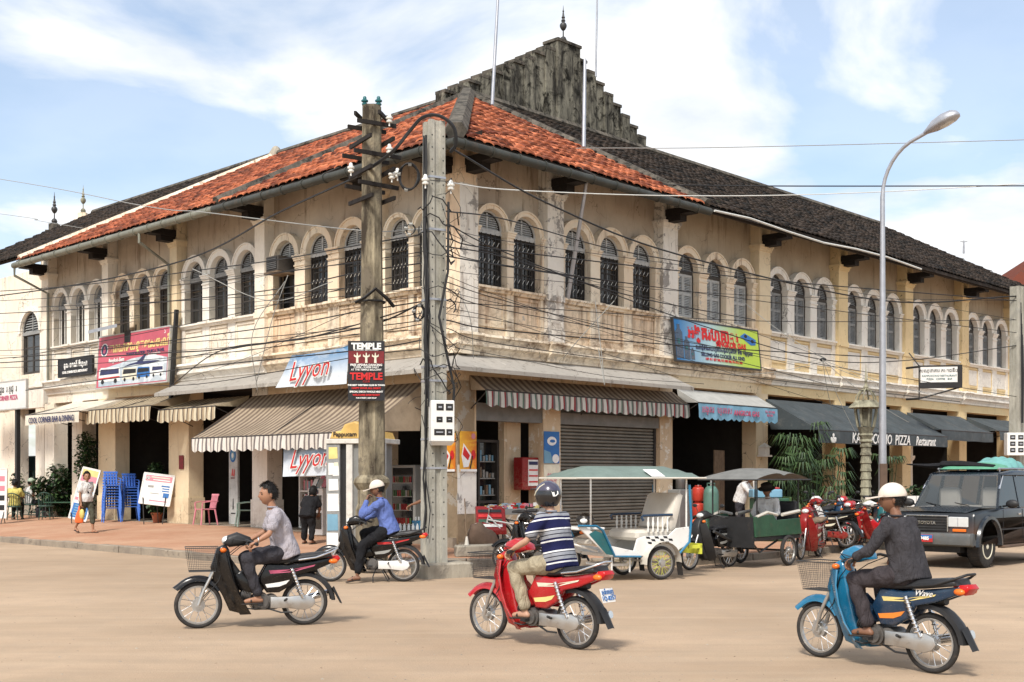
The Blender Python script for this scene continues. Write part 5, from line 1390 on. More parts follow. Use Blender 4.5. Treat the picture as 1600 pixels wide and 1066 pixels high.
def person(label, loc, rz, J, skin_, top, bottom, hat='hair', vox=.014, sleeve='long', leg='long', sc=1.0, shoe='sandal', hairlen=0, female=0, hem=None, group=None, grip=(1, 1)):
    th = thing('person', label, 'person', loc, rz, group); th.scale = (sc,)*3
    V = {k: Vector(v) for k, v in J.items() if k not in ('face',)}
    face = Vector(J.get('face', (1, 0, 0)))
    lat = (V['shL']-V['shR']); lat.z *= .5; lat.normalize()
    pel, ch, nk, hd = V['pel'], V['chest'], V['neck'], V['head']
    sp = lambda t: pel.lerp(ch, t); fat = 1.0-.06*female
    back = (ch-pel).normalized(); frd = lat.cross(back)*1.0
    st = [(pel-back*.06, .145, .11), (pel+back*.02, .163+.012*female, .118), (sp(.45), .140-.014*female, .100), (sp(.8), .152, .108), (ch+back*.03, .168*fat, .112), ((ch*.5+nk*.5), .150*fat, .092), (nk-back*.03, .09, .07)]
    body = MB(); torso(body, st, lat, -.006)
    limb(body, [nk-back*.06, nk.lerp(hd, .30), nk.lerp(hd, .62)], [.058, .050, .048])
    def arm_(S, k, mb, to=1.0):
        sh, el, wr = V['sh'+S], V['el'+S], V['wr'+S]
        limb(mb, [ch.lerp(nk, .55), sh, sh.lerp(el, .5), el], [.062+k*.7, .052+k, .043+k, .036+k])
        return sh, el, wr
    for S in 'LR':
        sh, el, wr = arm_(S, -.004, body)
        limb(body, [el, el.lerp(wr, .3), el.lerp(wr, .75), wr], [.036, .038, .030, .025])
        hp, kn, an = V['hip'+S], V['kn'+S], V['an'+S]
        limb(body, [hp, hp.lerp(kn, .4), kn], [.080, .073, .052])
        limb(body, [kn, kn.lerp(an, .3), kn.lerp(an, .75), an], [.052, .054, .036, .033])
        to = V['toe'+S]; fd = (to-an); fl = Vector((fd.x, fd.y, fd.z)); heel = an-Vector((fd.x, fd.y, 0)).normalized()*.035+Vector((0, 0, -.055)) if abs(fd.z) < .2 else an-fd.normalized()*.02
        limb(body, [heel, an.lerp(to, .45)+Vector((0, 0, -.02)), to], [.032, .036, .028])
    bv, bf = remesh(body, vox)
    # head, ears and hands belong to the same body mesh
    Mh = Matrix.Translation(hd) @ frame_from(face)
    hv, hf = grid_sphere(headshape)
    x = MB(); x.v, x.f, x.m = list(bv), list(bf), [0]*len(bf)
    x.M = Mh; x.add(hv, hf)
    for s in (-1, 1): x.ball((-.008, s*.079, -.004), 1, 8, 6, sc=(.018, .010, .032))
    x.M = Matrix.Identity(4)
    for S, sg, gk in (('L', 1, grip[0]), ('R', -1, grip[1])):
        el, wr = V['el'+S], V['wr'+S]; dd = (wr-el).normalized()
        hdv = Vector(J['hand'+S]) if 'hand'+S in J else (dd+Vector((0, 0, -.15)))
        nrm = Vector(J['palm'+S]) if 'palm'+S in J else Vector((0, 0, -1))
        ff = hdv.normalized(); sdd = ff.cross((nrm-ff*nrm.dot(ff)).normalized())
        tsgn = 1 if sdd.dot(-lat*sg) > 0 else -1
        hand(x, wr, hdv, nrm, gk, tsgn)
    mkobj('body', x.v, x.f, skin_, th)
    fx_ = MB(Mh)
    for s in (-1, 1):
        e = MB(Mh); e.ball((.087, s*.030, .007), 1, 10, 6, sc=(.009, .013, .0055)); e.build('eye', 'eye_dark', th, smooth=80)
        e = MB(Mh); e.tube([(.097, s*.014, .026), (.098, s*.030, .031), (.088, s*.047, .026)], [.003, .0035, .002], 5); e.build('eyebrow', 'hair_black', th)
    e = MB(Mh); e.ball((.098, 0, -.056), 1, 10, 6, sc=(.010, .023, .006)); e.build('mouth', 'lip', th, smooth=80)
    # shirt
    s = MB(); kk = .014
    st2 = [(pel-back*(.09 if hem is None else hem), .186, .155), (pel+back*.03, .182, .150), (sp(.45), .170-.016*female, .138), (sp(.8), .176-.008*female, .138), (ch+back*.02, .188*fat, .134), (ch.lerp(nk, .45), .176*fat, .112), (ch.lerp(nk, .8), .110, .085), (nk-back*.005, .066, .064)]
    torso(s, st2, lat, .004)
    for S in 'LR':
        sh, el, wr = V['sh'+S], V['el'+S], V['wr'+S]
        if sleeve == 'long':
            limb(s, [ch.lerp(nk, .55), sh, sh.lerp(el, .5), el], [.078, .076, .064, .056]); limb(s, [el, el.lerp(wr, .4), el.lerp(wr, .9)], [.056, .052, .044])
        else:
            limb(s, [ch.lerp(nk, .55), sh, sh.lerp(el, .45), sh.lerp(el, .72)], [.078, .076, .072, .070])
    sv, sf = remesh(s, vox, .0045); mkobj('shirt', sv, sf, top, th)
    # collar
    c = MB(); cm = nk.lerp(hd, .05)
    c.tube([cm+lat*.060*math.cos(t)+lat.cross(Vector((0,0,1)))*.056*math.sin(t)+Vector((0,0,.012)) for t in [2*math.pi*i/14 for i in range(15)]], .011, 6, cap=False); c.build('collar', top, th, smooth=80)
    # trousers
    s = MB(); torso(s, [(pel-back*.11, .14, .12), (pel-back*.05, .175, .150), (pel, .182, .148), (pel+back*.10, .168, .130)], lat, .0)
    for S in 'LR':
        hp, kn, an = V['hip'+S], V['kn'+S], V['an'+S]
        limb(s, [pel.lerp(hp, .6), hp.lerp(kn, .25), hp.lerp(kn, .7), kn], [.118, .106, .086, .076])
        e_ = .90 if leg == 'long' else .52
        limb(s, [kn, kn.lerp(an, .35*e_), kn.lerp(an, .7*e_), kn.lerp(an, e_)], [.076, .076, .068, .066 if leg == 'long' else .070])
    sv, sf = remesh(s, vox, .005); mkobj('trousers', sv, sf, bottom, th)
    for S in 'LR':
        an, to = V['an'+S], V['toe'+S]; fd = to-an; h2 = Vector((fd.x, fd.y, 0)).normalized() if abs(fd.x)+abs(fd.y) > .01 else Vector((1,0,0))
        m = MB(); base = Vector((an.x, an.y, min(an.z-.075, to.z-.03))) if abs(fd.z) < .2 else an
        heel = an-h2*.05+Vector((0, 0, -.085)); tip = to+h2*.045+Vector((0, 0, -.028))
        m.tube([heel, heel.lerp(tip, .45), tip-h2*.02, tip], [.036, .042, .044, .026], 10, flat=.25, up=(0, 0, 1)); m.tube([an.lerp(to, .55)+lat*.038-Vector((0, 0, .03)), an.lerp(to, .55)+Vector((0, 0, .018)), an.lerp(to, .55)-lat*.038-Vector((0, 0, .03))], .011, 6)
        m.build('sandal', shoe, th, smooth=60)
    # hair and headgear
    rn = random.Random(len(label))
    def hairf(x, y, z):
        p = headshape(x, y, z, 1); n_ = Vector((x, y, z)); return p*1.02+n_*(.010+.005*math.sin(37*x+29*y+19*z)+.012*max(0, z))
    low = -.45-hairlen
    hk = lambda x, y, z: (z > .50+.25*max(0, x)+.06*math.sin(9*y)) or (x < .22 and z > .12) or (x < -.18 and z > low+.05*math.sin(11*y))
    if hat != 'helmet':
        v, f = grid_sphere(hairf, keep=hk); mm_ = MB(Mh); mm_.add(v, f)
        for q in f:
            if hat != 'hair' and Vector(v[q[0]]).z > .02: continue
            for _ in range(5):
                c_ = (Vector(v[q[0]])+Vector(v[q[2]]))/2+Vector((rn.uniform(-1, 1), rn.uniform(-1, 1), rn.uniform(-1, 1)))*.008; d_ = (c_.normalized()*.6+Vector((rn.uniform(-.6, .6), rn.uniform(-.5, .5), rn.uniform(-.9, .1)))).normalized()*.024; w_ = d_.orthogonal().normalized()*.003
                mm_.add([c_-w_, c_+w_, c_+d_], [(0, 1, 2)])
        mkobj('hair', mm_.v, mm_.f, 'hair_black', th)
    if hat in ('cap_cream', 'cap_green', 'cap_lilac'):
        cp_ = MB(Mh)
        v, f = grid_sphere(lambda x, y, z: Vector((x*.128-.006, y*.106, z*.122+.034)) if z > 0 else Vector((x*.128-.006, y*.106, z*.03+.034)), 24, 16, keep=lambda x, y, z: z > -.2)
        cp_.add(v, f)
        br = [(.09, -.090, .032), (.185, -.068, .020), (.235, 0, .014), (.185, .068, .020), (.09, .090, .032)]
        bb = [(a, b_, c_+.008+.012*(1-abs(b_)/.085)) for a, b_, c_ in br]
        cp_.add(br+bb, [(0, 1, 2, 3, 4), (9, 8, 7, 6, 5)]+[(i, i+1, 6+i, 5+i) for i in range(4)])
        cp_.build('cap', hat, th, smooth=50)
    if hat == 'bucket':
        cp_ = MB(Mh); cp_.lathe([(.165, .01), (.17, .015), (.112, .055), (.100, .12), (.06, .145), (.01, .15)], (0, 0, 0), 20); cp_.build('hat', 'cap_lilac', th, smooth=40)
    if hat == 'brown':
        cp_ = MB(Mh); cp_.lathe([(.17, .03), (.175, .038), (.112, .062), (.105, .13), (.06, .155), (.01, .16)], (0, 0, 0), 20); cp_.build('hat', 'wood_dark', th, smooth=40)
    if hat == 'helmet':
        hp_ = MB(Mh)
        v, f = grid_sphere(lambda x, y, z: Vector((x*.148-.008, y*.128, z*.150+.020)), 32, 24, keep=lambda x, y, z: not (x > .62 and z < .45 and z > -.75) and z > -.80)
        hp_.add(v, f); hp_.build('helmet', 'helmet_paint', th, smooth=80)
        q = MB(Mh); q.tube([(.11, y*1.0, .09-.3*y*y) for y in (-.12, -.08, 0, .08, .12)], [.02]*5, 6, flat=.4); q.build('visor', 'black_plastic', th, smooth=60)
        q = MB(Mh); q.add([(-.13, .085, .045), (-.145, .06, .045), (-.15, .055, .0), (-.14, .078, .0)], [(0,1,2,3)]); 
        for (a, b, c_, d_) in (((-.118,.082,.055), (-.155,.012,.055), (-.160,.012,.025), (-.148,.045,.0)),): q.add([a, b, c_, d_], [(0,1,2,3)])
        q.v = [tuple(Vector(p)) for p in q.v]; q.build('sticker', 'white_ink', th)
        q = MB(Mh); q.tube([(x*.149-.008, math.sqrt(max(0, 1-x*x-z*z))*.130, z*.152+.020) for x, z in ((-.2, .75), (.1, .55), (.4, .25), (.58, .0))], .006, 6); q.build('helmet_stripe', 'cream_ink', th)
    return th
def helmet_mat():
    t = NT('helmet_paint'); o = t.n('ShaderNodeTexCoord').outputs['Object']; s = t.n('ShaderNodeSeparateXYZ'); t.l(o, s.inputs[0])
    c = t.mix(t.ramp(s.outputs[2], 1.60, 1.605), (.012, .012, .014), (.05, .045, .075)); t.fin(c, .22, 0, .5); t.b.inputs['Coat Weight'].default_value = .5
helmet_mat()
# riding pose in the bike's own frame (x forward, y left, origin on the ground between the wheels)
def ride(dx=0, dz=0, lean=0, face=(1, 0, -.08), turn=0):
    J = dict(pel=(-.38+dx, 0, .885+dz), chest=(-.34+dx+lean, 0, 1.20+dz), neck=(-.30+dx+lean*1.3, 0, 1.37+dz), head=(-.255+dx+lean*1.4, 0, 1.535+dz),
             shL=(-.32+dx+lean*1.2, .185, 1.315+dz), shR=(-.32+dx+lean*1.2, -.185, 1.315+dz), elL=(-.20+dx*.5+lean*.5, .30, 1.09+dz), elR=(-.20+dx*.5+lean*.5, -.30, 1.09+dz),
             wrL=(-.03, .33, 1.005), wrR=(-.03, -.33, 1.005), hipL=(-.33+dx, .10, .85+dz), hipR=(-.33+dx, -.10, .85+dz),
             knL=(.08, .19, .80), knR=(.08, -.19, .80), anL=(-.06, .17, .375), anR=(-.06, -.17, .375), toeL=(.09, .18, .31), toeR=(.09, -.18, .31),
             handL=(1, -.05, -.55), handR=(1, .05, -.55), palmL=(-.3, 0, -1), palmR=(-.3, 0, -1), face=face)
    return J
# ================================================================ motorbikes
def wheel(parent, x, r=.27, rimm='alloy', name='wheel', spokes=18, y=0, tw=.030, z=None, hub=.045, hubw=.05, spm='chrome'):
    z = r if z is None else z
    w = MB(); w.torus((0, 0, 0), r-tw*.9, tw*.9, 40, 10, q2=tw); o = w.build('wheel', 'rubber', parent, loc=(x, y, z), smooth=60)
    q = MB(); q.torus((0, 0, 0), r-tw*2.05, .009, 36, 6, q2=.017); q.torus((0, 0, 0), r-tw*1.7, .006, 36, 6, q2=.022); q.build('rim', rimm, o, smooth=60)
    q = MB(); q.cyl((0, -hubw, 0), (0, hubw, 0), hub, n=14); q.cyl((0, -hubw*.5, 0), (0, hubw*.5, 0), hub*1.7, n=18); q.build('hub', 'alloy', o, smooth=40)
    q = MB()
    for k in range(spokes):
        a = 2*math.pi*k/spokes; b = a+(.35 if k % 2 else -.35); s = 1 if (k//2) % 2 else -1
        q.cyl((hub*1.5*math.cos(b), s*hubw*.5, hub*1.5*math.sin(b)), ((r-tw*2)*math.cos(a), 0, (r-tw*2)*math.sin(a)), .0035, n=4, cap=False)
    stuff(q.build('spokes', spm, o))
    return o
def bike(label, a, b, p, name='motorbike'):
    """a, b: ground contact of front and rear wheel; p: look"""
    fw = (a-b); c = (a+b)/2; rz = math.atan2(fw.y, fw.x)
    th = thing(name, label, 'motorbike', (c.x, c.y, c.z), rz, p.get('group'))
    pa, pb = p['paint'], p.get('paint2', p['paint'])
    xr, xf, r = -.605, .605, .27
    wheel(th, xf); wheel(th, xr)
    L = p.get('lod', 2)
    # fork, front fender
    m = MB()
    for s in (-1, 1): m.tube([(xf, s*.065, .27), (xf-.06, s*.07, .44), (xf-.20, s*.065, .72)], [.020, .020, .017], 8); m.box(xf-.035, xf+.03, s*.05-.012, s*.05+.012, .25, .36)
    m.build('fork', p.get('fork', 'alloy'), th, smooth=50)
    f = MB(); n = 12; vs = []
    for i in range(n+1):
        a_ = R(148-112*i/n); rr = .315
        for j, (yy, dr) in enumerate(((-.065, -.055), (-.06, -.015), (-.03, .006), (0, .012), (.03, .006), (.06, -.015), (.065, -.055))):
            q = rr+dr; vs.append((xf+q*math.cos(a_)*(1.08 if i == n else 1), yy*(1-.25*(i/n)), .285+q*math.sin(a_)))
    f.add(vs, [(i*7+j, i*7+j+1, (i+1)*7+j+1, (i+1)*7+j) for i in range(n) for j in range(6)]); f.build('front_fender', pa, th, smooth=60)
    # leg shield with inner cowl
    s = MB(); s.slab([(.47, .70), (.40, .92), (.30, .97), (.26, .90), (.20, .62), (.14, .40), (.08, .24), (.12, .16), (.26, .20), (.34, .38), (.44, .56)], -.085, .085, .03)
    s.build('front_cowl', pa, th, smooth=50)
    for sg in (-1, 1):
        s = MB(); vs = []
        rows = [(.42, .86, .09, .15), (.39, .72, .10, .21), (.34, .55, .10, .235), (.27, .38, .10, .235), (.18, .22, .09, .20), (.14, .15, .08, .15)]
        for x, z, y0, y1 in rows:
            vs += [(x, sg*y0, z), (x-.045, sg*(y0+y1)/2, z+.005), (x-.115, sg*y1, z+.01), (x-.125, sg*(y1-.01), z+.01), (x-.05, sg*y0, z)]
        s.add(vs, [(i*5+j, i*5+(j+1) % 5, (i+1)*5+(j+1) % 5, (i+1)*5+j) for i in range(5) for j in range(5)]+[(0, 1, 2, 3, 4), (29, 28, 27, 26, 25)]); s.build('leg_shield', pa, th, smooth=45)
    # handlebar cowl, headlight, bars
    s = MB(); s.slab([(.33, .98), (.28, 1.06), (.17, 1.10), (.02, 1.04), (.00, .98), (.10, .95), (.26, .93)], -.10, .10, .045); s.build('headlight_cowl', p.get('cowl', pa), th, smooth=50)
    s = MB(); s.ball((.285, 0, 1.005), 1, 14, 8, sc=(.06, .085, .055)); s.build('headlight', 'lens_clear', th, smooth=80)
    for sg in (-1, 1):
        s = MB(); s.ball((.33, sg*.12, .90), 1, 10, 6, sc=(.04, .035, .028)); s.build('indicator', 'orange_lens', th, smooth=80)
        s = MB(); s.tube([(.10, sg*.08, 1.0), (.07, sg*.2, 1.015), (.0, sg*.28, .99), (-.03, sg*.40, .975)], .014, 8); s.tube([(.0, sg*.285, .99), (-.03, sg*.405, .975)], .02, 8)
        s.tube([(.06, sg*.24, 1.0), (.09, sg*.33, .985), (.06, sg*.40, .97)], .006, 5); s.build('handlebar', 'black_plastic', th, smooth=50)
        if p.get('mirror', 1):
            s = MB(); s.tube([(.04, sg*.22, 1.01), (.06, sg*.26, 1.12), (.05, sg*.30, 1.17)], .006, 5); s.ball((.045, sg*.32, 1.19), 1, 10, 6, sc=(.012, .06, .035)); s.build('mirror', 'black_plastic', th, smooth=60)
    s = MB(); s.tube([(.02, .22, .99), (.14, .16, .94), (.30, .10, .80), (.38, .09, .55), (.56, .08, .33)], .005, 5); s.tube([(.02, -.22, .99), (.16, -.14, .92), (.32, -.08, .80), (.40, -.09, .5), (.58, -.08, .32)], .005, 5); s.tube([(.04, .24, 1.0), (.22, .2, 1.03), (.24, .06, .96)], .004, 5); s.build('cable', 'black_plastic', th, smooth=60)
    # frame tube, underbone
    s = MB(); s.tube([(.28, 0, .78), (.10, 0, .52), (-.08, 0, .46), (-.30, 0, .60), (-.75, 0, .66)], .045, 8); s.tube([(.14, 0, .40), (-.1, 0, .26), (-.42, 0, .27)], .03, 8); s.build('frame', 'black_plastic', th, smooth=50)
    s = MB(); s.slab([(.22, .62), (.10, .66), (-.02, .56), (-.14, .60), (-.20, .52), (-.12, .42), (.06, .38), (.16, .44)], -.07, .07, .025); s.build('centre_cover', pb, th, smooth=50)
    # side covers and tail
    for sg in (-1, 1):
        s = MB(); s.slab([(-.06, .56), (-.16, .74), (-.40, .72), (-.70, .76), (-.94, .80), (-.93, .73), (-.70, .64), (-.52, .60), (-.44, .48), (-.30, .40), (-.16, .40)], .055, .13, .02)
        s.v = [(x, sg*y*(1-.35*max(0, (-x-.55)/.4)), z) for x, y, z in s.v]; s.build('side_cover', pb, th, smooth=45)
        g_ = MB(); ss = sg
        deco = p.get('deco', 'white_ink')
        g_.add([(x, ss*(.1335*(1-.35*max(0, (-x-.55)/.4))), z) for x, z in ((-.18, .66), (-.45, .665), (-.72, .715), (-.70, .695), (-.45, .635), (-.20, .62))], [(0,1,2,3,4,5)])
        g_.build('decal', deco, th)
        g_ = MB(); g_.add([(x, ss*.1335, z) for x, z in ((-.14, .50), (-.30, .52), (-.42, .545), (-.38, .50), (-.30, .47), (-.16, .46))], [(0,1,2,3,4,5)]); g_.build('decal', p.get('deco2', deco), th)
        s = MB(); s.tube([(-.44, sg*.15, .68), (-.50, sg*.15, .52), (-.575, sg*.13, .33)], [.018, .018, .016], 8)
        for k in range(9): t = k/8; s.torus((-.45-.105*t, sg*.15, .66-.28*t), .026, .006, 10, 5, axis='z')
        s.build('shock_absorber', 'chrome', th, smooth=50)
    # seat
    s = MB(); s.slab([(-.06, .735), (-.12, .79), (-.28, .80), (-.44, .80), (-.56, .835), (-.80, .86), (-.90, .855), (-.92, .80), (-.60, .755), (-.30, .73), (-.12, .72)], -.135, .135, .035)
    s.v = [(x, y*(.62+.38*min(1, max(0, (-x-.06)/.22))), z) for x, y, z in s.v]; s.build('seat', p.get('seat', 'seat_vinyl'), th, smooth=50)
    if p.get('rail', 1):
        s = MB(); s.tube([(-.52, .15, .775), (-.72, .15, .80), (-.90, .13, .86), (-.985, .06, .90), (-.985, -.06, .90), (-.90, -.13, .86), (-.72, -.15, .80), (-.52, -.15, .775)], .012, 8); s.build('grab_rail', 'chrome' if p.get('rail', 1) == 1 else 'black_plastic', th, smooth=50)
    s = MB(); s.slab([(-.86, .80), (-.99, .815), (-1.02, .78), (-.97, .72), (-.86, .73)], -.085, .085, .02); s.build('tail_light', 'red_lens', th, smooth=50)
    for sg in (-1, 1):
        s = MB(); s.ball((-.93, sg*.095, .75), 1, 10, 6, sc=(.055, .028, .03)); s.build('indicator', 'orange_lens', th, smooth=80)
    # rear fender and plate
    f = MB(); vs = []; n = 10
    for i in range(n+1):
        a_ = R(70+112*i/n); rr = .325+(.03*max(0, i-6)/4)
        for yy, dr in ((-.07, -.05), (-.065, -.01), (0, .008), (.065, -.01), (.07, -.05)): q = rr+dr; vs.append((xr+q*math.cos(a_), yy, .30+q*math.sin(a_)))
    f.add(vs, [(i*5+j, i*5+j+1, (i+1)*5+j+1, (i+1)*5+j) for i in range(n) for j in range(4)])
    f.add([(-.93, -.06, .42), (-.93, .06, .42), (-1.03, .055, .24), (-1.03, -.055, .24), (-.95, 0, .45), (-1.045, 0, .25)], [(0, 4, 5, 3), (4, 1, 2, 5)]); f.build('rear_fender', 'black_plastic', th, smooth=60)
    if p.get('plate'):
        s = MB(); s.box(-.004, .004, -.10, .10, -.07, .07); o = s.build('number_plate', p.get('platem', 'white_ink'), th, loc=(-.985, 0, .57), rot=(0, R(18), 0))
        t = text(p['plate'], .062, 'blue_ink', o, (-.010, 0, 0), (R(90), 0, R(-90)))
    # engine, chain case, exhaust, pegs, stand
    s = MB(); s.tube([(.13, 0, .38), (.02, 0, .35)], [.065, .07], 10)
    for k in range(6): s.tube([(.125-.018*k, 0, .38-.004*k), (.118-.018*k, 0, .378-.004*k)], .085, 10)
    s.cyl((-.10, -.13, .30), (-.10, .13, .30), .095, n=16); s.cyl((-.22, -.10, .29), (-.22, .10, .29), .085, n=16); s.cyl((-.10, .13, .30), (-.10, .16, .30), .07, n=16); s.box(-.24, .0, -.10, .10, .20, .34, b=.02); s.build('engine', p.get('eng', 'engine_grey'), th, smooth=40)
    s = MB(); s.slab([(-.20, .35), (-.40, .35), (-.62, .365), (-.70, .33), (-.72, .27), (-.68, .22), (-.60, .19), (-.40, .215), (-.20, .22)], .085, .125, .012); s.build('chain_case', p.get('chain', 'alloy'), th, smooth=40)
    s = MB(); s.tube([(.05, -.09, .30), (-.02, -.12, .20), (-.25, -.14, .19), (-.45, -.15, .25)], .018, 8); s.tube([(-.42, -.155, .24), (-.55, -.165, .28), (-.90, -.17, .36)], [.03, .042, .04], 12); s.build('exhaust', 'chrome', th, smooth=50)
    s = MB(); s.tube([(-.08, -.22, .265), (-.08, .22, .265)], .012, 6)
    for sg in (-1, 1): s.box(-.11, -.05, sg*.20-.04, sg*.20+.04, .262, .285); s.tube([(-.36, sg*.10, .30), (-.38, sg*.20, .33)], .014, 6)
    s.tube([(-.14, .12, .24), (-.02, .19, .22), (.06, .20, .235)], .008, 6); s.build('footrest', 'black_plastic', th, smooth=40)
    s = MB()
    if p.get('parked'): s.tube([(-.16, .09, .22), (-.12, .17, .1), (-.13, .24, .005)], .010, 6); s.tube([(-.26, -.1, .2), (-.36, -.14, .03), (-.36, .14, .03), (-.26, .1, .2)], .010, 6)
    else: s.tube([(-.16, .09, .22), (-.32, .13, .17), (-.45, .14, .17)], .010, 6)
    s.build('stand', 'black_plastic', th, smooth=40)
    if p.get('basket'):
        s = MB(); y0, y1, z0, z1 = -.15, .15, .66, .93
        def bp(u, v): # perimeter point u, height v
            tx, ty = (.15+.04*v), (.125+.045*v)
            c = [(.56+tx, -ty), (.56+tx, ty), (.56-tx*.95, ty), (.56-tx*.95, -ty)]; i = int(u) % 4; f_ = u-int(u); A, B = c[i], c[(i+1) % 4]
            return (A[0]+(B[0]-A[0])*f_, A[1]+(B[1]-A[1])*f_, z0+(z1-z0)*v)
        for k in range(64): s.tube([bp(k/16, 0), bp(k/16, 1)], .0013, 3, cap=False)
        for v in range(14): s.tube([bp(k/1, v/13) for k in range(4)]+[bp(0, v/13)], .0013, 3, cap=False)
        for k in range(12): s.tube([bp(k/12, 0), bp(3-k/12, 0)], .0013, 3, cap=False)
        stuff(s.build('basket_mesh', 'dark_metal', th)); s = MB(); s.tube([bp(k, 1) for k in range(4)]+[bp(0, 1)], .006, 5); s.tube([bp(k, 0) for k in range(4)]+[bp(0, 0)], .004, 5); s.tube([(.42, 0, .70), (.33, 0, .72)], .012, 5); s.build('basket_frame', 'dark_metal', th)
    return th
def at_bike(th): return tuple(th.location), th.rotation_euler.z
M1 = bike('black motorbike with wire basket and chrome rail ridden by the bare headed man', gp(312.7, 982), gp(473, 976.6), dict(paint='black_paint', paint2='black_paint', mirror=0, basket=1, deco='pink_ink', deco2='white_ink', cowl='black_plastic'))
person('man in a light grey short sleeved shirt riding the black motorbike, bare headed', *at_bike(M1), ride(lean=.05, face=(1, .28, -.05)), 'skin_tan', 'shirt_grey', 'trouser_grey', 'hair', sleeve='short')
w_ = MB(); w_.torus((-.05, .325, 1.02), .03, .008, 14, 6, axis='x'); WT = w_.build('wrist_watch', 'chrome', bpy.data.objects['person'], smooth=60)
M2 = bike('bright red motorbike with front basket and white number plate, ridden by the helmeted man', gp(762, 998), gp(903.6, 1015), dict(paint='red_paint', mirror=0, basket=1, deco='cream_ink', deco2='gold_ink', plate='ភ្នំពេញ\n1Q-8357', cowl='red_paint'))
person('rider seen from behind in a striped polo shirt, khaki trousers and a dark helmet', *at_bike(M2), ride(dx=.0, lean=.03, face=(1, 0, -.05)), 'skin_light', 'shirt_striped', 'trouser_khaki', 'helmet', sleeve='short')
M3 = bike('bright blue motorbike with orange and yellow flashes and a wire basket', gp(1280.4, 1027), gp(1456.8, 1052.4), dict(paint='blue_paint', paint2='navy_paint', mirror=0, basket=1, deco='gold_ink', deco2='orange_flash', rail=2) if mat('orange_flash', (.72, .22, .03), .5) else 0)
person('man in a charcoal long sleeved shirt and cream cap riding the blue motorbike', *at_bike(M3), ride(lean=.04, face=(1, .85, -.08)), 'skin_brown', 'shirt_charcoal', 'trouser_brown', 'cap_cream')
t = text('Wave', .075, 'white_ink', M3, (-.60, .128, .715), (R(90), 0, R(180)), shear=.4)
M4 = bike('black motorbike stopped at the kerb under a man in a blue shirt', gp(514, 909), gp(632.4, 909), dict(paint='black_paint', deco='red_ink', deco2='cable_grey', rail=2, chain='white_paint', parked=1, mirror=0))
J = ride(lean=.06, face=(1, .15, -.25)); J.update(elL=(.06, .27, 1.10), wrL=(-.01, .12, 1.35), handL=(-.3, -.35, 1), palmL=(-1, -.2, 0), knL=(.05, .24, .62), anL=(.12, .30, .14), toeL=(.26, .34, .05), wrR=(.06, -.33, 1.03), elR=(-.10, -.3, 1.10))
person('man in a blue shirt and pale cap astride the stopped motorbike, hand at his mouth', *at_bike(M4), J, 'skin_brown', 'shirt_blue', 'trouser_black', 'cap_cream', grip=(1.2, 1))
P_ = dict(paint='navy_paint', deco='cable_grey', parked=1, lod=1)
M5 = bike('dark motorbike coupled to the white carriage, half hidden behind the helmeted rider', gp(783, 893), gp(893, 897), dict(paint='black_paint', paint2='black_paint', parked=1))
M6 = bike('old black motorbike parked between the white carriage and the dark carriage', gp(1079, 891), gp(1138, 886), dict(paint='black_plastic', paint2='black_paint', deco='cable_grey', parked=1, rail=2, cowl='black_plastic'))
def pv(x, y): v = Vector(((x-800)/1880*y, y)); return Vector((v.x, v.y, pav(v.x, v.y)))
RB = dict(paint='old_red_paint', deco='cream_ink', parked=1, eng='engine_grey', chain='old_red_paint', rail=2)
bike('faded red motorbike with tan seat just behind the dark carriage', gp(1240, 877), gp(1288, 868), dict(RB, seat='wood_old') )
bike('dark scooter with a red and white headlight cowl, behind the faded red motorbike', pv(1296, 28.6), pv(1345, 30.2), dict(paint='navy_paint', paint2='old_red_paint', cowl='red_paint', parked=1, deco='white_ink'))
bike('red motorbike facing the street left of the carved stone lamp', gp(1327, 862), pv(1338, 28.6), dict(RB, paint='red_paint', paint2='red_paint', plate='1A-2206'))
bike('scuffed red motorbike directly left of the cream capped rider', gp(1352, 860), pv(1388, 28.4), dict(RB, cowl='white_paint', paint2='red_paint'))
bike('black motorbike parked deep behind the row of red motorbikes', pv(1366, 29.4), pv(1400, 31.0), dict(P_, parked=1))
bike('blue and white scooter behind the green box of the dark carriage', pv(1258, 28.2), pv(1300, 29.6), dict(paint='white_paint', paint2='blue_paint', parked=1))

bike('dusty red motorbike parked close behind the dark carriage wheel, handlebar towards the palms', pv(1262, 27.6), pv(1310, 27.0), dict(RB, seat='seat_vinyl', paint2='black_paint'))
bike('black and red motorbike jammed between the two red ones by the stone lamp', gp(1310, 864), pv(1352, 28.8), dict(RB, paint='black_paint', paint2='red_paint', cowl='red_paint'))
bike('dark green motorbike nearest the cream capped rider\'s back, under the steel lamp', gp(1372, 858), pv(1410, 29.6), dict(RB, paint='teal_paint', paint2='black_paint', chain='alloy'))
# ================================================================ passenger carriages
def cart_frame(a, b):
    """a near wheel contact, b far wheel contact"""
    c = (a+b)/2; ax = (a-b); rz = math.atan2(ax.y, ax.x)-R(90); return c, rz, ax.length
a, b = gp(1033, 906), gp(974, 898.5); c, rz, tr = cart_frame(a, b)
C1 = thing('passenger_carriage', 'white and blue two wheeled passenger carriage with green canopy and yellow spoked wheels', 'carriage', tuple(c), rz)
# local: x forward?  near side is +y, forward is -x seen from the street, so flip
C1.rotation_euler.z = rz
Wd = .50
yel = mat('yellow_paint', (.60, .62, .06), .4)
for s in (1, -1): wheel(C1, 0, .285, 'alloy', y=s*tr/2, tw=.036, spokes=24, spm='yellow_paint')
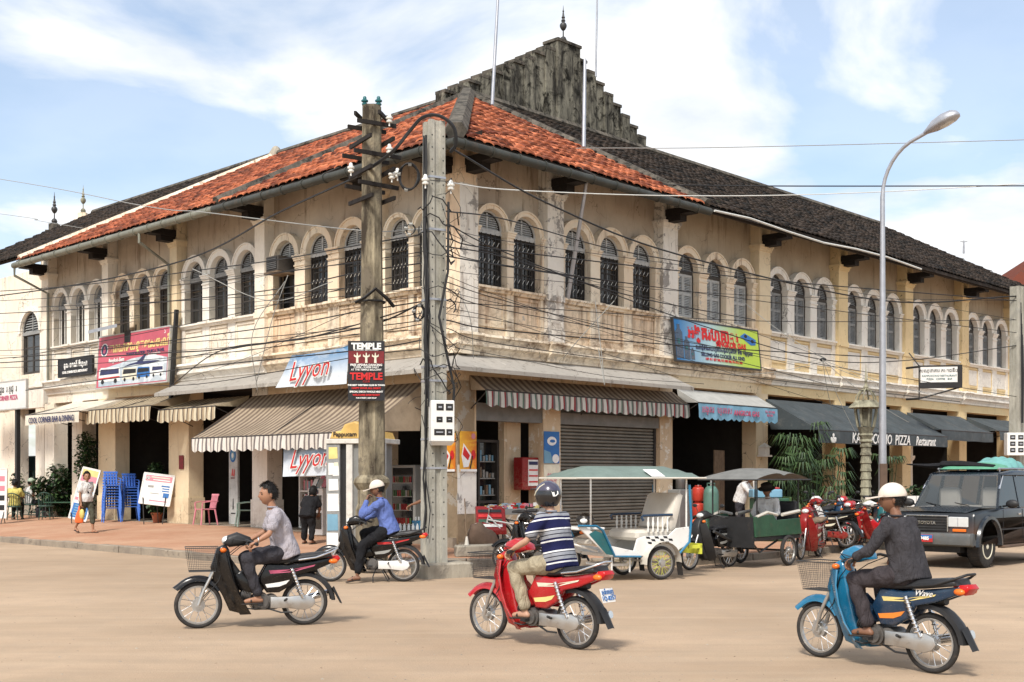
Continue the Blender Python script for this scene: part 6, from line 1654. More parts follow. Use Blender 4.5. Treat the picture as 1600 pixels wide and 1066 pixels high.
# sign: forward direction in local x
fwd = Vector((math.cos(rz), math.sin(rz))); FX = 1 if fwd.x < 0 else -1
def S(l): return [(x*FX, z) for x, z in l]
def bx_(m, x0, x1, *r, **k): a_, b_ = sorted((x0*FX, x1*FX)); return m.box(a_, b_, *r, **k)
m = MB(); bx_(m, -.40, .95, -.46, .46, .40, .46, b=.01); bx_(m, 1.02, 1.55, -.40, .40, .86, .90, b=.01); m.build('floor', 'white_paint', C1)
for s in (-1, 1):
    y0, y1 = (s*.50-.02, s*.50+.02)
    m = MB(); m.slab(S([(.98, .42), (1.08, .46), (1.62, .92), (1.50, .94), (1.0, .60), (.52, .50), (.45, .70), (.30, .74), (-.20, .74), (-.36, .86), (-.62, .88), (-.66, .60), (-.42, .50), (-.38, .40)]), y0, y1, .008); m.build('side_panel', 'white_paint', C1)
    m = MB(); m.tube([(x*FX, s*.53, z) for x, z in ((1.62, .94), (1.28, .93), (1.16, .86), (.92, .42), (.40, .40))], .035, 8, flat=.6); m.tube([(x*FX, s*.53, z) for x, z in ((-.40, .42), (-.62, .62), (-.66, 1.0), (-.62, 1.6))], .022, 8); m.build('edge_trim', 'blue_paint', C1, smooth=40)
    m = MB(); m.add([((.90)*FX, s*.528, .44), (1.14*FX, s*.528, .80), (1.30*FX, s*.528, .86), (1.42*FX, s*.528, .80), (1.08*FX, s*.528, .46)], [(0,1,2,3,4)]); m.build('side_flash', 'teal_paint', C1)
    # mudguard
    f = MB(); vs = []; n = 12
    for i in range(n+1):
        a_ = math.pi*(i/n)*1.02-.06; rr = .36
        for yy in (-.10, .0, .10): vs.append((rr*math.cos(a_), s*tr/2+yy, .285+rr*math.sin(a_)+(.0 if yy else .01)))
    f.add(vs, [(i*3+j, i*3+j+1, (i+1)*3+j+1, (i+1)*3+j) for i in range(n) for j in range(2)]); f.build('mudguard', 'cream_vinyl', C1, smooth=60)
    m = MB(); m.add([(-.37*FX, s*tr/2-.08, .30), (-.37*FX, s*tr/2+.08, .30), (-.40*FX, s*tr/2+.09, .06), (-.40*FX, s*tr/2-.07, .06)], [(0,1,2,3)]); m.build('mud_flap', 'rubber', C1)
    # chequered print on the wheel arch
    m = MB()
    for i in range(6):
        for j in range(3):
            if (i+j) % 2: x0, z0 = (-.30+i*.09+j*.02), .60+j*.045; m.add([(x0*FX, s*.5235, z0), ((x0+.08)*FX, s*.5235, z0+.01), ((x0+.10)*FX, s*.5235, z0+.045), ((x0+.02)*FX, s*.5235, z0+.04)], [(0,1,2,3)])
    m.build('check_print', 'black_ink', C1)
    # armrest: rail on turned spindles
    m = MB(); m.tube([(x*FX, s*.47, z) for x, z in ((.30, 1.0), (.34, 1.05), (.30, 1.08), (-.30, 1.09))], .024, 8); m.build('armrest', 'navy_paint', C1, smooth=40)
    for k in range(5): q = MB(); xx = .20-k*.10; q.lathe([(.012, .80), (.02, .84), (.013, .88), (.024, .95), (.013, 1.0), (.018, 1.06)], (xx*FX, s*.47, 0), 8); q.build('spindle', 'white_paint', C1, smooth=40)
m = MB(); bx_(m, -.42, .42, -.44, .44, .66, .84, b=.05); m.build('seat', 'cream_vinyl', C1, smooth=40)
m = MB(); m.slab(S([(-.30, .80), (-.40, .84), (-.56, 1.42), (-.50, 1.46), (-.42, 1.42), (-.22, .88)]), -.44, .44, .03); m.build('backrest', 'cream_vinyl', C1, smooth=40)
m = MB(); bx_(m, 1.0, 1.34, -.44, .44, .60, .70, b=.03); m.build('front_bench', 'cream_vinyl', C1, smooth=40)
for s in (-1, 1):
    for xx in (1.35, -.60):
        m = MB(); m.tube([(xx*FX, s*.47, .88), (xx*FX, s*.47, 1.72)], .016, 8); m.build('canopy_pole', 'chrome' if xx > 0 else 'white_paint', C1)
m = MB(); nx, ny = 14, 8; vs = []
for i in range(nx+1):
    for j in range(ny+1):
        u, v_ = i/nx, j/ny; x = -.92+2.62*u; y = -.60+1.2*v_
        ex = min(1, min(u, 1-u)/.20); ey = min(1, min(v_, 1-v_)/.38); h_ = .20*min(ex, ey)**.8
        vs.append((x*FX, y, 1.72+h_))
m.add(vs, [(i*(ny+1)+j, i*(ny+1)+j+1, (i+1)*(ny+1)+j+1, (i+1)*(ny+1)+j) for i in range(nx) for j in range(ny)]); m.build('canopy', 'green_tarp', C1, smooth=25)
m = MB(); ring_ = [(-.92*FX, -.6, 1.715), (1.70*FX, -.6, 1.715), (1.70*FX, .6, 1.715), (-.92*FX, .6, 1.715), (-.92*FX, -.6, 1.715)]; m.tube(ring_, .018, 6); bx_(m, -.92, 1.70, -.6, .6, 1.705, 1.712); m.build('canopy_rim', 'cream_vinyl', C1)
m = MB(); sy = 1 if True else -1
m.add([(.02*FX, .45, 1.85), (.30*FX, .45, 1.85), (.22*FX, .605, 1.73), (-.06*FX, .605, 1.73)], [(0,1,2,3)]); m.v = [(x, y, z+.012) for x, y, z in m.v]; m.build('paper_notice', 'white_ink', C1)
m = MB(); m.tube([(1.3*FX, 0, .62), (1.75*FX, 0, .70), (1.95*FX, 0, .78)], .03, 8); m.tube([(1.1*FX, .3, .5), (1.6*FX, .05, .66)], .02, 6); m.tube([(.0, -tr/2, .285), (0, tr/2, .285)], .02, 6); bx_(m, .50, .95, -.30, .30, .24, .28); bx_(m, .56, .58, .45, .47, .14, .42); bx_(m, .92, .94, .45, .47, .14, .42); m.build('chassis', 'white_paint', C1)
m = MB(); bx_(m, -.95, -.67, .42, .46, .50, .56); bx_(m, -.95, -.90, -.46, .46, .40, .58); m.build('bumper', 'yellow_paint', C1)

a, b = gp(1232, 884), gp(1157, 880); c, rz, tr = cart_frame(a, b); tr = min(tr, 1.15)
C2 = thing('passenger_carriage', 'dark green and black passenger carriage with a grey domed canopy and a seated man', 'carriage', tuple(c), rz)
FX = 1 if math.cos(rz) < 0 else -1
for s in (1, -1): wheel(C2, 0, .30, 'alloy', y=s*tr/2, tw=.04, spokes=16)
mat('green_paint', (.03, .09, .05), .4, var=.25, dirt=.3)
m = MB(); bx_(m, -.55, 1.25, -.5, .5, .52, .60, b=.01); m.build('floor', 'black_plastic', C2)
for s in (-1, 1):
    m = MB(); m.slab(S([(1.25, .60), (1.30, .98), (.60, 1.02), (.45, .90), (-.5, .92), (-.58, .60)]), s*.50-.02, s*.50+.02, .008); m.build('side_panel', 'green_paint', C2)
    m = MB(); m.tube([(x*FX, s*.5, z) for x, z in ((1.2, .98), (.8, 1.06), (.4, 1.0))], .03, 6); m.tube([(.2*FX, s*.5, 1.0), (-.5*FX, s*.5, 1.06)], .035, 6); m.build('armrest', 'cream_vinyl', C2, smooth=40)
    for xx in (1.15, -.50): m = MB(); m.tube([(xx*FX, s*.48, .6), (xx*FX, s*.48, 1.70)], .016, 8); m.build('canopy_pole', 'black_plastic', C2)
m = MB(); bx_(m, .9, 1.24, -.46, .46, .72, .84, b=.03); bx_(m, -.45, .05, -.46, .46, .66, .80, b=.03); bx_(m, -.55, -.45, -.46, .46, .80, 1.25, b=.03); m.build('seat', 'seat_vinyl', C2)
m = MB(); bx_(m, 1.24, 1.28, -.48, .48, .40, .98); m.build('front_board', 'black_plastic', C2)
m = MB(); vs = []
for i in range(nx+1):
    for j in range(ny+1):
        u, v_ = i/nx, j/ny; x = -.75+2.2*u; y = -.62+1.24*v_; q = abs(2*u-1); h_ = .24*(1-q**2.2)*(.55+.45*math.sin(math.pi*v_)); h_ -= .05*math.exp(-((u-.5)/.06)**2)
        vs.append((x*FX, y, 1.68+h_))
m.add(vs, [(i*(ny+1)+j, i*(ny+1)+j+1, (i+1)*(ny+1)+j+1, (i+1)*(ny+1)+j) for i in range(nx) for j in range(ny)]); mat('grey_canopy', (.17, .17, .16), .7, var=.2); m.build('canopy', 'grey_canopy', C2, smooth=50)
m = MB(); m.tube([(-.75*FX, -.62, 1.68), (1.45*FX, -.62, 1.68), (1.45*FX, .62, 1.68), (-.75*FX, .62, 1.68), (-.75*FX, -.62, 1.68)], .015, 6); m.tube([(0, -tr/2, .3), (0, tr/2, .3)], .022, 6); m.tube([(.2*FX, .4, .5), (.9*FX, .4, .3), (1.2*FX, .4, .5)], .02, 6); m.tube([(1.2*FX, 0, .5), (1.9*FX, 0, .72)], .03, 8); m.build('chassis', 'dark_metal', C2)
# the man sitting in the dark carriage faces the street corner
cw = Vector((-1, -.15, 0)); 
# ================================================================ four wheel drive
a = gp(1530, 887); hdg = Vector((-dR.x, -dR.y)); sd = Vector((-hdg.y, hdg.x))   # sd: left side of the car (towards the street)
W2 = .72
frontaxle = Vector((a.x, a.y))-sd*(W2)*1.0
c = frontaxle-hdg*1.42
CAR = thing('jeep', 'dark blue grey four wheel drive facing the junction with green tarp on its roof', 'jeep', (c.x, c.y, 0), math.atan2(hdg.y, hdg.x))
mat('car_paint', (.008, .013, .020), .25, var=.25, coat=.25, dirt=.1, dirtcol=(.10, .075, .05), spec=.4)
def car_mat():
    t = NT('car_side'); P = t.vec('O'); s = t.n('ShaderNodeSeparateXYZ'); t.l(P, s.inputs[0])
    f = t.mul(t.ramp(s.outputs[2], .95, .62), t.ramp(t.noise(P, 3, 6), .25, .6, .5, 1)); t.fin(t.mix(f, (.006, .009, .013), (.085, .045, .03)), .28, 0, .4); t.b.inputs['Coat Weight'].default_value = .2
car_mat(); mat('bumper_grey', (.10, .105, .105), .45, var=.25, dirt=.3); 
def glassm():
    t = NT('car_glass'); t.fin((.05, .065, .075), .03, 0, .8); t.b.inputs['Alpha'].default_value = .42
    t.b.inputs['IOR'].default_value = 1.9; t.b.inputs['Base Color'].default_value = (.07, .085, .09, 1); t.b.inputs['Metallic'].default_value = .15
glassm()
xf, xr = 1.42, -1.43; hw = .90; rw = .405
for x in (xf, xr):
    for s in (1, -1):
        w = MB(); w.lathe([(.22, -.12), (.34, -.135), (.395, -.11), (.405, -.05), (.405, .05), (.395, .11), (.34, .135), (.22, .12)], (0, 0, 0), 36, axis='y')
        for k in range(30):
            a_ = 2*math.pi*k/30; w.add([(.408*math.cos(a_+j), y_, .408*math.sin(a_+j)) for j in (0, .1) for y_ in (-.11, -.02)]+[(.408*math.cos(a_+j+.1), y_, .408*math.sin(a_+j+.1)) for j in (0, .1) for y_ in (.02, .11)], [(0,1,3,2),(4,5,7,6)])
        o = w.build('wheel', 'rubber', CAR, loc=(x, s*.76, rw), smooth=40)
        r_ = MB(); r_.lathe([(.235, .0), (.24, s*.125), (.215, s*.13), (.20, s*.09), (.12, s*.075), (.08, s*.10), (.05, s*.12), (.04, s*.13)], (0, 0, 0), 28, axis='y'); r_.build('rim', 'cream_ink', o, smooth=35)
        h_ = MB()
        for k in range(6): a_ = math.pi*k/3; h_.cyl((.155*math.cos(a_), s*.084, .155*math.sin(a_)), (.155*math.cos(a_), s*.092, .155*math.sin(a_)), .028, n=8)
        stuff(h_.build('rim_holes', 'black_ink', o))
def arch(cx, r, z0, n=10): return [(cx+r*math.cos(math.pi*i/n), z0+r*math.sin(math.pi*i/n)) for i in range(n+1)]
low = [(-2.28, .52), (-2.30, .95), (-2.24, 1.10)]+[(-.98, 1.115), (.70, 1.10), (.82, 1.12), (1.50, 1.10), (2.02, 1.04), (2.08, .98), (2.10, .62), (1.98, .52)]+arch(xf, .47, .42)[0:1]
prof = [(-2.28, .50), (-2.30, .95), (-2.24, 1.12), (.78, 1.12), (1.55, 1.10), (2.03, 1.05), (2.08, .98), (2.08, .55), (1.90, .42)]+arch(xf, .47, .42)+[(.9, .42), (-.92, .42)]+arch(xr, .47, .42)+[(-1.92, .42)]
m = MB(); m.slab(prof, -hw, hw, .05); m.build('lower_body', 'car_side', CAR, smooth=35)
m = MB(); m.add([(.74, -.80, 1.13), (.74, .80, 1.13), (1.5, .78, 1.14), (1.5, -.78, 1.14), (2.04, .74, 1.06), (2.04, -.74, 1.06), (.74, 0, 1.16), (1.5, 0, 1.165), (2.05, 0, 1.08)], [(0, 6, 7, 3), (6, 1, 2, 7), (3, 7, 8, 5), (7, 2, 4, 8)]); m.build('bonnet', 'car_paint', CAR, smooth=60)
# greenhouse: pillars and roof
tz = 1.80; ty = .72
def gh(x, s, z): t = (z-1.12)/(tz-1.12); return (x, s*(.86+(ty-.86)*t), z)
m = MB(); vs = []
xs_ = [(.30, .05), (.10, .5), (-.6, .5), (-1.6, .5), (-2.10, .05)]
m.slab([(.42, 1.76), (.32, 1.82), (-.2, 1.865), (-1.5, 1.86), (-2.12, 1.80), (-2.16, 1.75)], -.76, .76, .05); m.build('roof', 'car_paint', CAR, smooth=50)
for s in (-1, 1):
    for x0, x1, w_ in ((.86, .40, .06), (-.20, -.22, .05), (-1.12, -1.14, .05), (-2.22, -2.14, .08)):
        m = MB(); m.add([gh(x0, s, 1.12), gh(x0-w_, s, 1.12), gh(x1-w_, s, tz), gh(x1, s, tz)]+[(p[0], p[1]-s*.05, p[2]) for p in (gh(x0, s, 1.12), gh(x0-w_, s, 1.12), gh(x1-w_, s, tz), gh(x1, s, tz))], [(0,1,2,3),(4,5,6,7),(0,3,7,4),(1,2,6,5)]); m.build('window_pillar', 'car_paint', CAR)
m = MB(); m.add([(.86, -.82, 1.13), (.86, .82, 1.13), (.41, .69, 1.78), (.41, -.69, 1.78)], [(0,1,2,3)]); m.build('windscreen', 'car_glass', CAR)
for s in (-1, 1):
    for x0, x1, x2, x3 in ((.76, -.20, -.22, .33), (-.27, -1.12, -1.14, -.29), (-1.19, -2.16, -2.10, -1.21)):
        m = MB(); m.add([gh(x0, s*.985, 1.13), gh(x1, s*.985, 1.13), gh(x2, s*.985, 1.78), gh(x3, s*.985, 1.78)], [(0,1,2,3)]); m.build('side_window', 'glass_dark', CAR)
    m = MB(); m.tube([gh(.62, s*1.0, 1.50), gh(.34, s*1.01, 1.77), gh(-.12, s*1.01, 1.78)], .018, 5, flat=.5); m.tube([gh(-.3, s*1.01, 1.74), gh(-.36, s*1.01, 1.79), gh(-1.08, s*1.01, 1.79)], .018, 5, flat=.5); m.build('rain_visor', 'chrome', CAR)
    m = MB(); n = 12; vs = []
    for cx in (xf, xr):
        q = MB(); 
        for i in range(n+1):
            a_ = math.pi*i/n
            for rr, yy in ((.46, .88), (.50, .96), (.56, .955), (.58, .895)): q.v.append((cx+rr*math.cos(a_), s*yy, .42+rr*math.sin(a_)*1.02))
        q.f = [(i*4+j, i*4+j+1, (i+1)*4+j+1, (i+1)*4+j) for i in range(n) for j in range(3)]; q.m = [0]*len(q.f); q.build('wheel_arch', 'car_paint', CAR, smooth=50)
    m = MB(); m.box(-.92, .90, s*.93-.07, s*.93+.07, .36, .41, b=.01); m.build('running_board', 'mud_paint', CAR)
    m = MB(); m.tube([gh(.62, s, 1.16), (.66, s*.98, 1.18)], .02, 6); m.ball((.68, s*1.06, 1.21), 1, 12, 8, sc=(.06, .13, .085)); m.build('wing_mirror', 'black_plastic', CAR, smooth=60)
    for x in (-.05, -1.0): m = MB(); m.box(x-.09, x+.03, s*.905-.012, s*.905+.012, .98, 1.02, b=.005); m.build('door_handle', 'chrome', CAR)
    m = MB()
    for x in (.72, -.24, -1.16): m.box(x-.005, x+.005, s*.9015-.002, s*.9015+.002, .50, 1.10)
    m.box(-2.2, .9, s*.902-.004, s*.902+.004, .70, .73); m.build('door_gap', 'black_ink', CAR)
    m = MB(); m.box(2.085, 2.115, min(s*.42, s*.80), max(s*.42, s*.80), .79, .98, b=.01); m.build('headlight', 'lens_clear', CAR)
    m = MB(); m.box(2.116, 2.12, min(s*.60, s*.61), max(s*.60, s*.61), .80, .97); m.build('headlight_divider', 'galvanised', CAR)
    m = MB(); m.box(2.09, 2.12, min(s*.50, s*.76), max(s*.50, s*.76), .70, .755, b=.008); m.build('indicator', 'orange_lens', CAR)
    m = MB(); m.tube([(.25, s*.62, 1.90), (-1.8, s*.62, 1.90)], .018, 6)
    for x in (.2, -.7, -1.75): m.tube([(x, s*.62, 1.84), (x, s*.62, 1.90)], .015, 6)
    m.build('roof_rail', 'galvanised', CAR)
m = MB(); m.box(2.085, 2.10, -.41, .41, .70, 1.0); m.build('grille_back', 'black_plastic', CAR)
for k in range(5): m = MB(); m.box(2.10, 2.115, -.385, .385, .72+k*.052, .735+k*.052); m.build('grille_slat', 'dark_metal', CAR)
m = MB(); m.box(2.098, 2.125, -.42, .42, .985, 1.01, b=.004); m.box(2.098, 2.125, -.42, -.40, .70, .985); m.box(2.098, 2.125, .40, .42, .70, .985); m.build('grille_surround', 'chrome', CAR)
text('TOYOTA', .085, 'chrome', CAR, (2.125, .0, .86), (R(90), 0, R(90)), off=.003)
m = MB(); m.slab([(2.06, .42), (2.24, .46), (2.27, .60), (2.24, .67), (2.04, .68)], -.90, .90, .03); m.box(1.7, 2.1, -.90, -.86, .45, .66); m.box(1.7, 2.1, .86, .90, .45, .66); m.build('bumper', 'bumper_grey', CAR, smooth=40)
mat('plate_red', (.50, .03, .03), .5); 
m = MB(); m.box(2.275, 2.285, -.19, .19, .50, .64, b=.003); npl = m.build('number_plate', 'plate_red', CAR); m = MB(); m.box(2.286, 2.288, -.185, .185, .57, .635); m.build('plate_band', 'blue_ink', npl)
text('2-9485', .088, 'white_ink', npl, (2.292, 0, .568), (R(90), 0, R(90)), off=.004)
m = MB(); m.box(1.2, 2.0, -.6, .6, .30, .45); m.box(-2.0, 1.2, -.5, .5, .34, .42); m.cyl((1.42, -.7, .38), (1.42, .7, .38), .07); m.cyl((-1.43, -.7, .38), (-1.43, .7, .38), .07); m.build('underbody', 'black_plastic', CAR)
for x_ in (xf, xr): m = MB(); m.box(x_-.5, x_+.5, -.60, .60, .40, .96); m.build('wheel_well', 'black_plastic', CAR)
for y_ in (.30, -.30): m = MB(); m.tube([(.89, y_, 1.16), (.80, y_-.33, 1.22)], .009, 5); m.build('wiper', 'black_plastic', CAR)
m = MB(); m.box(-.1, .05, -.6, .6, 1.10, 1.16); m.box(.0, .16, .22, .66, 1.1, 1.52, b=.05); m.box(.0, .16, -.66, -.22, 1.1, 1.52, b=.05); m.build('front_seats', 'cream_vinyl', CAR)
# load on the roof
LD = thing('roof_load', 'green tarpaulin and dark cloth bundled on the roof of the dark jeep', 'tarpaulin', tuple(CAR.matrix_basis @ Vector((-.35, 0, 1.86))), CAR.rotation_euler.z)
def cover(pts, nx_, ny_, mats, nm):
    m = MB(); vs = []
    for i in range(nx_+1):
        for j in range(ny_+1):
            u, v_ = i/nx_, j/ny_; vs.append(pts(u, v_))
    m.add(vs, [(i*(ny_+1)+j, i*(ny_+1)+j+1, (i+1)*(ny_+1)+j+1, (i+1)*(ny_+1)+j) for i in range(nx_) for j in range(ny_)]); return m.build(nm, mats, LD, smooth=70)
mat('tarp_green', (.10, .30, .19), .6, var=.2, bump=.3, bs=9); mat('tarp_teal', (.14, .34, .32), .6, var=.2, bump=.3, bs=12)
cover(lambda u, v: (-.9+1.5*u, -.62+1.24*v, .03+(.15+.06*math.sin(u*7+v*2))*math.sin(math.pi*min(1, max(0, v)))**.4*(math.sin(math.pi*u)**.45 if u not in (0, 1) else 0)), 20, 14, 'tarp_green', 'green_tarp')
cover(lambda u, v: (-.8+.8*u, -.20+.82*v, .06+(.20+.06*math.sin(u*15)*math.sin(v*9))*math.sin(math.pi*min(1, v))**.3*(math.sin(math.pi*u)**.4 if u not in (0, 1) else 0)), 16, 14, 'tarp_teal', 'teal_tarp')
m = MB(); m.tube([(.3, -.6, .10), (.55, -.9, .10), (.62, -1.3, .14)], [.14, .09, .02], 8, flat=.5); m.tube([(.5, .5, .08), (.45, -.2, .12), (.40, -.62, .12)], [.06, .12, .12], 8, flat=.7); m.build('dark_cloth', 'shirt_black', LD, smooth=60)
# ================================================================ foliage
mat('leaf_dark', (.022, .050, .018), .55, var=.45, vs=9); mat('leaf_mid', (.05, .095, .03), .5, var=.4, vs=9); mat('stem', (.12, .085, .05), .9, var=.3); mat('terracotta', (.36, .11, .05), .8, var=.2, vs=5)
def leafy(mb, c, rad, n, size, rn, mi=0, droop=.2):
    for _ in range(n):
        while True:
            v = Vector((rn.uniform(-1, 1), rn.uniform(-1, 1), rn.uniform(-1, 1)))
            if v.length < 1: break
        p = Vector(c)+Vector((v.x*rad[0], v.y*rad[1], v.z*rad[2])); a = rn.uniform(0, 6.28); t = rn.uniform(-.9, .5)-droop; s = size*rn.uniform(.6, 1.3)
        d = Vector((math.cos(a)*math.cos(t), math.sin(a)*math.cos(t), math.sin(t))); w = d.cross(Vector((0, 0, 1))).normalized()*s*.34; u = w.cross(d).normalized()*s*.08
        mb.add([p, p+d*s*.5+w+u, p+d*s, p+d*s*.5-w+u], [(0, 1, 2, 3)], mi if rn.random() < .6 else 1-mi)
def shrub(name, label, loc, h, clumps, size=.11, pot=None, seed=1, n=90, group=None):
    rn = random.Random(seed); th = thing(name, label, 'plant', tuple(loc), rn.uniform(0, 6), group)
    st = MB(); z0 = .28 if pot else 0
    for x, y, z, r in clumps: st.tube([(0, 0, z0*.6), (x*.4, y*.4, z0+(z-z0)*.5), (x, y, z)], [.022, .016, .008], 6)
    st.build('stem', 'stem', th); f = MB()
    for x, y, z, r in clumps: leafy(f, (x, y, z), (r, r, r*1.1), int(n*2.2*r/.25), size*1.1, rn)
    f.build('foliage', ['leaf_dark', 'leaf_mid'], th)
    if pot:
        q = MB(); q.lathe([(.12, 0), (.17, .24), (.19, .25), (.19, .30), (.165, .30), (.15, .26)], (0, 0, 0), 18); q.build('pot', pot, th, smooth=40)
    return th
def palm(label, loc, n, L, seed, h0=.3, spread=1.0):
    rn = random.Random(seed); th = thing('fan_palm', label, 'plant', tuple(loc), 0, 'palms growing beside the pizza restaurant')
    n = int(n*1.5)
    f = MB(); st = MB()
    for k in range(n):
        a = rn.uniform(0, 6.28); hh = h0+rn.random()*1.7; lean = rn.uniform(.1, .5)*spread
        tip = Vector((math.cos(a)*lean, math.sin(a)*lean, hh)); st.tube([(0, 0, 0), tuple(tip*.5+Vector((0, 0, hh*.1))), tuple(tip)], [.018, .012, .008], 5)
        m_ = 15
        for j in range(m_):
            b = a+(j-(m_-1)/2)*.24; l = L*rn.uniform(.55, .95); d = Vector((math.cos(b), math.sin(b), .35)); sd_ = Vector((-math.sin(b), math.cos(b), 0))*.022
            p0, p1, p2 = tip, tip+d*l*.5, tip+Vector((d.x, d.y, 0))*l*.85+Vector((0, 0, -.15*l-.1))
            f.add([p0, p1+sd_, p1-sd_, p2], [(0, 1, 2), (1, 3, 2)], rn.choice((0, 0, 1)))
    st.build('stem', 'leaf_dark', th); f.build('fronds', ['leaf_mid', 'leaf_dark'], th); return th
K = [(0, 0, .55, .28), (.15, .1, .85, .26), (-.15, .05, 1.0, .25), (.05, -.1, 1.3, .25), (0, .05, 1.6, .2)]
shrub('potted_shrub', 'leafy shrub in a terracotta pot behind the right hand easel', onpav(246, 35.6), 1.9, K, pot='terracotta', seed=3, n=130)
shrub('climbing_shrub', 'tall leafy shrub against the pillar behind the leaning banner', onpav(136, 38.6), 2.9, [(0, 0, .6, .3), (.1, 0, 1.2, .34), (-.1, 0, 1.7, .36), (.1, .1, 2.1, .36), (-.05, 0, 2.5, .3)], seed=4, n=130)
shrub('dark_shrub', 'dark bush in the bar terrace behind the diners', onpav(97, 40.6), 1.9, [(0, 0, .6, .4), (.4, 0, 1.0, .42), (-.4, 0, 1.2, .42), (.1, 0, 1.6, .4), (-.6, 0, .8, .35), (.7, 0, 1.3, .3)], seed=5, n=130, size=.13)
shrub('light_shrub', 'thin light green plant behind the diner in white', onpav(36, 41), 1.5, [(0, 0, .9, .2), (.3, 0, 1.2, .2), (.6, 0, 1.3, .22)], seed=6, n=60, size=.1)
for i, (p_, Y, n_, L_, lb) in enumerate(((1232, 32.8, 11, .75, 'drooping fan palm nearest the gas shop, above the green box'), (1272, 33.6, 13, .8, 'dense fan palm in the middle of the restaurant palms'), (1305, 33.0, 9, .7, 'low fan palm left of the carved stone lamp'), (1250, 35.2, 10, 1.0, 'tallest fan palm, its leaves reaching up to the dark awning'), (1392, 34.5, 6, .5, 'small dark palm just right of the steel street lamp'))):
    q = onpav(p_, Y); palm(lb, q, n_, L_, 20+i, h0=.6 if i != 3 else 1.3)
# ================================================================ terrace furniture
def plastic_chair(label, m_, loc, rz, group=None):
    th = thing('plastic_chair', label, 'chair', tuple(loc), rz, group)
    m = MB(); m.box(-.21, .21, -.21, .21, .42, .445, b=.01); m.build('seat', m_, th)
    m = MB()
    for k in range(5): x = -.16+k*.08; m.box(x-.022, x+.022, .205, .225, .46, .80)
    m.box(-.21, .21, .20, .235, .80, .86, b=.01); m.v = [(x, y+(z-.44)*.22 if z > .44 else y, z) for x, y, z in m.v]; m.build('backrest', m_, th)
    for sx_ in (-1, 1):
        m = MB(); m.tube([(sx_*.22, .27, .66), (sx_*.25, .0, .65), (sx_*.23, -.20, .62)], .022, 6, flat=.6); m.tube([(sx_*.23, -.20, .62), (sx_*.22, -.20, .43)], .02, 6); m.build('armrest', m_, th)
        for sy_ in (-1, 1): m = MB(); m.tube([(sx_*.20, sy_*.19, .43), (sx_*.25, sy_*.25, 0)], [.028, .02], 6); m.build('leg', m_, th)
    return th
mat('plastic_blue', (.06, .17, .58), .4, var=.1); mat('plastic_pink', (.62, .22, .27), .4, var=.1); mat('plastic_green', (.33, .45, .38), .4, var=.1); mat('rattan_green', (.03, .07, .055), .5, var=.3, vs=12)
def at_floor(pxx, Y, z=.39): x = (pxx-800)/1880*Y; return Vector((x, Y, z))
base = onpav(174, 36.5); n0 = plastic_chair('blue plastic chair at the bottom of the left stack', 'plastic_blue', base, R(25), 'stacked blue plastic chairs')
for st_, (cx, nn, nm) in enumerate(((174, 9, 'left'), (203, 8, 'right'))):
    b0 = onpav(cx, 36.5+st_*.4)
    for k in range(0 if st_ else 1, nn):
        od = ['bottom', 'second lowest', 'third lowest', 'fourth from the ground', 'fifth from the ground', 'sixth from the ground', 'seventh from the ground', 'eighth from the ground', 'topmost'][k if k < nn-1 else 8]
        c_ = dup(n0, b0+Vector((.004*k, -.006*k, .085*k)), R(25+random.uniform(-2, 2)), 'blue plastic chair, %s in the %s stack' % (od, nm))
plastic_chair('pink plastic armchair in the open shop left of the white pillar', 'plastic_pink', at_floor(321, 33.6), R(-50))
plastic_chair('pale green plastic chair beside the white pillar', 'plastic_green', at_floor(384, 32.6), R(-70))
def rattan(label, loc, rz):
    th = thing('rattan_chair', label, 'chair', tuple(loc), rz, 'dark green cane chairs at the bar terrace')
    m = MB(); m.lathe([(.0, .42), (.23, .42), (.24, .44), (.23, .465), (.0, .47)], (0, 0, 0), 16); m.build('seat', 'rattan_green', th)
    m = MB(); m.tube([(.25*math.cos(a), .02+.24*math.sin(a), .66+.22*max(0, math.sin(a))) for a in [R(-15+210*i/16) for i in range(17)]], .018, 6)
    m.build('back_rail', 'rattan_green', th, smooth=50)
    m = MB()
    for i in range(9): a = R(20+140*i/8); m.tube([(.22*math.cos(a), .02+.21*math.sin(a), .46), (.25*math.cos(a), .02+.24*math.sin(a), .66+.22*max(0, math.sin(a)))], .010, 5)
    m.build('backrest', 'rattan_green', th)
    for a in (45, 135, 225, 315): m = MB(); m.tube([(.20*math.cos(R(a)), .20*math.sin(R(a)), .43), (.25*math.cos(R(a)), .25*math.sin(R(a)), 0)], .015, 6); m.build('leg', 'rattan_green', th)
    m = MB(); m.torus((0, .18, .12), .15, .010, 16, 5, axis='y', a0=0, a1=math.pi); m.torus((0, -.18, .12), .15, .010, 16, 5, axis='y', a0=0, a1=math.pi); m.torus((0, 0, .10), .22, .008, 16, 5, axis='z'); m.build('stretcher', 'rattan_green', th); return th
def sit(turn=0): # seated on a chair facing +x
    return dict(pel=(0, 0, .56), chest=(-.03, 0, .86), neck=(-.01, 0, 1.03), head=(.04, 0, 1.19), shL=(0, .18, .98), shR=(0, -.18, .98), elL=(.10, .26, .74), elR=(.10, -.26, .74), wrL=(.32, .16, .74), wrR=(.32, -.16, .74),
                hipL=(.02, .1, .52), hipR=(.02, -.1, .52), knL=(.44, .13, .50), knR=(.44, -.13, .50), anL=(.42, .13, .10), anR=(.42, -.13, .10), toeL=(.58, .14, .05), toeR=(.58, -.14, .05))
c1 = onpav(23, 39.3); rattan('cane chair of the diner in yellow, leftmost on the terrace', c1, R(178)); person('diner in a yellow shirt seen from behind at the left edge', tuple(c1), R(100), sit(), 'skin_brown', 'shirt_yellow', 'trouser_black', 'hair', vox=.026, sleeve='short')
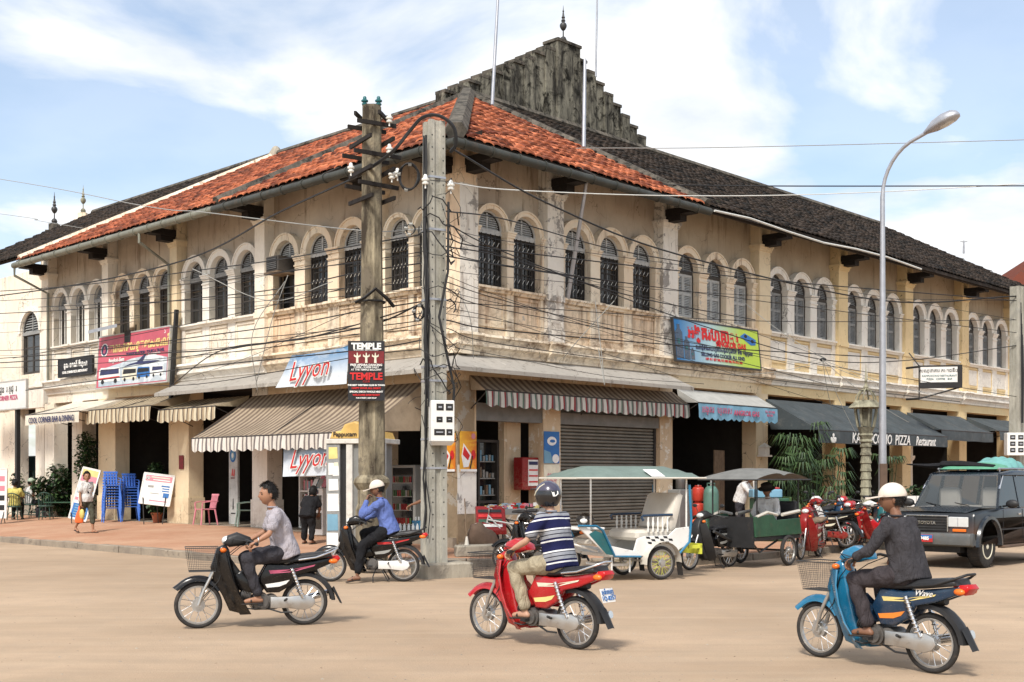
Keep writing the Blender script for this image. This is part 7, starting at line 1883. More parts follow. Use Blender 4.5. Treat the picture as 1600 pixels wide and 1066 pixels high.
c2 = onpav(47, 40.4); rattan('cane chair of the diner in white, between the other two', c2, R(150)); person('diner in a white shirt and pale green cap on the bar terrace', tuple(c2), R(20), sit(), 'skin_tan', 'shirt_white', 'trouser_black', 'cap_green', vox=.026, sleeve='short')
c3 = onpav(72, 39.0); rattan('empty looking cane chair on the right of the terrace, nearest the leaning banner', c3, R(185)); c4 = onpav(78, 40.8); person('diner in a lilac sun hat facing the street behind the right cane chair', tuple(c4), R(-110), sit(), 'skin_light', 'shirt_yellow', 'trouser_grey', 'bucket', vox=.026, sleeve='short')
t_ = onpav(98, 40.2); tb = thing('terrace_table', 'small green table beside the dark bush on the bar terrace', 'table', tuple(t_), 0)
m = MB(); m.box(-.55, .45, -.3, .3, .70, .74, b=.01); m.build('tabletop', 'green_paint', tb)
for sx_ in (-.48, .38):
    for sy_ in (-.24, .24): m = MB(); m.tube([(sx_, sy_, 0), (sx_, sy_, .7)], .02, 6); m.build('leg', 'dark_metal', tb)
# lattice fence behind the terrace
fb = FL.w(-20.2, .6, .38); fe = thing('lattice_fence', 'dark green lattice fence closing the bar terrace', 'fence', tuple(fb), FL.a)
for k in range(22):
    x = -4.2+k*.2
    for s in (-1, 1): m = MB(); m.tube([(x, .01*s, .1), (x+s*.7, .01*s, 1.5)], .012, 4); m.build('lath', 'rattan_green', fe)
m = MB(); m.box(-4.6, .2, -.02, .02, 1.5, 1.56); m.box(-4.6, .2, -.02, .02, .05, .1); m.build('rail', 'rattan_green', fe)
m = MB(); m.box(-4.5, .2, .3, .34, .9, 2.1); m.build('backing_board', 'teal_paint', fe)
# poster boards
def easel(label, pxl, pxr, Y, zb, h, slant, mats, tilt=14, leg=1):
    c = onpav((pxl+pxr)/2, Y); w = (pxr-pxl)/1880*Y; th = thing('poster_stand', label, 'poster stand', tuple(c), R(3))
    mm = Matrix.Rotation(R(-tilt), 4, 'X') @ Matrix.Rotation(R(slant), 4, 'Y'); mm.translation = Vector((0, 0, zb))
    m = MB(mm); m.box(-w/2, w/2, -.02, .02, 0, h); m.build('board', mats, th); m = MB(mm)
    for b in ((-w/2-.02, w/2+.02, -.03, 0), (-w/2-.02, w/2+.02, h, h+.03)): m.box(b[0], b[1], -.03, .03, b[2], b[3])
    for b in ((-w/2-.03, -w/2), (w/2, w/2+.03)): m.box(b[0], b[1], -.03, .03, 0, h)
    m.build('frame', 'white_paint', th)
    if leg:
        for x in (-w*.38, w*.38): m = MB(); m.tube([(x, .0, zb+.2), (x-.06*(1 if x < 0 else -1)*-1, -.12, 0)], .015, 5); m.build('leg', 'dark_metal', th)
        m = MB(); m.tube([(0, .15, zb+h*.7), (0, .5, 0)], .015, 5); m.build('leg', 'dark_metal', th)
    def pr(x0, x1, z0, z1, mt, y=-.024): q = MB(mm); q.add([(x0*w, y, z0*h), (x1*w, y, z0*h), (x1*w, y, z1*h), (x0*w, y, z1*h)], [(0,1,2,3)]); return q.build('print', mt, th)
    return th, w, h, pr, mm
t, w, h, pr, mm = easel('white easel poster with a pink heading and blue price boxes', 218, 264, 34.9, .58, .88, 7, 'white_ink')
pr(-.44, .46, .76, .96, 'plastic_pink'); pr(-.25, .38, .88, .92, 'cream_ink', -.028); pr(-.18, .40, .80, .835, 'white_ink', -.028); pr(.14, .42, .60, .65, 'blue_ink'); pr(.18, .42, .52, .56, 'blue_ink'); pr(.18, .42, .44, .48, 'blue_ink'); pr(.24, .44, .24, .40, 'blue_ink'); pr(-.2, .4, .09, .13, 'plastic_pink'); pr(-.32, -.12, .54, .62, 'cable_grey'); pr(-.2, .1, .34, .37, 'cable_grey')
q = MB(mm); q.lathe([(.001, 0), (.06, 0)], (-.36*w, -.027, .86*h), 14, axis='y'); q.build('emblem', 'white_ink', t)
t, w, h, pr, mm = easel('tall leaning banner in yellow, pink and blue behind the walking woman', 108, 134, 36.6, .12, 1.58, 13, 'white_ink', tilt=10)
pr(-.47, .47, .86, .98, 'gold_ink'); pr(-.47, .47, .74, .86, 'plastic_pink'); pr(-.47, .47, .66, .74, 'cream_ink'); pr(-.47, .47, .50, .66, 'blue_canvas'); pr(-.3, .4, .54, .58, 'white_ink', -.027); pr(-.47, .47, .36, .42, 'plastic_pink'); pr(-.47, .47, .02, .30, 'blue_ink')
for k in range(5): pr(-.35, .4, .05+k*.05, .07+k*.05, 'blue_canvas', -.027)
t, w, h, pr, mm = easel('narrow white menu panel cut off by the left edge', -12, 9, 37.5, .2, 1.5, 0, 'white_ink', tilt=2)
for k in range(4): pr(-.1, .4, .15+k*.2, .26+k*.2, 'plastic_pink' if k > 1 else 'black_ink')
# small poster on the pillar
def flat_poster(label, F, x0, x1, y, z0, z1, m_, name='poster'):
    c = F.w((x0+x1)/2, y, z0); th = thing(name, label, 'poster', tuple(c), F.a); w, h = x1-x0, z1-z0
    m = MB(); m.box(-w/2, w/2, -.006, .006, 0, h); m.build('sheet', m_, th); return th, w, h
xx = fx(FL, 283, -.05); flat_poster('small dark poster on the yellow pillar by the striped awnings', FL, xx-.1, xx+.14, -.06, 1.95, 2.35, 'maroon_ink')
# ================================================================ shop goods, left wing
# upright panel of phone company logos
c = FL.w(fx(FL, 366, .6), .6, .38); th = thing('sign_panel', 'tall grey panel of logos standing in the open phone shop', 'sign', tuple(c), FL.a)
m = MB(); m.box(-.22, .22, -.04, .04, 0, 2.75, b=.01); m.build('panel', 'louvre_pale', th)
shape(ell(0, 1.95, .15, .19), 'blue_ink', th, -.045, 'logo'); shape(ell(0, 1.95, .10, .13), 'blue_canvas', th, -.05, 'logo'); shape(ell(0, 1.95, .05, .07), 'white_ink', th, -.055, 'logo')
shape([(-.07, 1.38), (-.01, 1.38), (0, 1.58), (-.03, 1.58)], 'red_ink', th, -.045, 'logo'); shape([(.02, 1.36), (.08, 1.36), (.09, 1.56), (.05, 1.56)], 'red_ink', th, -.045, 'logo'); shape([(-.10, 1.30), (.10, 1.30), (.10, 1.33), (-.10, 1.33)], 'maroon_ink', th, -.045, 'logo')
shape([(-.02, .42), (.04, .44), (.03, .74), (.0, .72)], 'black_ink', th, -.045, 'logo'); shape([(-.1, .30), (.12, .30), (.12, .33), (-.1, .33)], 'black_ink', th, -.045, 'logo'); shape([(-.06, 2.2), (.08, 2.25), (.06, 2.42), (-.01, 2.36)], 'maroon_ink', th, -.045, 'logo')
th = thing('shop_counter', 'dim counter with white boxes inside the phone shop', 'counter', tuple(FL.w(-9.6, 2.0, .38)), FL.a)
m = MB(); m.box(-.9, .9, -.3, .3, 0, 1.0, b=.02); m.build('counter', 'old_red_paint', th)
for x, z, w_, h_ in ((-.5, 1.0, .4, .3), (.3, 1.0, .5, .42), (.1, 1.7, .5, .25), (-.5, 1.9, .5, .3)): m = MB(); m.box(x-w_/2, x+w_/2, -.2, .1, z, z+h_, b=.01); m.build('box', 'white_paint', th)
m = MB(); m.box(-.9, .9, .1, .12, 1.0, 2.4); m.build('shelf_back', 'wood_dark', th)
# glazed bookcase
c = FL.w(-5.75, .75, .38); th = thing('bookcase', 'white framed glass bookcase full of books under the lower blue banner', 'bookcase', tuple(c), FL.a)
W_ = 1.9; m = MB()
for x in (-W_/2, -.02, W_/2-.05): m.box(x, x+.05, -.2, .2, 0, 1.9)
for z in (.0, .55, .95, 1.35, 1.85): m.box(-W_/2+.05, W_/2-.05, -.2, .2, z, z+.045)
m.build('frame', 'white_paint', th); rn = random.Random(5)
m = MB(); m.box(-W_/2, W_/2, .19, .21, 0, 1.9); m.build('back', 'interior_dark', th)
for z in (.6, 1.0, 1.4):
    m = MB(); x = -W_/2+.07
    while x < W_/2-.12:
        t_ = rn.uniform(.025, .06); m.box(x, x+t_-.004, -.12, .1, z, z+rn.uniform(.2, .31), rn.randrange(5)); x += t_
    stuff(m.build('books', ['white_ink', 'cable_grey', 'blue_canvas', 'plastic_pink', 'wood_old'], th))
c = FL.w(fx(FL, 505, -.3), -.3, .30); th = thing('display_case', 'small pale cashier case with magazines, right of the boy in black', 'display case', tuple(c), FL.a)
m = MB(); m.box(-.3, .3, -.25, .25, 0, 1.15, b=.01); m.build('case', 'white_paint', th)
m = MB(); m.box(-.26, .26, -.262, -.25, .15, .55); m.box(-.26, .26, -.262, -.25, .62, .98); m.build('glass', 'glass_dark', th)
for k in range(3):
    for j in range(2): m = MB(); x, z = -.2+k*.2, 1.18+j*.2; m.add([(x-.08, -.15+j*.12, z), (x+.08, -.15+j*.12, z), (x+.08, -.05+j*.12, z+.2), (x-.08, -.05+j*.12, z+.2)], [(0,1,2,3)]); m.build('magazine', ['white_ink', 'cable_grey', 'plastic_pink'][(k+j) % 3], th)
text('BON', .14, 'navy_ink', th, (0.0, -.275, 1.06), off=.006)
# boy
J = dict(pel=(0, 0, .66), chest=(.10, 0, .90), neck=(.17, 0, 1.04), head=(.25, .0, 1.14), shL=(.15, .15, 1.0), shR=(.15, -.15, 1.0), elL=(.12, .22, .80), elR=(.18, -.20, .80), wrL=(.22, .16, .62), wrR=(.28, -.12, .66), hipL=(0, .08, .62), hipR=(0, -.08, .62), knL=(.04, .10, .36), knR=(.02, -.10, .36), anL=(0, .10, .09), anR=(-.06, -.12, .09), toeL=(.14, .12, .04), toeR=(.08, -.14, .04))
b_ = onpav(481, 27.3); boy = person('boy in black with white sleeve stripe bending towards the bookcase', tuple(b_), R(70), J, 'skin_brown', 'shirt_black', 'trouser_black', 'hair', vox=.02, sleeve='short', sc=1.02)
# kiosk with yellow roof sign
c = onpav(566, 24.9); kz = c.z; K1 = thing('kiosk', 'kiosk with a yellow crowned roof sign and notice covered post, behind the round pole', 'kiosk', tuple(c), R(-16))
m = MB(); m.box(-.62, .66, -.45, .45, 2.26, 2.36, b=.01); m.build('roof', 'frame_white', K1)
m = MB(); m.slab([(-.55, 2.36), (.58, 2.36), (.52, 2.50), (.30, 2.53), (.22, 2.66), (.0, 2.72), (-.22, 2.66), (-.30, 2.53), (-.50, 2.50)], -.42, .42, .04); m.build('roof_sign', 'kiosk_yellow' if mat('kiosk_yellow', (.62, .40, .12), .5) else '', K1)
text('Fappucam', .13, 'black_ink', K1, (-.2, -.43, 2.45), off=.003)
for x0, x1, m_ in ((-.62, -.32, 'louvre_grey'), (-.18, -.04, 'frame_white'), (.50, .66, 'louvre_pale')): m = MB(); m.box(x0, x1, -.42, -.30, 0, 2.26, b=.01); m.build('post', m_, K1)
m = MB(); m.box(-.04, .50, -.36, .40, 0, 2.26); m.build('cabinet', 'grey_board', K1); m = MB(); m.box(-.32, -.18, -.34, .40, 0, 2.26); m.build('cabinet', 'black_plastic', K1)
rn = random.Random(8)
for x, z, w_, h_, mm_ in ((-.46, 1.95, .2, .24, 'gold_ink'), (-.50, 1.62, .13, .25, 'white_ink'), (-.40, 1.60, .14, .2, 'white_ink'), (-.45, 1.30, .22, .24, 'white_ink'), (-.46, .88, .26, .36, 'white_ink'), (-.47, .48, .24, .34, 'blue_canvas'), (-.47, .16, .26, .28, 'white_ink'), (-.39, 1.78, .1, .1, 'cream_ink')):
    m = MB(); y_ = -.424-rn.random()*.004; m.add([(x-w_/2, y_, z), (x+w_/2, y_, z+.01), (x+w_/2-.01, y_-.004, z+h_), (x-w_/2, y_, z+h_)], [(0,1,2,3)]); m.build('notice', mm_, K1)
# glass door fridge, crate and the vendor half hidden by the square pole
c = FL.w(fx(FL, 640, .3), .3, .26); th = thing('drinks_fridge', 'upright glass door drinks fridge in the dark shop between the two poles', 'fridge', tuple(c), FL.a+R(10))
m = MB(); m.box(-.36, .36, -.25, .35, 0, 1.75, b=.02); m.build('cabinet', 'cable_grey', th); m = MB(); m.box(-.30, .30, -.262, -.25, .12, 1.68); m.build('glass_door', 'glass_dark', th)
m = MB(); m.box(-.335, -.315, -.29, -.27, .6, 1.3); m.build('handle', 'chrome', th)
for z in (.35, .68, 1.0, 1.32):
    m = MB(); m.box(-.28, .28, -.27, -.262, z, z+.018); m.build('shelf', 'cable_grey', th); m = MB()
    for k in range(9): x = -.25+k*.062; m.cyl((x, -.275, z+.02), (x, -.275, z+.16), .022, n=7, mi=rn.randrange(4))
    stuff(m.build('bottles', ['leaf_mid', 'wood_old', 'cable_grey', 'old_red_paint'], th))
c = onpav(644, 23.2); th = thing('drinks_stand', 'low white stand with bottled water and a blue crate, next to the square pole', 'stand', tuple(c), R(-10))
m = MB(); m.box(-.38, .40, -.22, .22, .50, .54); m.box(-.38, -.34, -.2, .2, 0, .5); m.box(.36, .40, -.2, .2, 0, .5); m.build('stand', 'white_paint', th)
for k in range(7): m = MB(); x = -.30+k*.085; m.lathe([(.028, .54), (.03, .60), (.028, .64), (.012, .67), (.012, .69)], (x, -.08, 0), 8); m.build('water_bottle', 'lens_clear', th, smooth=50)
th = thing('crate', 'blue bottle crate on the white stand beside the square pole', 'crate', tuple(c+Vector((.18, .1, .54))), R(-10))
m = MB(); m.box(-.16, .16, -.12, .12, 0, .20); m.box(-.165, .165, -.125, .125, .17, .20); m.build('crate', 'blue_paint', th); m = MB()
for k in range(5): m.cyl((-.12+k*.06, 0, .2), (-.12+k*.06, 0, .27), .018, n=7)
m.build('bottle_necks', 'white_paint', th)
J = dict(pel=(0, 0, .95), chest=(.05, 0, 1.22), neck=(.10, 0, 1.40), head=(.16, 0, 1.54), shL=(.08, .18, 1.34), shR=(.08, -.18, 1.34), elL=(.26, .24, 1.12), elR=(.0, -.24, 1.10), wrL=(.50, .14, 1.02), wrR=(.2, -.2, .92), hipL=(0, .1, .9), hipR=(0, -.1, .9), knL=(.03, .1, .5), knR=(0, -.1, .5), anL=(0, .1, .09), anR=(-.05, -.12, .09), toeL=(.16, .12, .04), toeR=(.12, -.14, .04))
person('vendor mostly hidden behind the square pole, reaching for the bottles', tuple(onpav(681, 24.3)), R(185), J, 'skin_tan', 'shirt_white', 'trouser_black', 'hair', vox=.02, sleeve='short')
# walking woman
J = dict(pel=(0, 0, .93), chest=(.02, 0, 1.20), neck=(.02, 0, 1.37), head=(.05, 0, 1.50), shL=(.02, .165, 1.31), shR=(.02, -.165, 1.31), elL=(-.06, .21, 1.05), elR=(.04, -.21, 1.05), wrL=(-.08, .24, .80), wrR=(.10, -.22, .80), hipL=(0, .09, .88), hipR=(0, -.09, .88), knL=(.16, .09, .50), knR=(-.04, -.09, .48), anL=(.20, .08, .09), anR=(-.30, -.10, .15), toeL=(.35, .10, .04), toeR=(-.17, -.12, .05), face=(1, -.5, .05), handL=(0, 0, -1), handR=(0, 0, -1), palmL=(0, -1, 0), palmR=(0, 1, 0))
wl = onpav(134, 32.2); wom = person('woman in a printed white T-shirt and olive capri trousers walking with an orange bag', tuple(wl), R(-35), J, 'skin_tan', 'shirt_white', 'trouser_olive', 'hair', vox=.016, sleeve='short', leg='short', female=1, grip=(.6, 1.0))
m = MB(); m.add([(.155, -.02, 1.20), (.157, .05, 1.22), (.155, .04, 1.16), (.150, -.03, 1.13)], [(0,1,2,3)]); m.add([(.152, -.06, 1.12), (.154, .0, 1.13), (.150, .02, 1.05), (.148, -.05, 1.06)], [(0,1,2,3)]); m.build('shirt_print', 'black_ink', wom)
hw_ = Matrix.Rotation(R(-35), 4, 'Z') @ Vector((.10, -.23, .73)); bg_ = thing('shopping_bag', 'orange plastic bag with a yellow parcel in the woman\'s hand', 'bag', tuple(wl+hw_), R(-35))
mat('bag_orange', (.70, .12, .02), .45, var=.15, bump=.3, bs=20); mat('bag_yellow', (.62, .50, .14), .5, var=.15)
m = MB(); m.lathe([(.02, 0), (.04, -.10), (.10, -.20), (.155, -.36), (.15, -.44), (.02, -.46)], (-.06, 0, 0), 12); m.v = [(x, y*.55, z) for x, y, z in m.v]; m.build('bag', 'bag_orange', bg_, smooth=50)
m = MB(); m.ball((.06, .0, -.22), 1, 12, 8, sc=(.085, .06, .14)); m.build('parcel', 'bag_yellow', bg_, smooth=60)
# air conditioner in the arched window
c = FL.w(-6.6, -.15, 7.05); th = thing('air_conditioner', 'rusty window air conditioner in the arched window left of the round pole', 'air conditioner', tuple(c), FL.a)
m = MB(); m.box(-.27, .27, -.22, .35, 0, .40, b=.015); m.build('casing', 'frame_dark', th); m = MB(); m.box(-.22, .22, -.232, -.22, .05, .36); m.build('grille', 'iron', th)
for k in range(6): m = MB(); m.box(-.21, .21, -.242, -.232, .07+k*.048, .085+k*.048); m.build('grille_bar', 'engine_grey', th)
m = MB(); m.box(-.30, .30, -.26, .3, -.05, -.005); m.build('bracket', 'wood_old', th)
# small metal hood above the billboard
c = FL.w(fx(FL, 178, -.5), -.5, 0); c.z = fz(FL, fx(FL, 178, -.5), -.5, 514); th = thing('metal_hood', 'small grey metal hood on a bracket just above the pink billboard', 'hood', tuple(c), FL.a)
m = MB(); m.add([(-.95, -.35, 0), (.85, -.35, .05), (.85, .4, .22), (-.95, .4, .18)]+[(-.95, -.35, -.1), (.85, -.35, -.05)], [(0,1,2,3), (0,4,5,1)]); m.build('sheet', 'galvanised', th); m = MB(); m.tube([(.7, .35, .1), (.75, .3, -.5)], .02, 5); m.box(.45, .8, .1, .35, -.45, -.1); m.build('bracket', 'iron', th)

# ================================================================ around the corner pillar and the right-hand shops
grad('print_orange', (.74, .40, .03), (.66, .16, .02), 0, (-.3, .3), noise=.9, nc=(.80, .46, .04))
def cig_poster(label, F, x0, x1, y, z0, z1):
    th, w, h = flat_poster(label, F, x0, x1, y, z0, z1, 'print_orange'); y = -.009
    shape([(-.42*w, .38*h), (-.30*w, .70*h), (.18*w, .42*h), (.0, .12*h), (-.30*w, .10*h)], 'white_ink', th, y); shape([(-.36*w, .42*h), (-.27*w, .62*h), (.08*w, .40*h), (-.04*w, .28*h)], 'red_ink', th, y-.004)
    shape([(.06*w, .08*h), (.22*w, .40*h), (.27*w, .38*h), (.12*w, .06*h)], 'black_ink', th, y-.004); shape(ell(.30*w, .88*h, .12*w, .07*h), 'plastic_pink', th, y); shape(ell(.3*w, .42*h, .14*w, .12*h), 'red_ink', th, y-.001); shape([(-.5*w, 0), (.5*w, 0), (.5*w, .06*h), (-.5*w, .06*h)], 'white_ink', th, y-.006)
    return th
za = fz(FR, .3, -.05, 674); zb_ = fz(FR, .3, -.05, 737)
cig_poster('orange and red poster on the right face of the corner pillar', FR, .02, .53, -.055, zb_, za)
cig_poster('orange and red poster on the left face of the corner pillar under the meter box', FL, -.52, -.03, -.04, zb_, fz(FL, -.3, -.04, 676))
# left face of the pillar itself
m = MB(); m.box(-.56, .03, -.03, .5, 0, 3.9); fpart('column', m, 'pillar_plaster', corner, FL)
xa, xb = fx(FR, 850, -.05), fx(FR, 874, -.05); zt_ = fz(FR, xa, -.05, 674); zm_ = fz(FR, xa, -.05, 724); zl_ = fz(FR, xa, -.05, 790)
th, w, h = flat_poster('blue poster with a white swirl on the pillar left of the roller shutter', FR, xa, xb, -.045, zm_, zt_, 'blue_ink')
shape(ell(0, .70*h, .30*w, .14*h), 'white_ink', th, -.009); shape(ell(.02, .70*h, .17*w, .05*h), 'blue_ink', th, -.013); shape(ell(.25*w, .15*h, .22*w, .14*h), 'white_ink', th, -.009); shape([(-.5*w, .0), (.1*w, .0), (-.1*w, .35*h), (-.5*w, .42*h)], 'blue_canvas', th, -.009)
th, w, h = flat_poster('pale pink handwritten notice below the blue poster on the pillar', FR, xa, xb, -.045, zl_, zm_-.03, 'cream_ink')
text('9955', .16, 'pink_ink', th, (0, -.012, .72*h)); text('RENT\nROOM', .15, 'pink_ink', th, (0, -.012, .5*h))
th = thing('service_cabinet', 'red and white vending cabinet hung on the inner pillar of the small shop', 'cabinet', tuple(FR.w(fx(FR, 822, .25), .25, fz(FR, 2.0, .25, 766))), FR.a)
m = MB(); m.box(-.28, .28, -.16, .16, 0, .78, b=.02); m.build('casing', 'old_red_paint', th); m = MB(); m.box(-.10, .24, -.172, -.16, .10, .72); m.build('front', 'white_ink', th)
for z in (.18, .32, .46): m = MB(); m.box(-.08, .22, -.180, -.172, z, z+.035); m.build('print', 'red_ink', th)
m = MB(); m.box(-.08, .22, -.180, -.172, .60, .68); m.build('print', 'navy_ink', th)
m = MB(); m.box(2.05, 2.62, .55, .75, .26, 3.2); fpart('inner_pillar', m, 'pillar_plaster', corner, FR)
th = thing('glass_cabinet', 'dark glass fronted cabinet inside the small corner shop', 'cabinet', tuple(FR.w(1.35, .9, .26)), FR.a)
m = MB()
for x in (-.68, -.02, .62): m.box(x, x+.06, -.2, .2, 0, 2.35)
for z in (0, .85, 2.29): m.box(-.62, .62, -.19, .19, z, z+.06)
m.build('frame', 'frame_dark', th); m = MB(); m.box(-.62, .62, .0, .02, .1, 2.3); m.build('glass', 'glass_dark', th)
rn = random.Random(11)
for z in (1.05, 1.45, 1.85):
    m = MB()
    for k in range(12): x = -.56+k*.1; m.box(x, x+rn.uniform(.04, .08), -.1, -.02, z, z+rn.uniform(.1, .26), rn.randrange(3))
    stuff(m.build('goods', ['cable_grey', 'wood_old', 'blue_canvas'], th)); m = MB(); m.box(-.62, .62, -.12, .0, z-.03, z-.005); m.build('shelf', 'cable_grey', th)
c = onpav(806, 25.6); th = thing('goods_table', 'street table heaped with small coloured goods in front of the corner shop', 'table', tuple(c), FR.a)
m = MB(); m.box(-.75, .75, -.35, .35, .80, .85); m.box(-.78, .78, -.38, -.35, .80, .92); m.build('tabletop', 'cable_grey', th)
for sx_ in (-.7, .7):
    for sy_ in (-.3, .3): m = MB(); m.tube([(sx_, sy_, 0), (sx_, sy_, .8)], .02, 6); m.build('leg', 'dark_metal', th)
m = MB()
for k in range(150):
    x, y, z = rn.uniform(-.68, .68), rn.uniform(-.3, .3), .86+rn.random()*.10; s = rn.uniform(.02, .05); m.box(x-s, x+s, y-s*.7, y+s*.7, z, z+s*1.6, rn.randrange(7))
stuff(m.build('small_goods', ['white_ink', 'red_ink', 'gold_ink', 'blue_canvas', 'leaf_mid', 'plastic_pink', 'black_ink'], th))
c = onpav(766, 24.6); th = thing('display_stand', 'sloping red cigarette display stand left of the goods table', 'display stand', tuple(c), R(8))
m = MB(); m.slab([(-.30, .42), (-.30, .50), (.02, .98), (.10, .98), (.10, .42)], -.3, .3, .01); m.v = [(y, x, z) for x, y, z in m.v]; m.build('body', 'old_red_paint', th)
for k in range(4):
    t0 = .15+k*.2; m = MB(); P0 = lambda t: (-.30+.32*t, .50+.48*t); a_, b_ = P0(t0), P0(t0+.12); m.add([(-.26, a_[0]-.012, a_[1]), (.22, a_[0]-.012, a_[1]), (.22, b_[0]-.012, b_[1]), (-.26, b_[0]-.012, b_[1])], [(0,1,2,3)]); m.build('tray', ['white_ink', 'green_paint', 'red_ink', 'black_ink'][k], th)
m = MB(); m.add([(.302, -.18, .50), (.302, .08, .50), (.302, .08, .90), (.302, -.02, .88)], [(0,1,2,3)]); m.build('print', 'white_ink', th)
for sx_ in (-.27, .27):
    for y_ in (-.25, .06): m = MB(); m.tube([(sx_, y_, 0), (sx_, y_, .44)], .015, 5); m.build('leg', 'dark_metal', th)
# stone blocks, sack and stick by the pillar
th = thing('stone_block', 'low block of old masonry at the foot of the corner pillar', 'stone', tuple(onpav(737, 24.0)), R(12)); m = MB(); m.box(-.34, .42, -.2, .2, 0, .24, b=.03); m.v = [(x+.02*math.sin(9*z+5*y), y, z+.02*math.sin(7*x)) for x, y, z in m.v]; m.build('block', 'rough_stone', th)
th = thing('sack', 'slumped brown sack propped by the masonry block', 'sack', tuple(onpav(754, 24.2)+Vector((0, 0, .1))), 0)
v, f = grid_sphere(lambda x, y, z: Vector((x*.26*(1.1-.3*z)+.10*z*-1+.02*math.sin(9*y+7*z), y*.2, .26+z*.30+.03*math.sin(8*x))), 24, 16); mat('sacking', (.13, .085, .06), .95, var=.3, bump=.4, bs=25); mkobj('sack_cloth', v, f, 'sacking', th)
th = thing('broom', 'worn straw broom standing upright on the masonry block', 'broom', tuple(onpav(730, 24.15)+Vector((0, 0, .0))), 0); m = MB(); m.tube([(0, -.22, .25), (-.05, -.05, 1.15)], .013, 6); m.build('handle', 'wood_old', th); m = MB(); m.lathe([(.07, 0), (.05, .2), (.02, .38)], (0, -.24, .02), 10); m.v = [(x, y, z) for x, y, z in m.v]; m.build('straw', 'cream_vinyl', th)
# bicycles
def bicycle(label, c, rz, m_='white_paint'):
    th = thing('bicycle', label, 'bicycle', tuple(c), rz, 'bicycles leaning at the goods table')
    for x in (-.52, .52):
        w = MB(); w.torus((0, 0, 0), .315, .016, 36, 6); o = w.build('wheel', 'rubber', th, loc=(x, 0, .33), smooth=60); q = MB(); q.torus((0, 0, 0), .295, .008, 36, 5, q2=.012); q.build('rim', 'chrome', o, smooth=60)
        q = MB()
        for k in range(20): a = 2*math.pi*k/20; q.cyl((.02*math.cos(a+.8), (-1)**k*.02, .02*math.sin(a+.8)), (.29*math.cos(a), 0, .29*math.sin(a)), .002, n=3, cap=False)
        stuff(q.build('spokes', 'chrome', o)); q = MB(); q.torus((0, 0, 0), .345, .004, 20, 4, a0=.3, a1=math.pi, q2=.025); q.build('fender', m_, th, loc=(x, 0, .33))
    m = MB()
    for a, b in (((.52, .33), (.40, .82)), ((.40, .80), (-.05, .30)), ((.41, .72), (-.18, .62)), ((-.05, .30), (-.22, .85)), ((-.22, .72), (-.52, .33)), ((-.05, .30), (-.52, .33))): m.tube([(a[0], 0, a[1]), (b[0], 0, b[1])], .015, 7)
    m.build('frame', m_, th, smooth=50); m = MB(); m.tube([(.40, 0, .82), (.39, 0, .98), (.42, 0, 1.0)], .012, 6); m.tube([(.28, -.28, .98), (.40, -.2, 1.0), (.43, 0, 1.0), (.40, .2, 1.0), (.28, .28, .98)], .011, 6); m.build('handlebar', 'chrome', th, smooth=50)
    m = MB(); m.slab([(-.34, .86), (-.34, .92), (-.20, .92), (-.08, .90), (-.08, .87)], -.07, .07, .02); m.build('saddle', 'seat_vinyl', th); m = MB(); m.torus((-.05, .02, .30), .08, .008, 16, 5); m.tube([(-.05, -.08, .30), (-.05, -.10, .16)], .008, 5); m.tube([(-.05, .08, .30), (-.05, .10, .44)], .008, 5); m.tube([(-.3, 0, .65), (-.62, 0, .66), (-.52, .05, .33)], .008, 5); m.build('crank', 'chrome', th); th.rotation_euler = (R(-6), 0, rz); return th
bicycle('pale framed bicycle nearest the red display stand', onpav(795, 24.4), R(172)); bicycle('second bicycle leaning behind the pale one by the goods table', onpav(816, 24.9), R(165), 'black_plastic')
# parcel with helmet on the carriage front
hm = C1.matrix_basis @ Vector((1.22*(1 if math.cos(C1.rotation_euler.z) < 0 else -1), .1, .92)); th = thing('helmet', 'black and white helmet resting on the front of the white carriage', 'helmet', tuple(hm), 0)
m = MB(); m.ball((0, 0, .10), .14, 16, 10, sc=(1.1, .9, .85)); m.build('shell', 'black_paint', th, smooth=80); m = MB(); m.ball((-.02, -.01, .09), .143, 16, 10, sc=(.7, .9, .5)); m.build('stripe', 'white_paint', th, smooth=80)
# gas bottles in the gas shop
mat('gas_green', (.10, .20, .16), .45, var=.15, dirt=.2); mat('gas_red', (.50, .05, .03), .4, var=.12, dirt=.1)
def gas(label, c, r, h, m_, group=None):
    th = thing('gas_bottle', label, 'gas bottle', tuple(c), 0, group); m = MB(); m.lathe([(r*.8, 0), (r*.85, .03*h), (r, .08*h), (r, .72*h), (r*.9, .80*h), (r*.6, .86*h), (r*.2, .88*h)], (0, 0, 0), 20); m.build('body', m_, th, smooth=50)
    q = MB(); q.torus((0, 0, .92*h), r*.5, .012, 16, 6, axis='z'); q.tube([(-r*.45, 0, .84*h), (-r*.5, 0, .92*h)], .012, 5); q.tube([(r*.45, 0, .84*h), (r*.5, 0, .92*h)], .012, 5); q.build('collar', m_, th); q = MB(); q.cyl((0, 0, .87*h), (0, 0, .98*h), r*.13, n=8); q.build('valve', 'alloy', th); return th
gas('big grey green gas bottle taller than the red ones', onpav(1111, 31.0), .20, 1.42, 'gas_green')
rc = onpav(1091, 31.3); hh = .44
for k, nm in enumerate(('bottom', 'middle', 'topmost')): gas('red gas bottle, %s of the stack of three beside the big green one' % nm, rc+Vector((0, 0, hh*k*.94)), .155, hh, 'gas_red', 'stacked red gas bottles')
gas('small dark grey gas bottle on a ledge at the shop doorway', onpav(1063, 31.6)+Vector((0, 0, 1.12)), .12, .42, 'engine_grey')
th = thing('ledge', 'plain grey ledge carrying the small dark gas bottle', 'ledge', tuple(onpav(1063, 31.6)), FR.a); m = MB(); m.box(-.3, .3, -.2, .2, 0, 1.12, b=.02); m.build('ledge_block', 'grey_board', th)
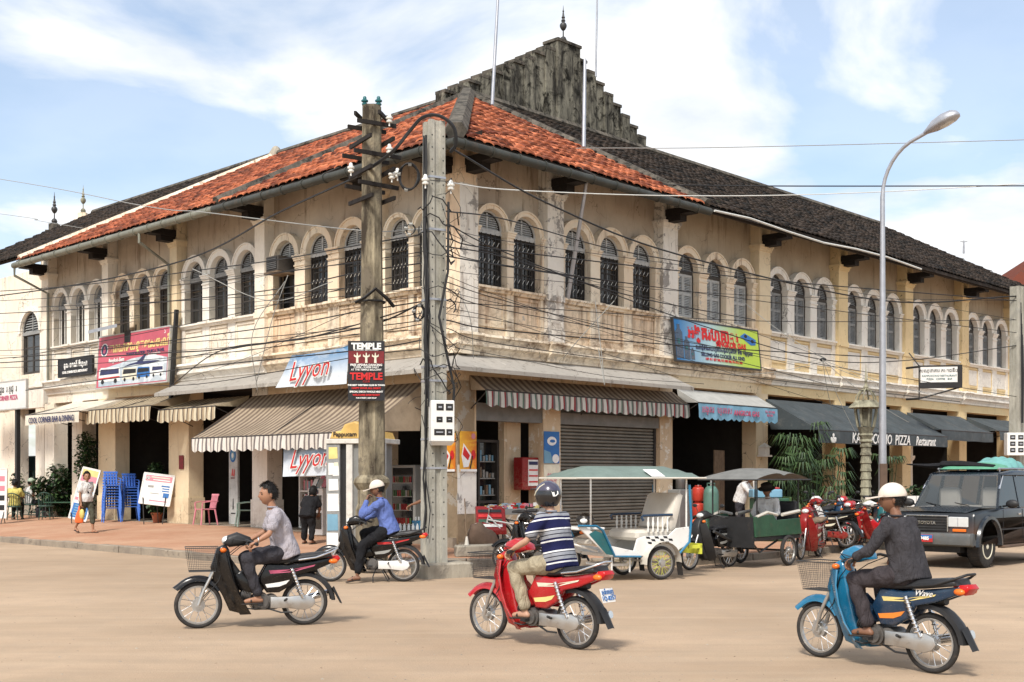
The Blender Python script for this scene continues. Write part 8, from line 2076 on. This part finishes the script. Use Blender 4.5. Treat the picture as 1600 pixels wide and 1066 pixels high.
th = thing('shrine_shelf', 'little spirit shelf on the yellow pillar right of the gas shop', 'shelf', tuple(FR.w(12.3, -.2, 2.32)), FR.a); m = MB(); m.box(-.18, .18, -.15, .14, 0, .05); m.box(-.12, .12, -.1, .14, .05, .28); m.add([(-.16, -.14, .28), (.16, -.14, .28), (.16, .14, .28), (-.16, .14, .28), (0, 0, .42)], [(0,1,4),(1,2,4),(2,3,4),(3,0,4)]); m.build('shelf', 'trim_white', th)
# wooden door leaf, standing man, green box, seated man
th = thing('door_leaf', 'dark wooden door leaf standing open in the gas shop', 'door', tuple(FR.w(10.9, .45, .3)), FR.a+R(15)); 
for k in range(5): m = MB(); m.box(-.42+k*.17, -.255+k*.17, -.02, .02, 0, 2.2); m.build('plank', 'wood_old', th)
J = dict(pel=(0, 0, .93), chest=(.08, 0, 1.20), neck=(.16, 0, 1.36), head=(.24, 0, 1.47), shL=(.13, .18, 1.30), shR=(.13, -.18, 1.30), elL=(.30, .26, 1.10), elR=(.30, -.22, 1.12), wrL=(.52, .16, 1.10), wrR=(.52, -.12, 1.12), hipL=(0, .1, .88), hipR=(0, -.1, .88), knL=(.03, .1, .48), knR=(0, -.1, .48), anL=(0, .1, .09), anR=(-.05, -.12, .09), toeL=(.16, .12, .04), toeR=(.12, -.14, .04))
person('man in a white shirt standing and working behind the dark carriage', tuple(onpav(1156, 30.4)), R(-25), J, 'skin_brown', 'shirt_white', 'trouser_grey', 'hair', vox=.02)
Js = {k: (v if k == 'face' else (v[0], v[1], v[2]+.28)) for k, v in sit().items()}
Js.update(wrL=(.34, .05, .93), wrR=(.34, -.07, .93), face=(1, .1, -.35), knL=(.40, .16, .82), knR=(.40, -.16, .82), anL=(.60, .13, .68), anR=(.60, -.13, .68), toeL=(.74, .14, .66), toeR=(.74, -.14, .66))
q_ = C2.matrix_basis @ Vector((-.10*(1 if math.cos(C2.rotation_euler.z) < 0 else -1), .02, .0))
person('man in a white shirt and brown hat sitting in the dark carriage', tuple(q_), R(235), Js, 'skin_brown', 'shirt_white', 'trouser_grey', 'brown', vox=.018)
th = thing('green_box', 'dark green street stall box behind the seated man', 'stall box', tuple(onpav(1203, 29.0)), R(5)); m = MB(); m.box(-.42, .42, -.3, .3, 0, 1.02, b=.02); m.build('box', 'green_paint', th); m = MB(); m.box(.38, .44, -.31, .31, 0, 1.05, b=.01); m.build('corner_strip', 'leaf_mid', th)
th = thing('tray', 'grey plastic tray with a cup and red lid on top of the green stall box', 'tray', tuple(onpav(1196, 29.0)+Vector((0, 0, 1.03))), R(5)); m = MB(); m.box(-.36, .36, -.2, .2, 0, .20, b=.02); m.build('tray', 'blue_canvas', th); m = MB(); m.lathe([(.04, .2), (.06, .38), (.05, .40)], (-.25, 0, 0), 12); m.build('cup', 'white_paint', th); m = MB(); m.ball((.25, 0, .22), .07, 10, 6, sc=(1.6, 1, .5)); m.build('lid', 'red_paint', th)
# tiled planter in front of the restaurant
th = thing('tiled_planter', 'white tiled planter box with small plants behind the jeep mirror', 'planter', tuple(onpav(1432, 33.0)), FR.a*.3)
m = MB(); m.box(-.42, .42, -.2, .2, 0, 1.03); m.build('core', 'grey_board', th)
for k in range(3):
    for j in range(3): m = MB(); x = -.41+k*.28; z = .06+j*.33; m.box(x, x+.26, -.215, -.2, z, z+.31); m.build('tile', 'white_paint', th)
f = MB(); leafy(f, (0, 0, 1.15), (.4, .18, .2), 120, .14, random.Random(2)); f.build('plants', ['leaf_dark', 'leaf_mid'], th)
th = thing('inner_column', 'slim white column with a capital inside the pizza restaurant, left of the jeep', 'column', tuple(FR.w(fx(FR, 1421, .8), .8, .3)), FR.a); m = MB(); m.lathe([(.16, 0), (.16, .1), (.12, .15), (.11, 2.0), (.18, 2.08), (.20, 2.16), (.20, 2.2), (.12, 2.2), (.12, 3.9)], (0, 0, 0), 16); m.build('shaft', 'plaster_white', th, smooth=30)

# ================================================================ overhead wires
def wire(label, pts, r=.008, sag=.0, m_='cable_black', group='thin overhead wires crossing the facades'):
    Q = [Vector(p) for p in pts]; Q = [Q[0]*2-Q[1]]+Q+[Q[-1]*2-Q[-2]]; P = []
    for a, b, c, d in zip(Q, Q[1:], Q[2:], Q[3:]):
        for i in range(9):
            t = i/9; P.append(.5*((2*b)+(c-a)*t+(2*a-5*b+4*c-d)*t*t+(3*b-a-3*c+d)*t**3)-Vector((0, 0, sag*4*t*(1-t) if len(pts) == 2 else 0)))
    P.append(Vector(pts[-1])); o = P[0].copy()
    th = MB(); th.tube([p-o for p in P], r, 5); ob = th.build('overhead_wire', m_, None, loc=tuple(o), smooth=60); tag(ob, label, 'wire', group); return ob
T = 'thick black cable'; G = 'thick overhead cables'
wire('thick black cable from the square pole across the right windows to the far right pole', [px(705, 232, 20.9), px(860, 320, 24.5), px(1060, 398, 28.5), px(1380, 470, 32.5), px(1588, 463, 34.2)], .020, group=G)
wire('thick black cable falling from the round pole to the downpipe on the left facade', [px(590, 262, 21.7), px(440, 330, 25.5), px(270, 412, 31.5), px(0, 462, 40), px(-400, 500, 48)], .020, group=G)
wire('thick cable looping over the top of the square pole', [px(560, 275, 22), px(610, 240, 21), px(640, 205, 20.9), px(660, 184, 20.8), px(685, 181, 20.7), px(708, 198, 20.7), px(712, 225, 20.8), px(704, 238, 20.9)], .032, 0, group=G)
wire('thick cable drooping from the square pole along the canopy to the left facade', [px(668, 470, 20.8), px(560, 513, 22.5), px(350, 545, 26.5), px(250, 552, 30), px(0, 567, 38), px(-400, 590, 48)], .016, group=G)
wire('second thick cable just below it, reaching the billboard corner', [px(662, 476, 20.8), px(480, 528, 23.5), px(345, 548, 27), px(265, 605, 31.5)], .013, group=G)
wire('thick dark cable from the square pole down to the right windows', [px(700, 350, 20.8), px(760, 382, 24.5), px(880, 430, 26), px(1100, 510, 29.5), px(1285, 562, 33), px(1420, 563, 34.5), px(1588, 540, 34.2)], .013, group=G)
wire('pale cable strung high across the picture from the left roof to the far right', [px(-600, 190, 48), px(0, 280, 45), px(225, 322, 33), px(320, 332, 29), px(560, 360, 23.5), px(672, 357, 21)], .012, .03, 'cable_grey', G)
wire('pale cable from the square pole across the right roof edge', [px(700, 285, 21), px(800, 297, 24), px(1050, 306, 27), px(1300, 303, 30), px(1600, 287, 33), px(2300, 240, 36)], .012, .05, 'cable_white', G)
wire('single dark wire high in the sky behind the street lamp', [px(900, 232, 33), px(1250, 228, 33), px(2400, 196, 33)], .012, 0, 'cable_grey', G)
wire('straight dark wire in the sky just above the roof ridge', [px(880, 285, 32.5), px(1250, 291, 32.5), px(2400, 288, 32.5)], .018, 0, 'cable_black', G)
wire('thin pale wires in the sky at the far left', [px(-600, 260, 50), px(-10, 333, 46), px(60, 345, 44), px(160, 362, 42)], .010, 0, 'cable_grey', G)
rn = random.Random(21)
LB = 'thin dark wire strung in front of the left hand upper windows'; RBL = 'thin dark wire strung in front of the right hand upper windows'
for ys, ye, xe in ((392, 470, 0), (410, 490, 0), (430, 520, 0), (452, 505, 0), (470, 560, 0), (488, 590, 100), (500, 548, 0), (515, 556, 0), (440, 480, 60), (380, 478, 130), (530, 610, 40), (365, 455, 0), (420, 560, 20), (505, 575, 0), (545, 600, 200), (462, 600, 260), (398, 430, 300)):
    xm_ = rn.uniform(280, 380); yy = ys+(ye-ys)*((672-xm_)/(672-xe))+rn.uniform(-6, 14)
    wire(LB, [px(668, ys, 20.8), px(560, ys+(ye-ys)*.15+rn.uniform(0, 8), 22.8), px(xm_, yy, 27.5), px(xe, ye, 38)]+([px(-420, ye+8, 48)] if xe == 0 else []), rn.choice((.006, .009, .013)), group='thin wires over the left facade')
for ys, ye, xe in ((372, 470, 1588), (390, 520, 1588), (420, 470, 1588), (440, 600, 1290), (470, 500, 1588), (455, 580, 1285), (500, 560, 1400), (330, 415, 1100), (362, 558, 1285), (512, 628, 1500), (480, 590, 1060), (400, 445, 1000), (385, 500, 1180), (430, 640, 1320), (490, 520, 1060), (350, 500, 1588), (540, 600, 1100), (450, 620, 1588)):
    Y1 = 34.0 if xe > 1500 else (30.5 if xe > 1150 else 27.5)
    wire(RBL, [px(695, ys, 20.9), px(790, ys+(ye-ys)*.15+rn.uniform(0, 10), 23.5), px(xe*.5+400, ys+(ye-ys)*.5+rn.uniform(5, 25), 26.8 if xe < 1300 else 28.5), px(xe, ye, Y1)], rn.choice((.006, .009, .013)), group='thin wires over the right facade')
for (a, b) in (((1285, 562), (1420, 660)), ((1285, 562), (1345, 690)), ((1285, 562), (1300, 640)), ((1287, 563), (1500, 625)), ((1290, 560), (1160, 470)), ((1285, 565), (1130, 585)), ((1285, 566), (1440, 612)), ((1283, 560), (1215, 560))):
    wire('thin service wire fanning out from the knot over the yellow facade', [px(a[0], a[1], 32.8), px(b[0], b[1], 33.6)], .008, .12, 'cable_grey', 'service wires from the knot')
for (a, b, c_) in (((400, 600), (425, 500), (450, 430)), ((402, 610), (395, 520), (445, 440)), ((880, 560), (905, 530), (960, 470)), ((740, 560), (735, 500), (715, 450)), ((935, 545), (945, 600), (930, 470)), ((300, 420), (420, 470), (520, 440))):
    wire('thin hanging wire dangling against the corner house plaster', [px(*a, 25.8), px(*b, 25.4), px(*c_, 25.3)], .009, .05, 'cable_grey', 'dangling wires on the plaster')
k_ = thing('cable_knot', 'small dark knot where service wires meet over the yellow facade', 'cable knot', tuple(px(1286, 562, 32.9)), 0); m = MB(); m.ball((0, 0, 0), .07, 8, 6, sc=(1.4, 1, .8)); m.build('knot', 'cable_black', k_)

# grit, pebbles and scraps on the packed earth
rn = random.Random(77); m = MB()
for k in range(1500):
    y = 9+rn.random()**1.6*26; x = rn.uniform(-.46, .46)*y; s = rn.uniform(.004, .013)*(1.6 if rn.random() < .08 else 1); a = rn.uniform(0, 3)
    dx_, dy_ = math.cos(a)*s, math.sin(a)*s; q = Vector((x, y)); z0 = .0
    if (q-CXY).dot(dR) > -KW-.2 and (q-CXY).dot(dL) > -KR-.2 or q.y > 19.2 and abs(x) < 2.2: z0 = pav(x, y)
    m.add([(x-dx_, y-dy_, z0), (x+dy_, y-dx_, z0), (x+dx_, y+dy_, z0), (x-dy_, y+dx_, z0), (x, y, z0+s*.5)], [(0,1,4),(1,2,4),(2,3,4),(3,0,4)], rn.randrange(3))
stuff(m.build('road_grit', ['kerb_stone', 'wood_old', 'rough_stone']))
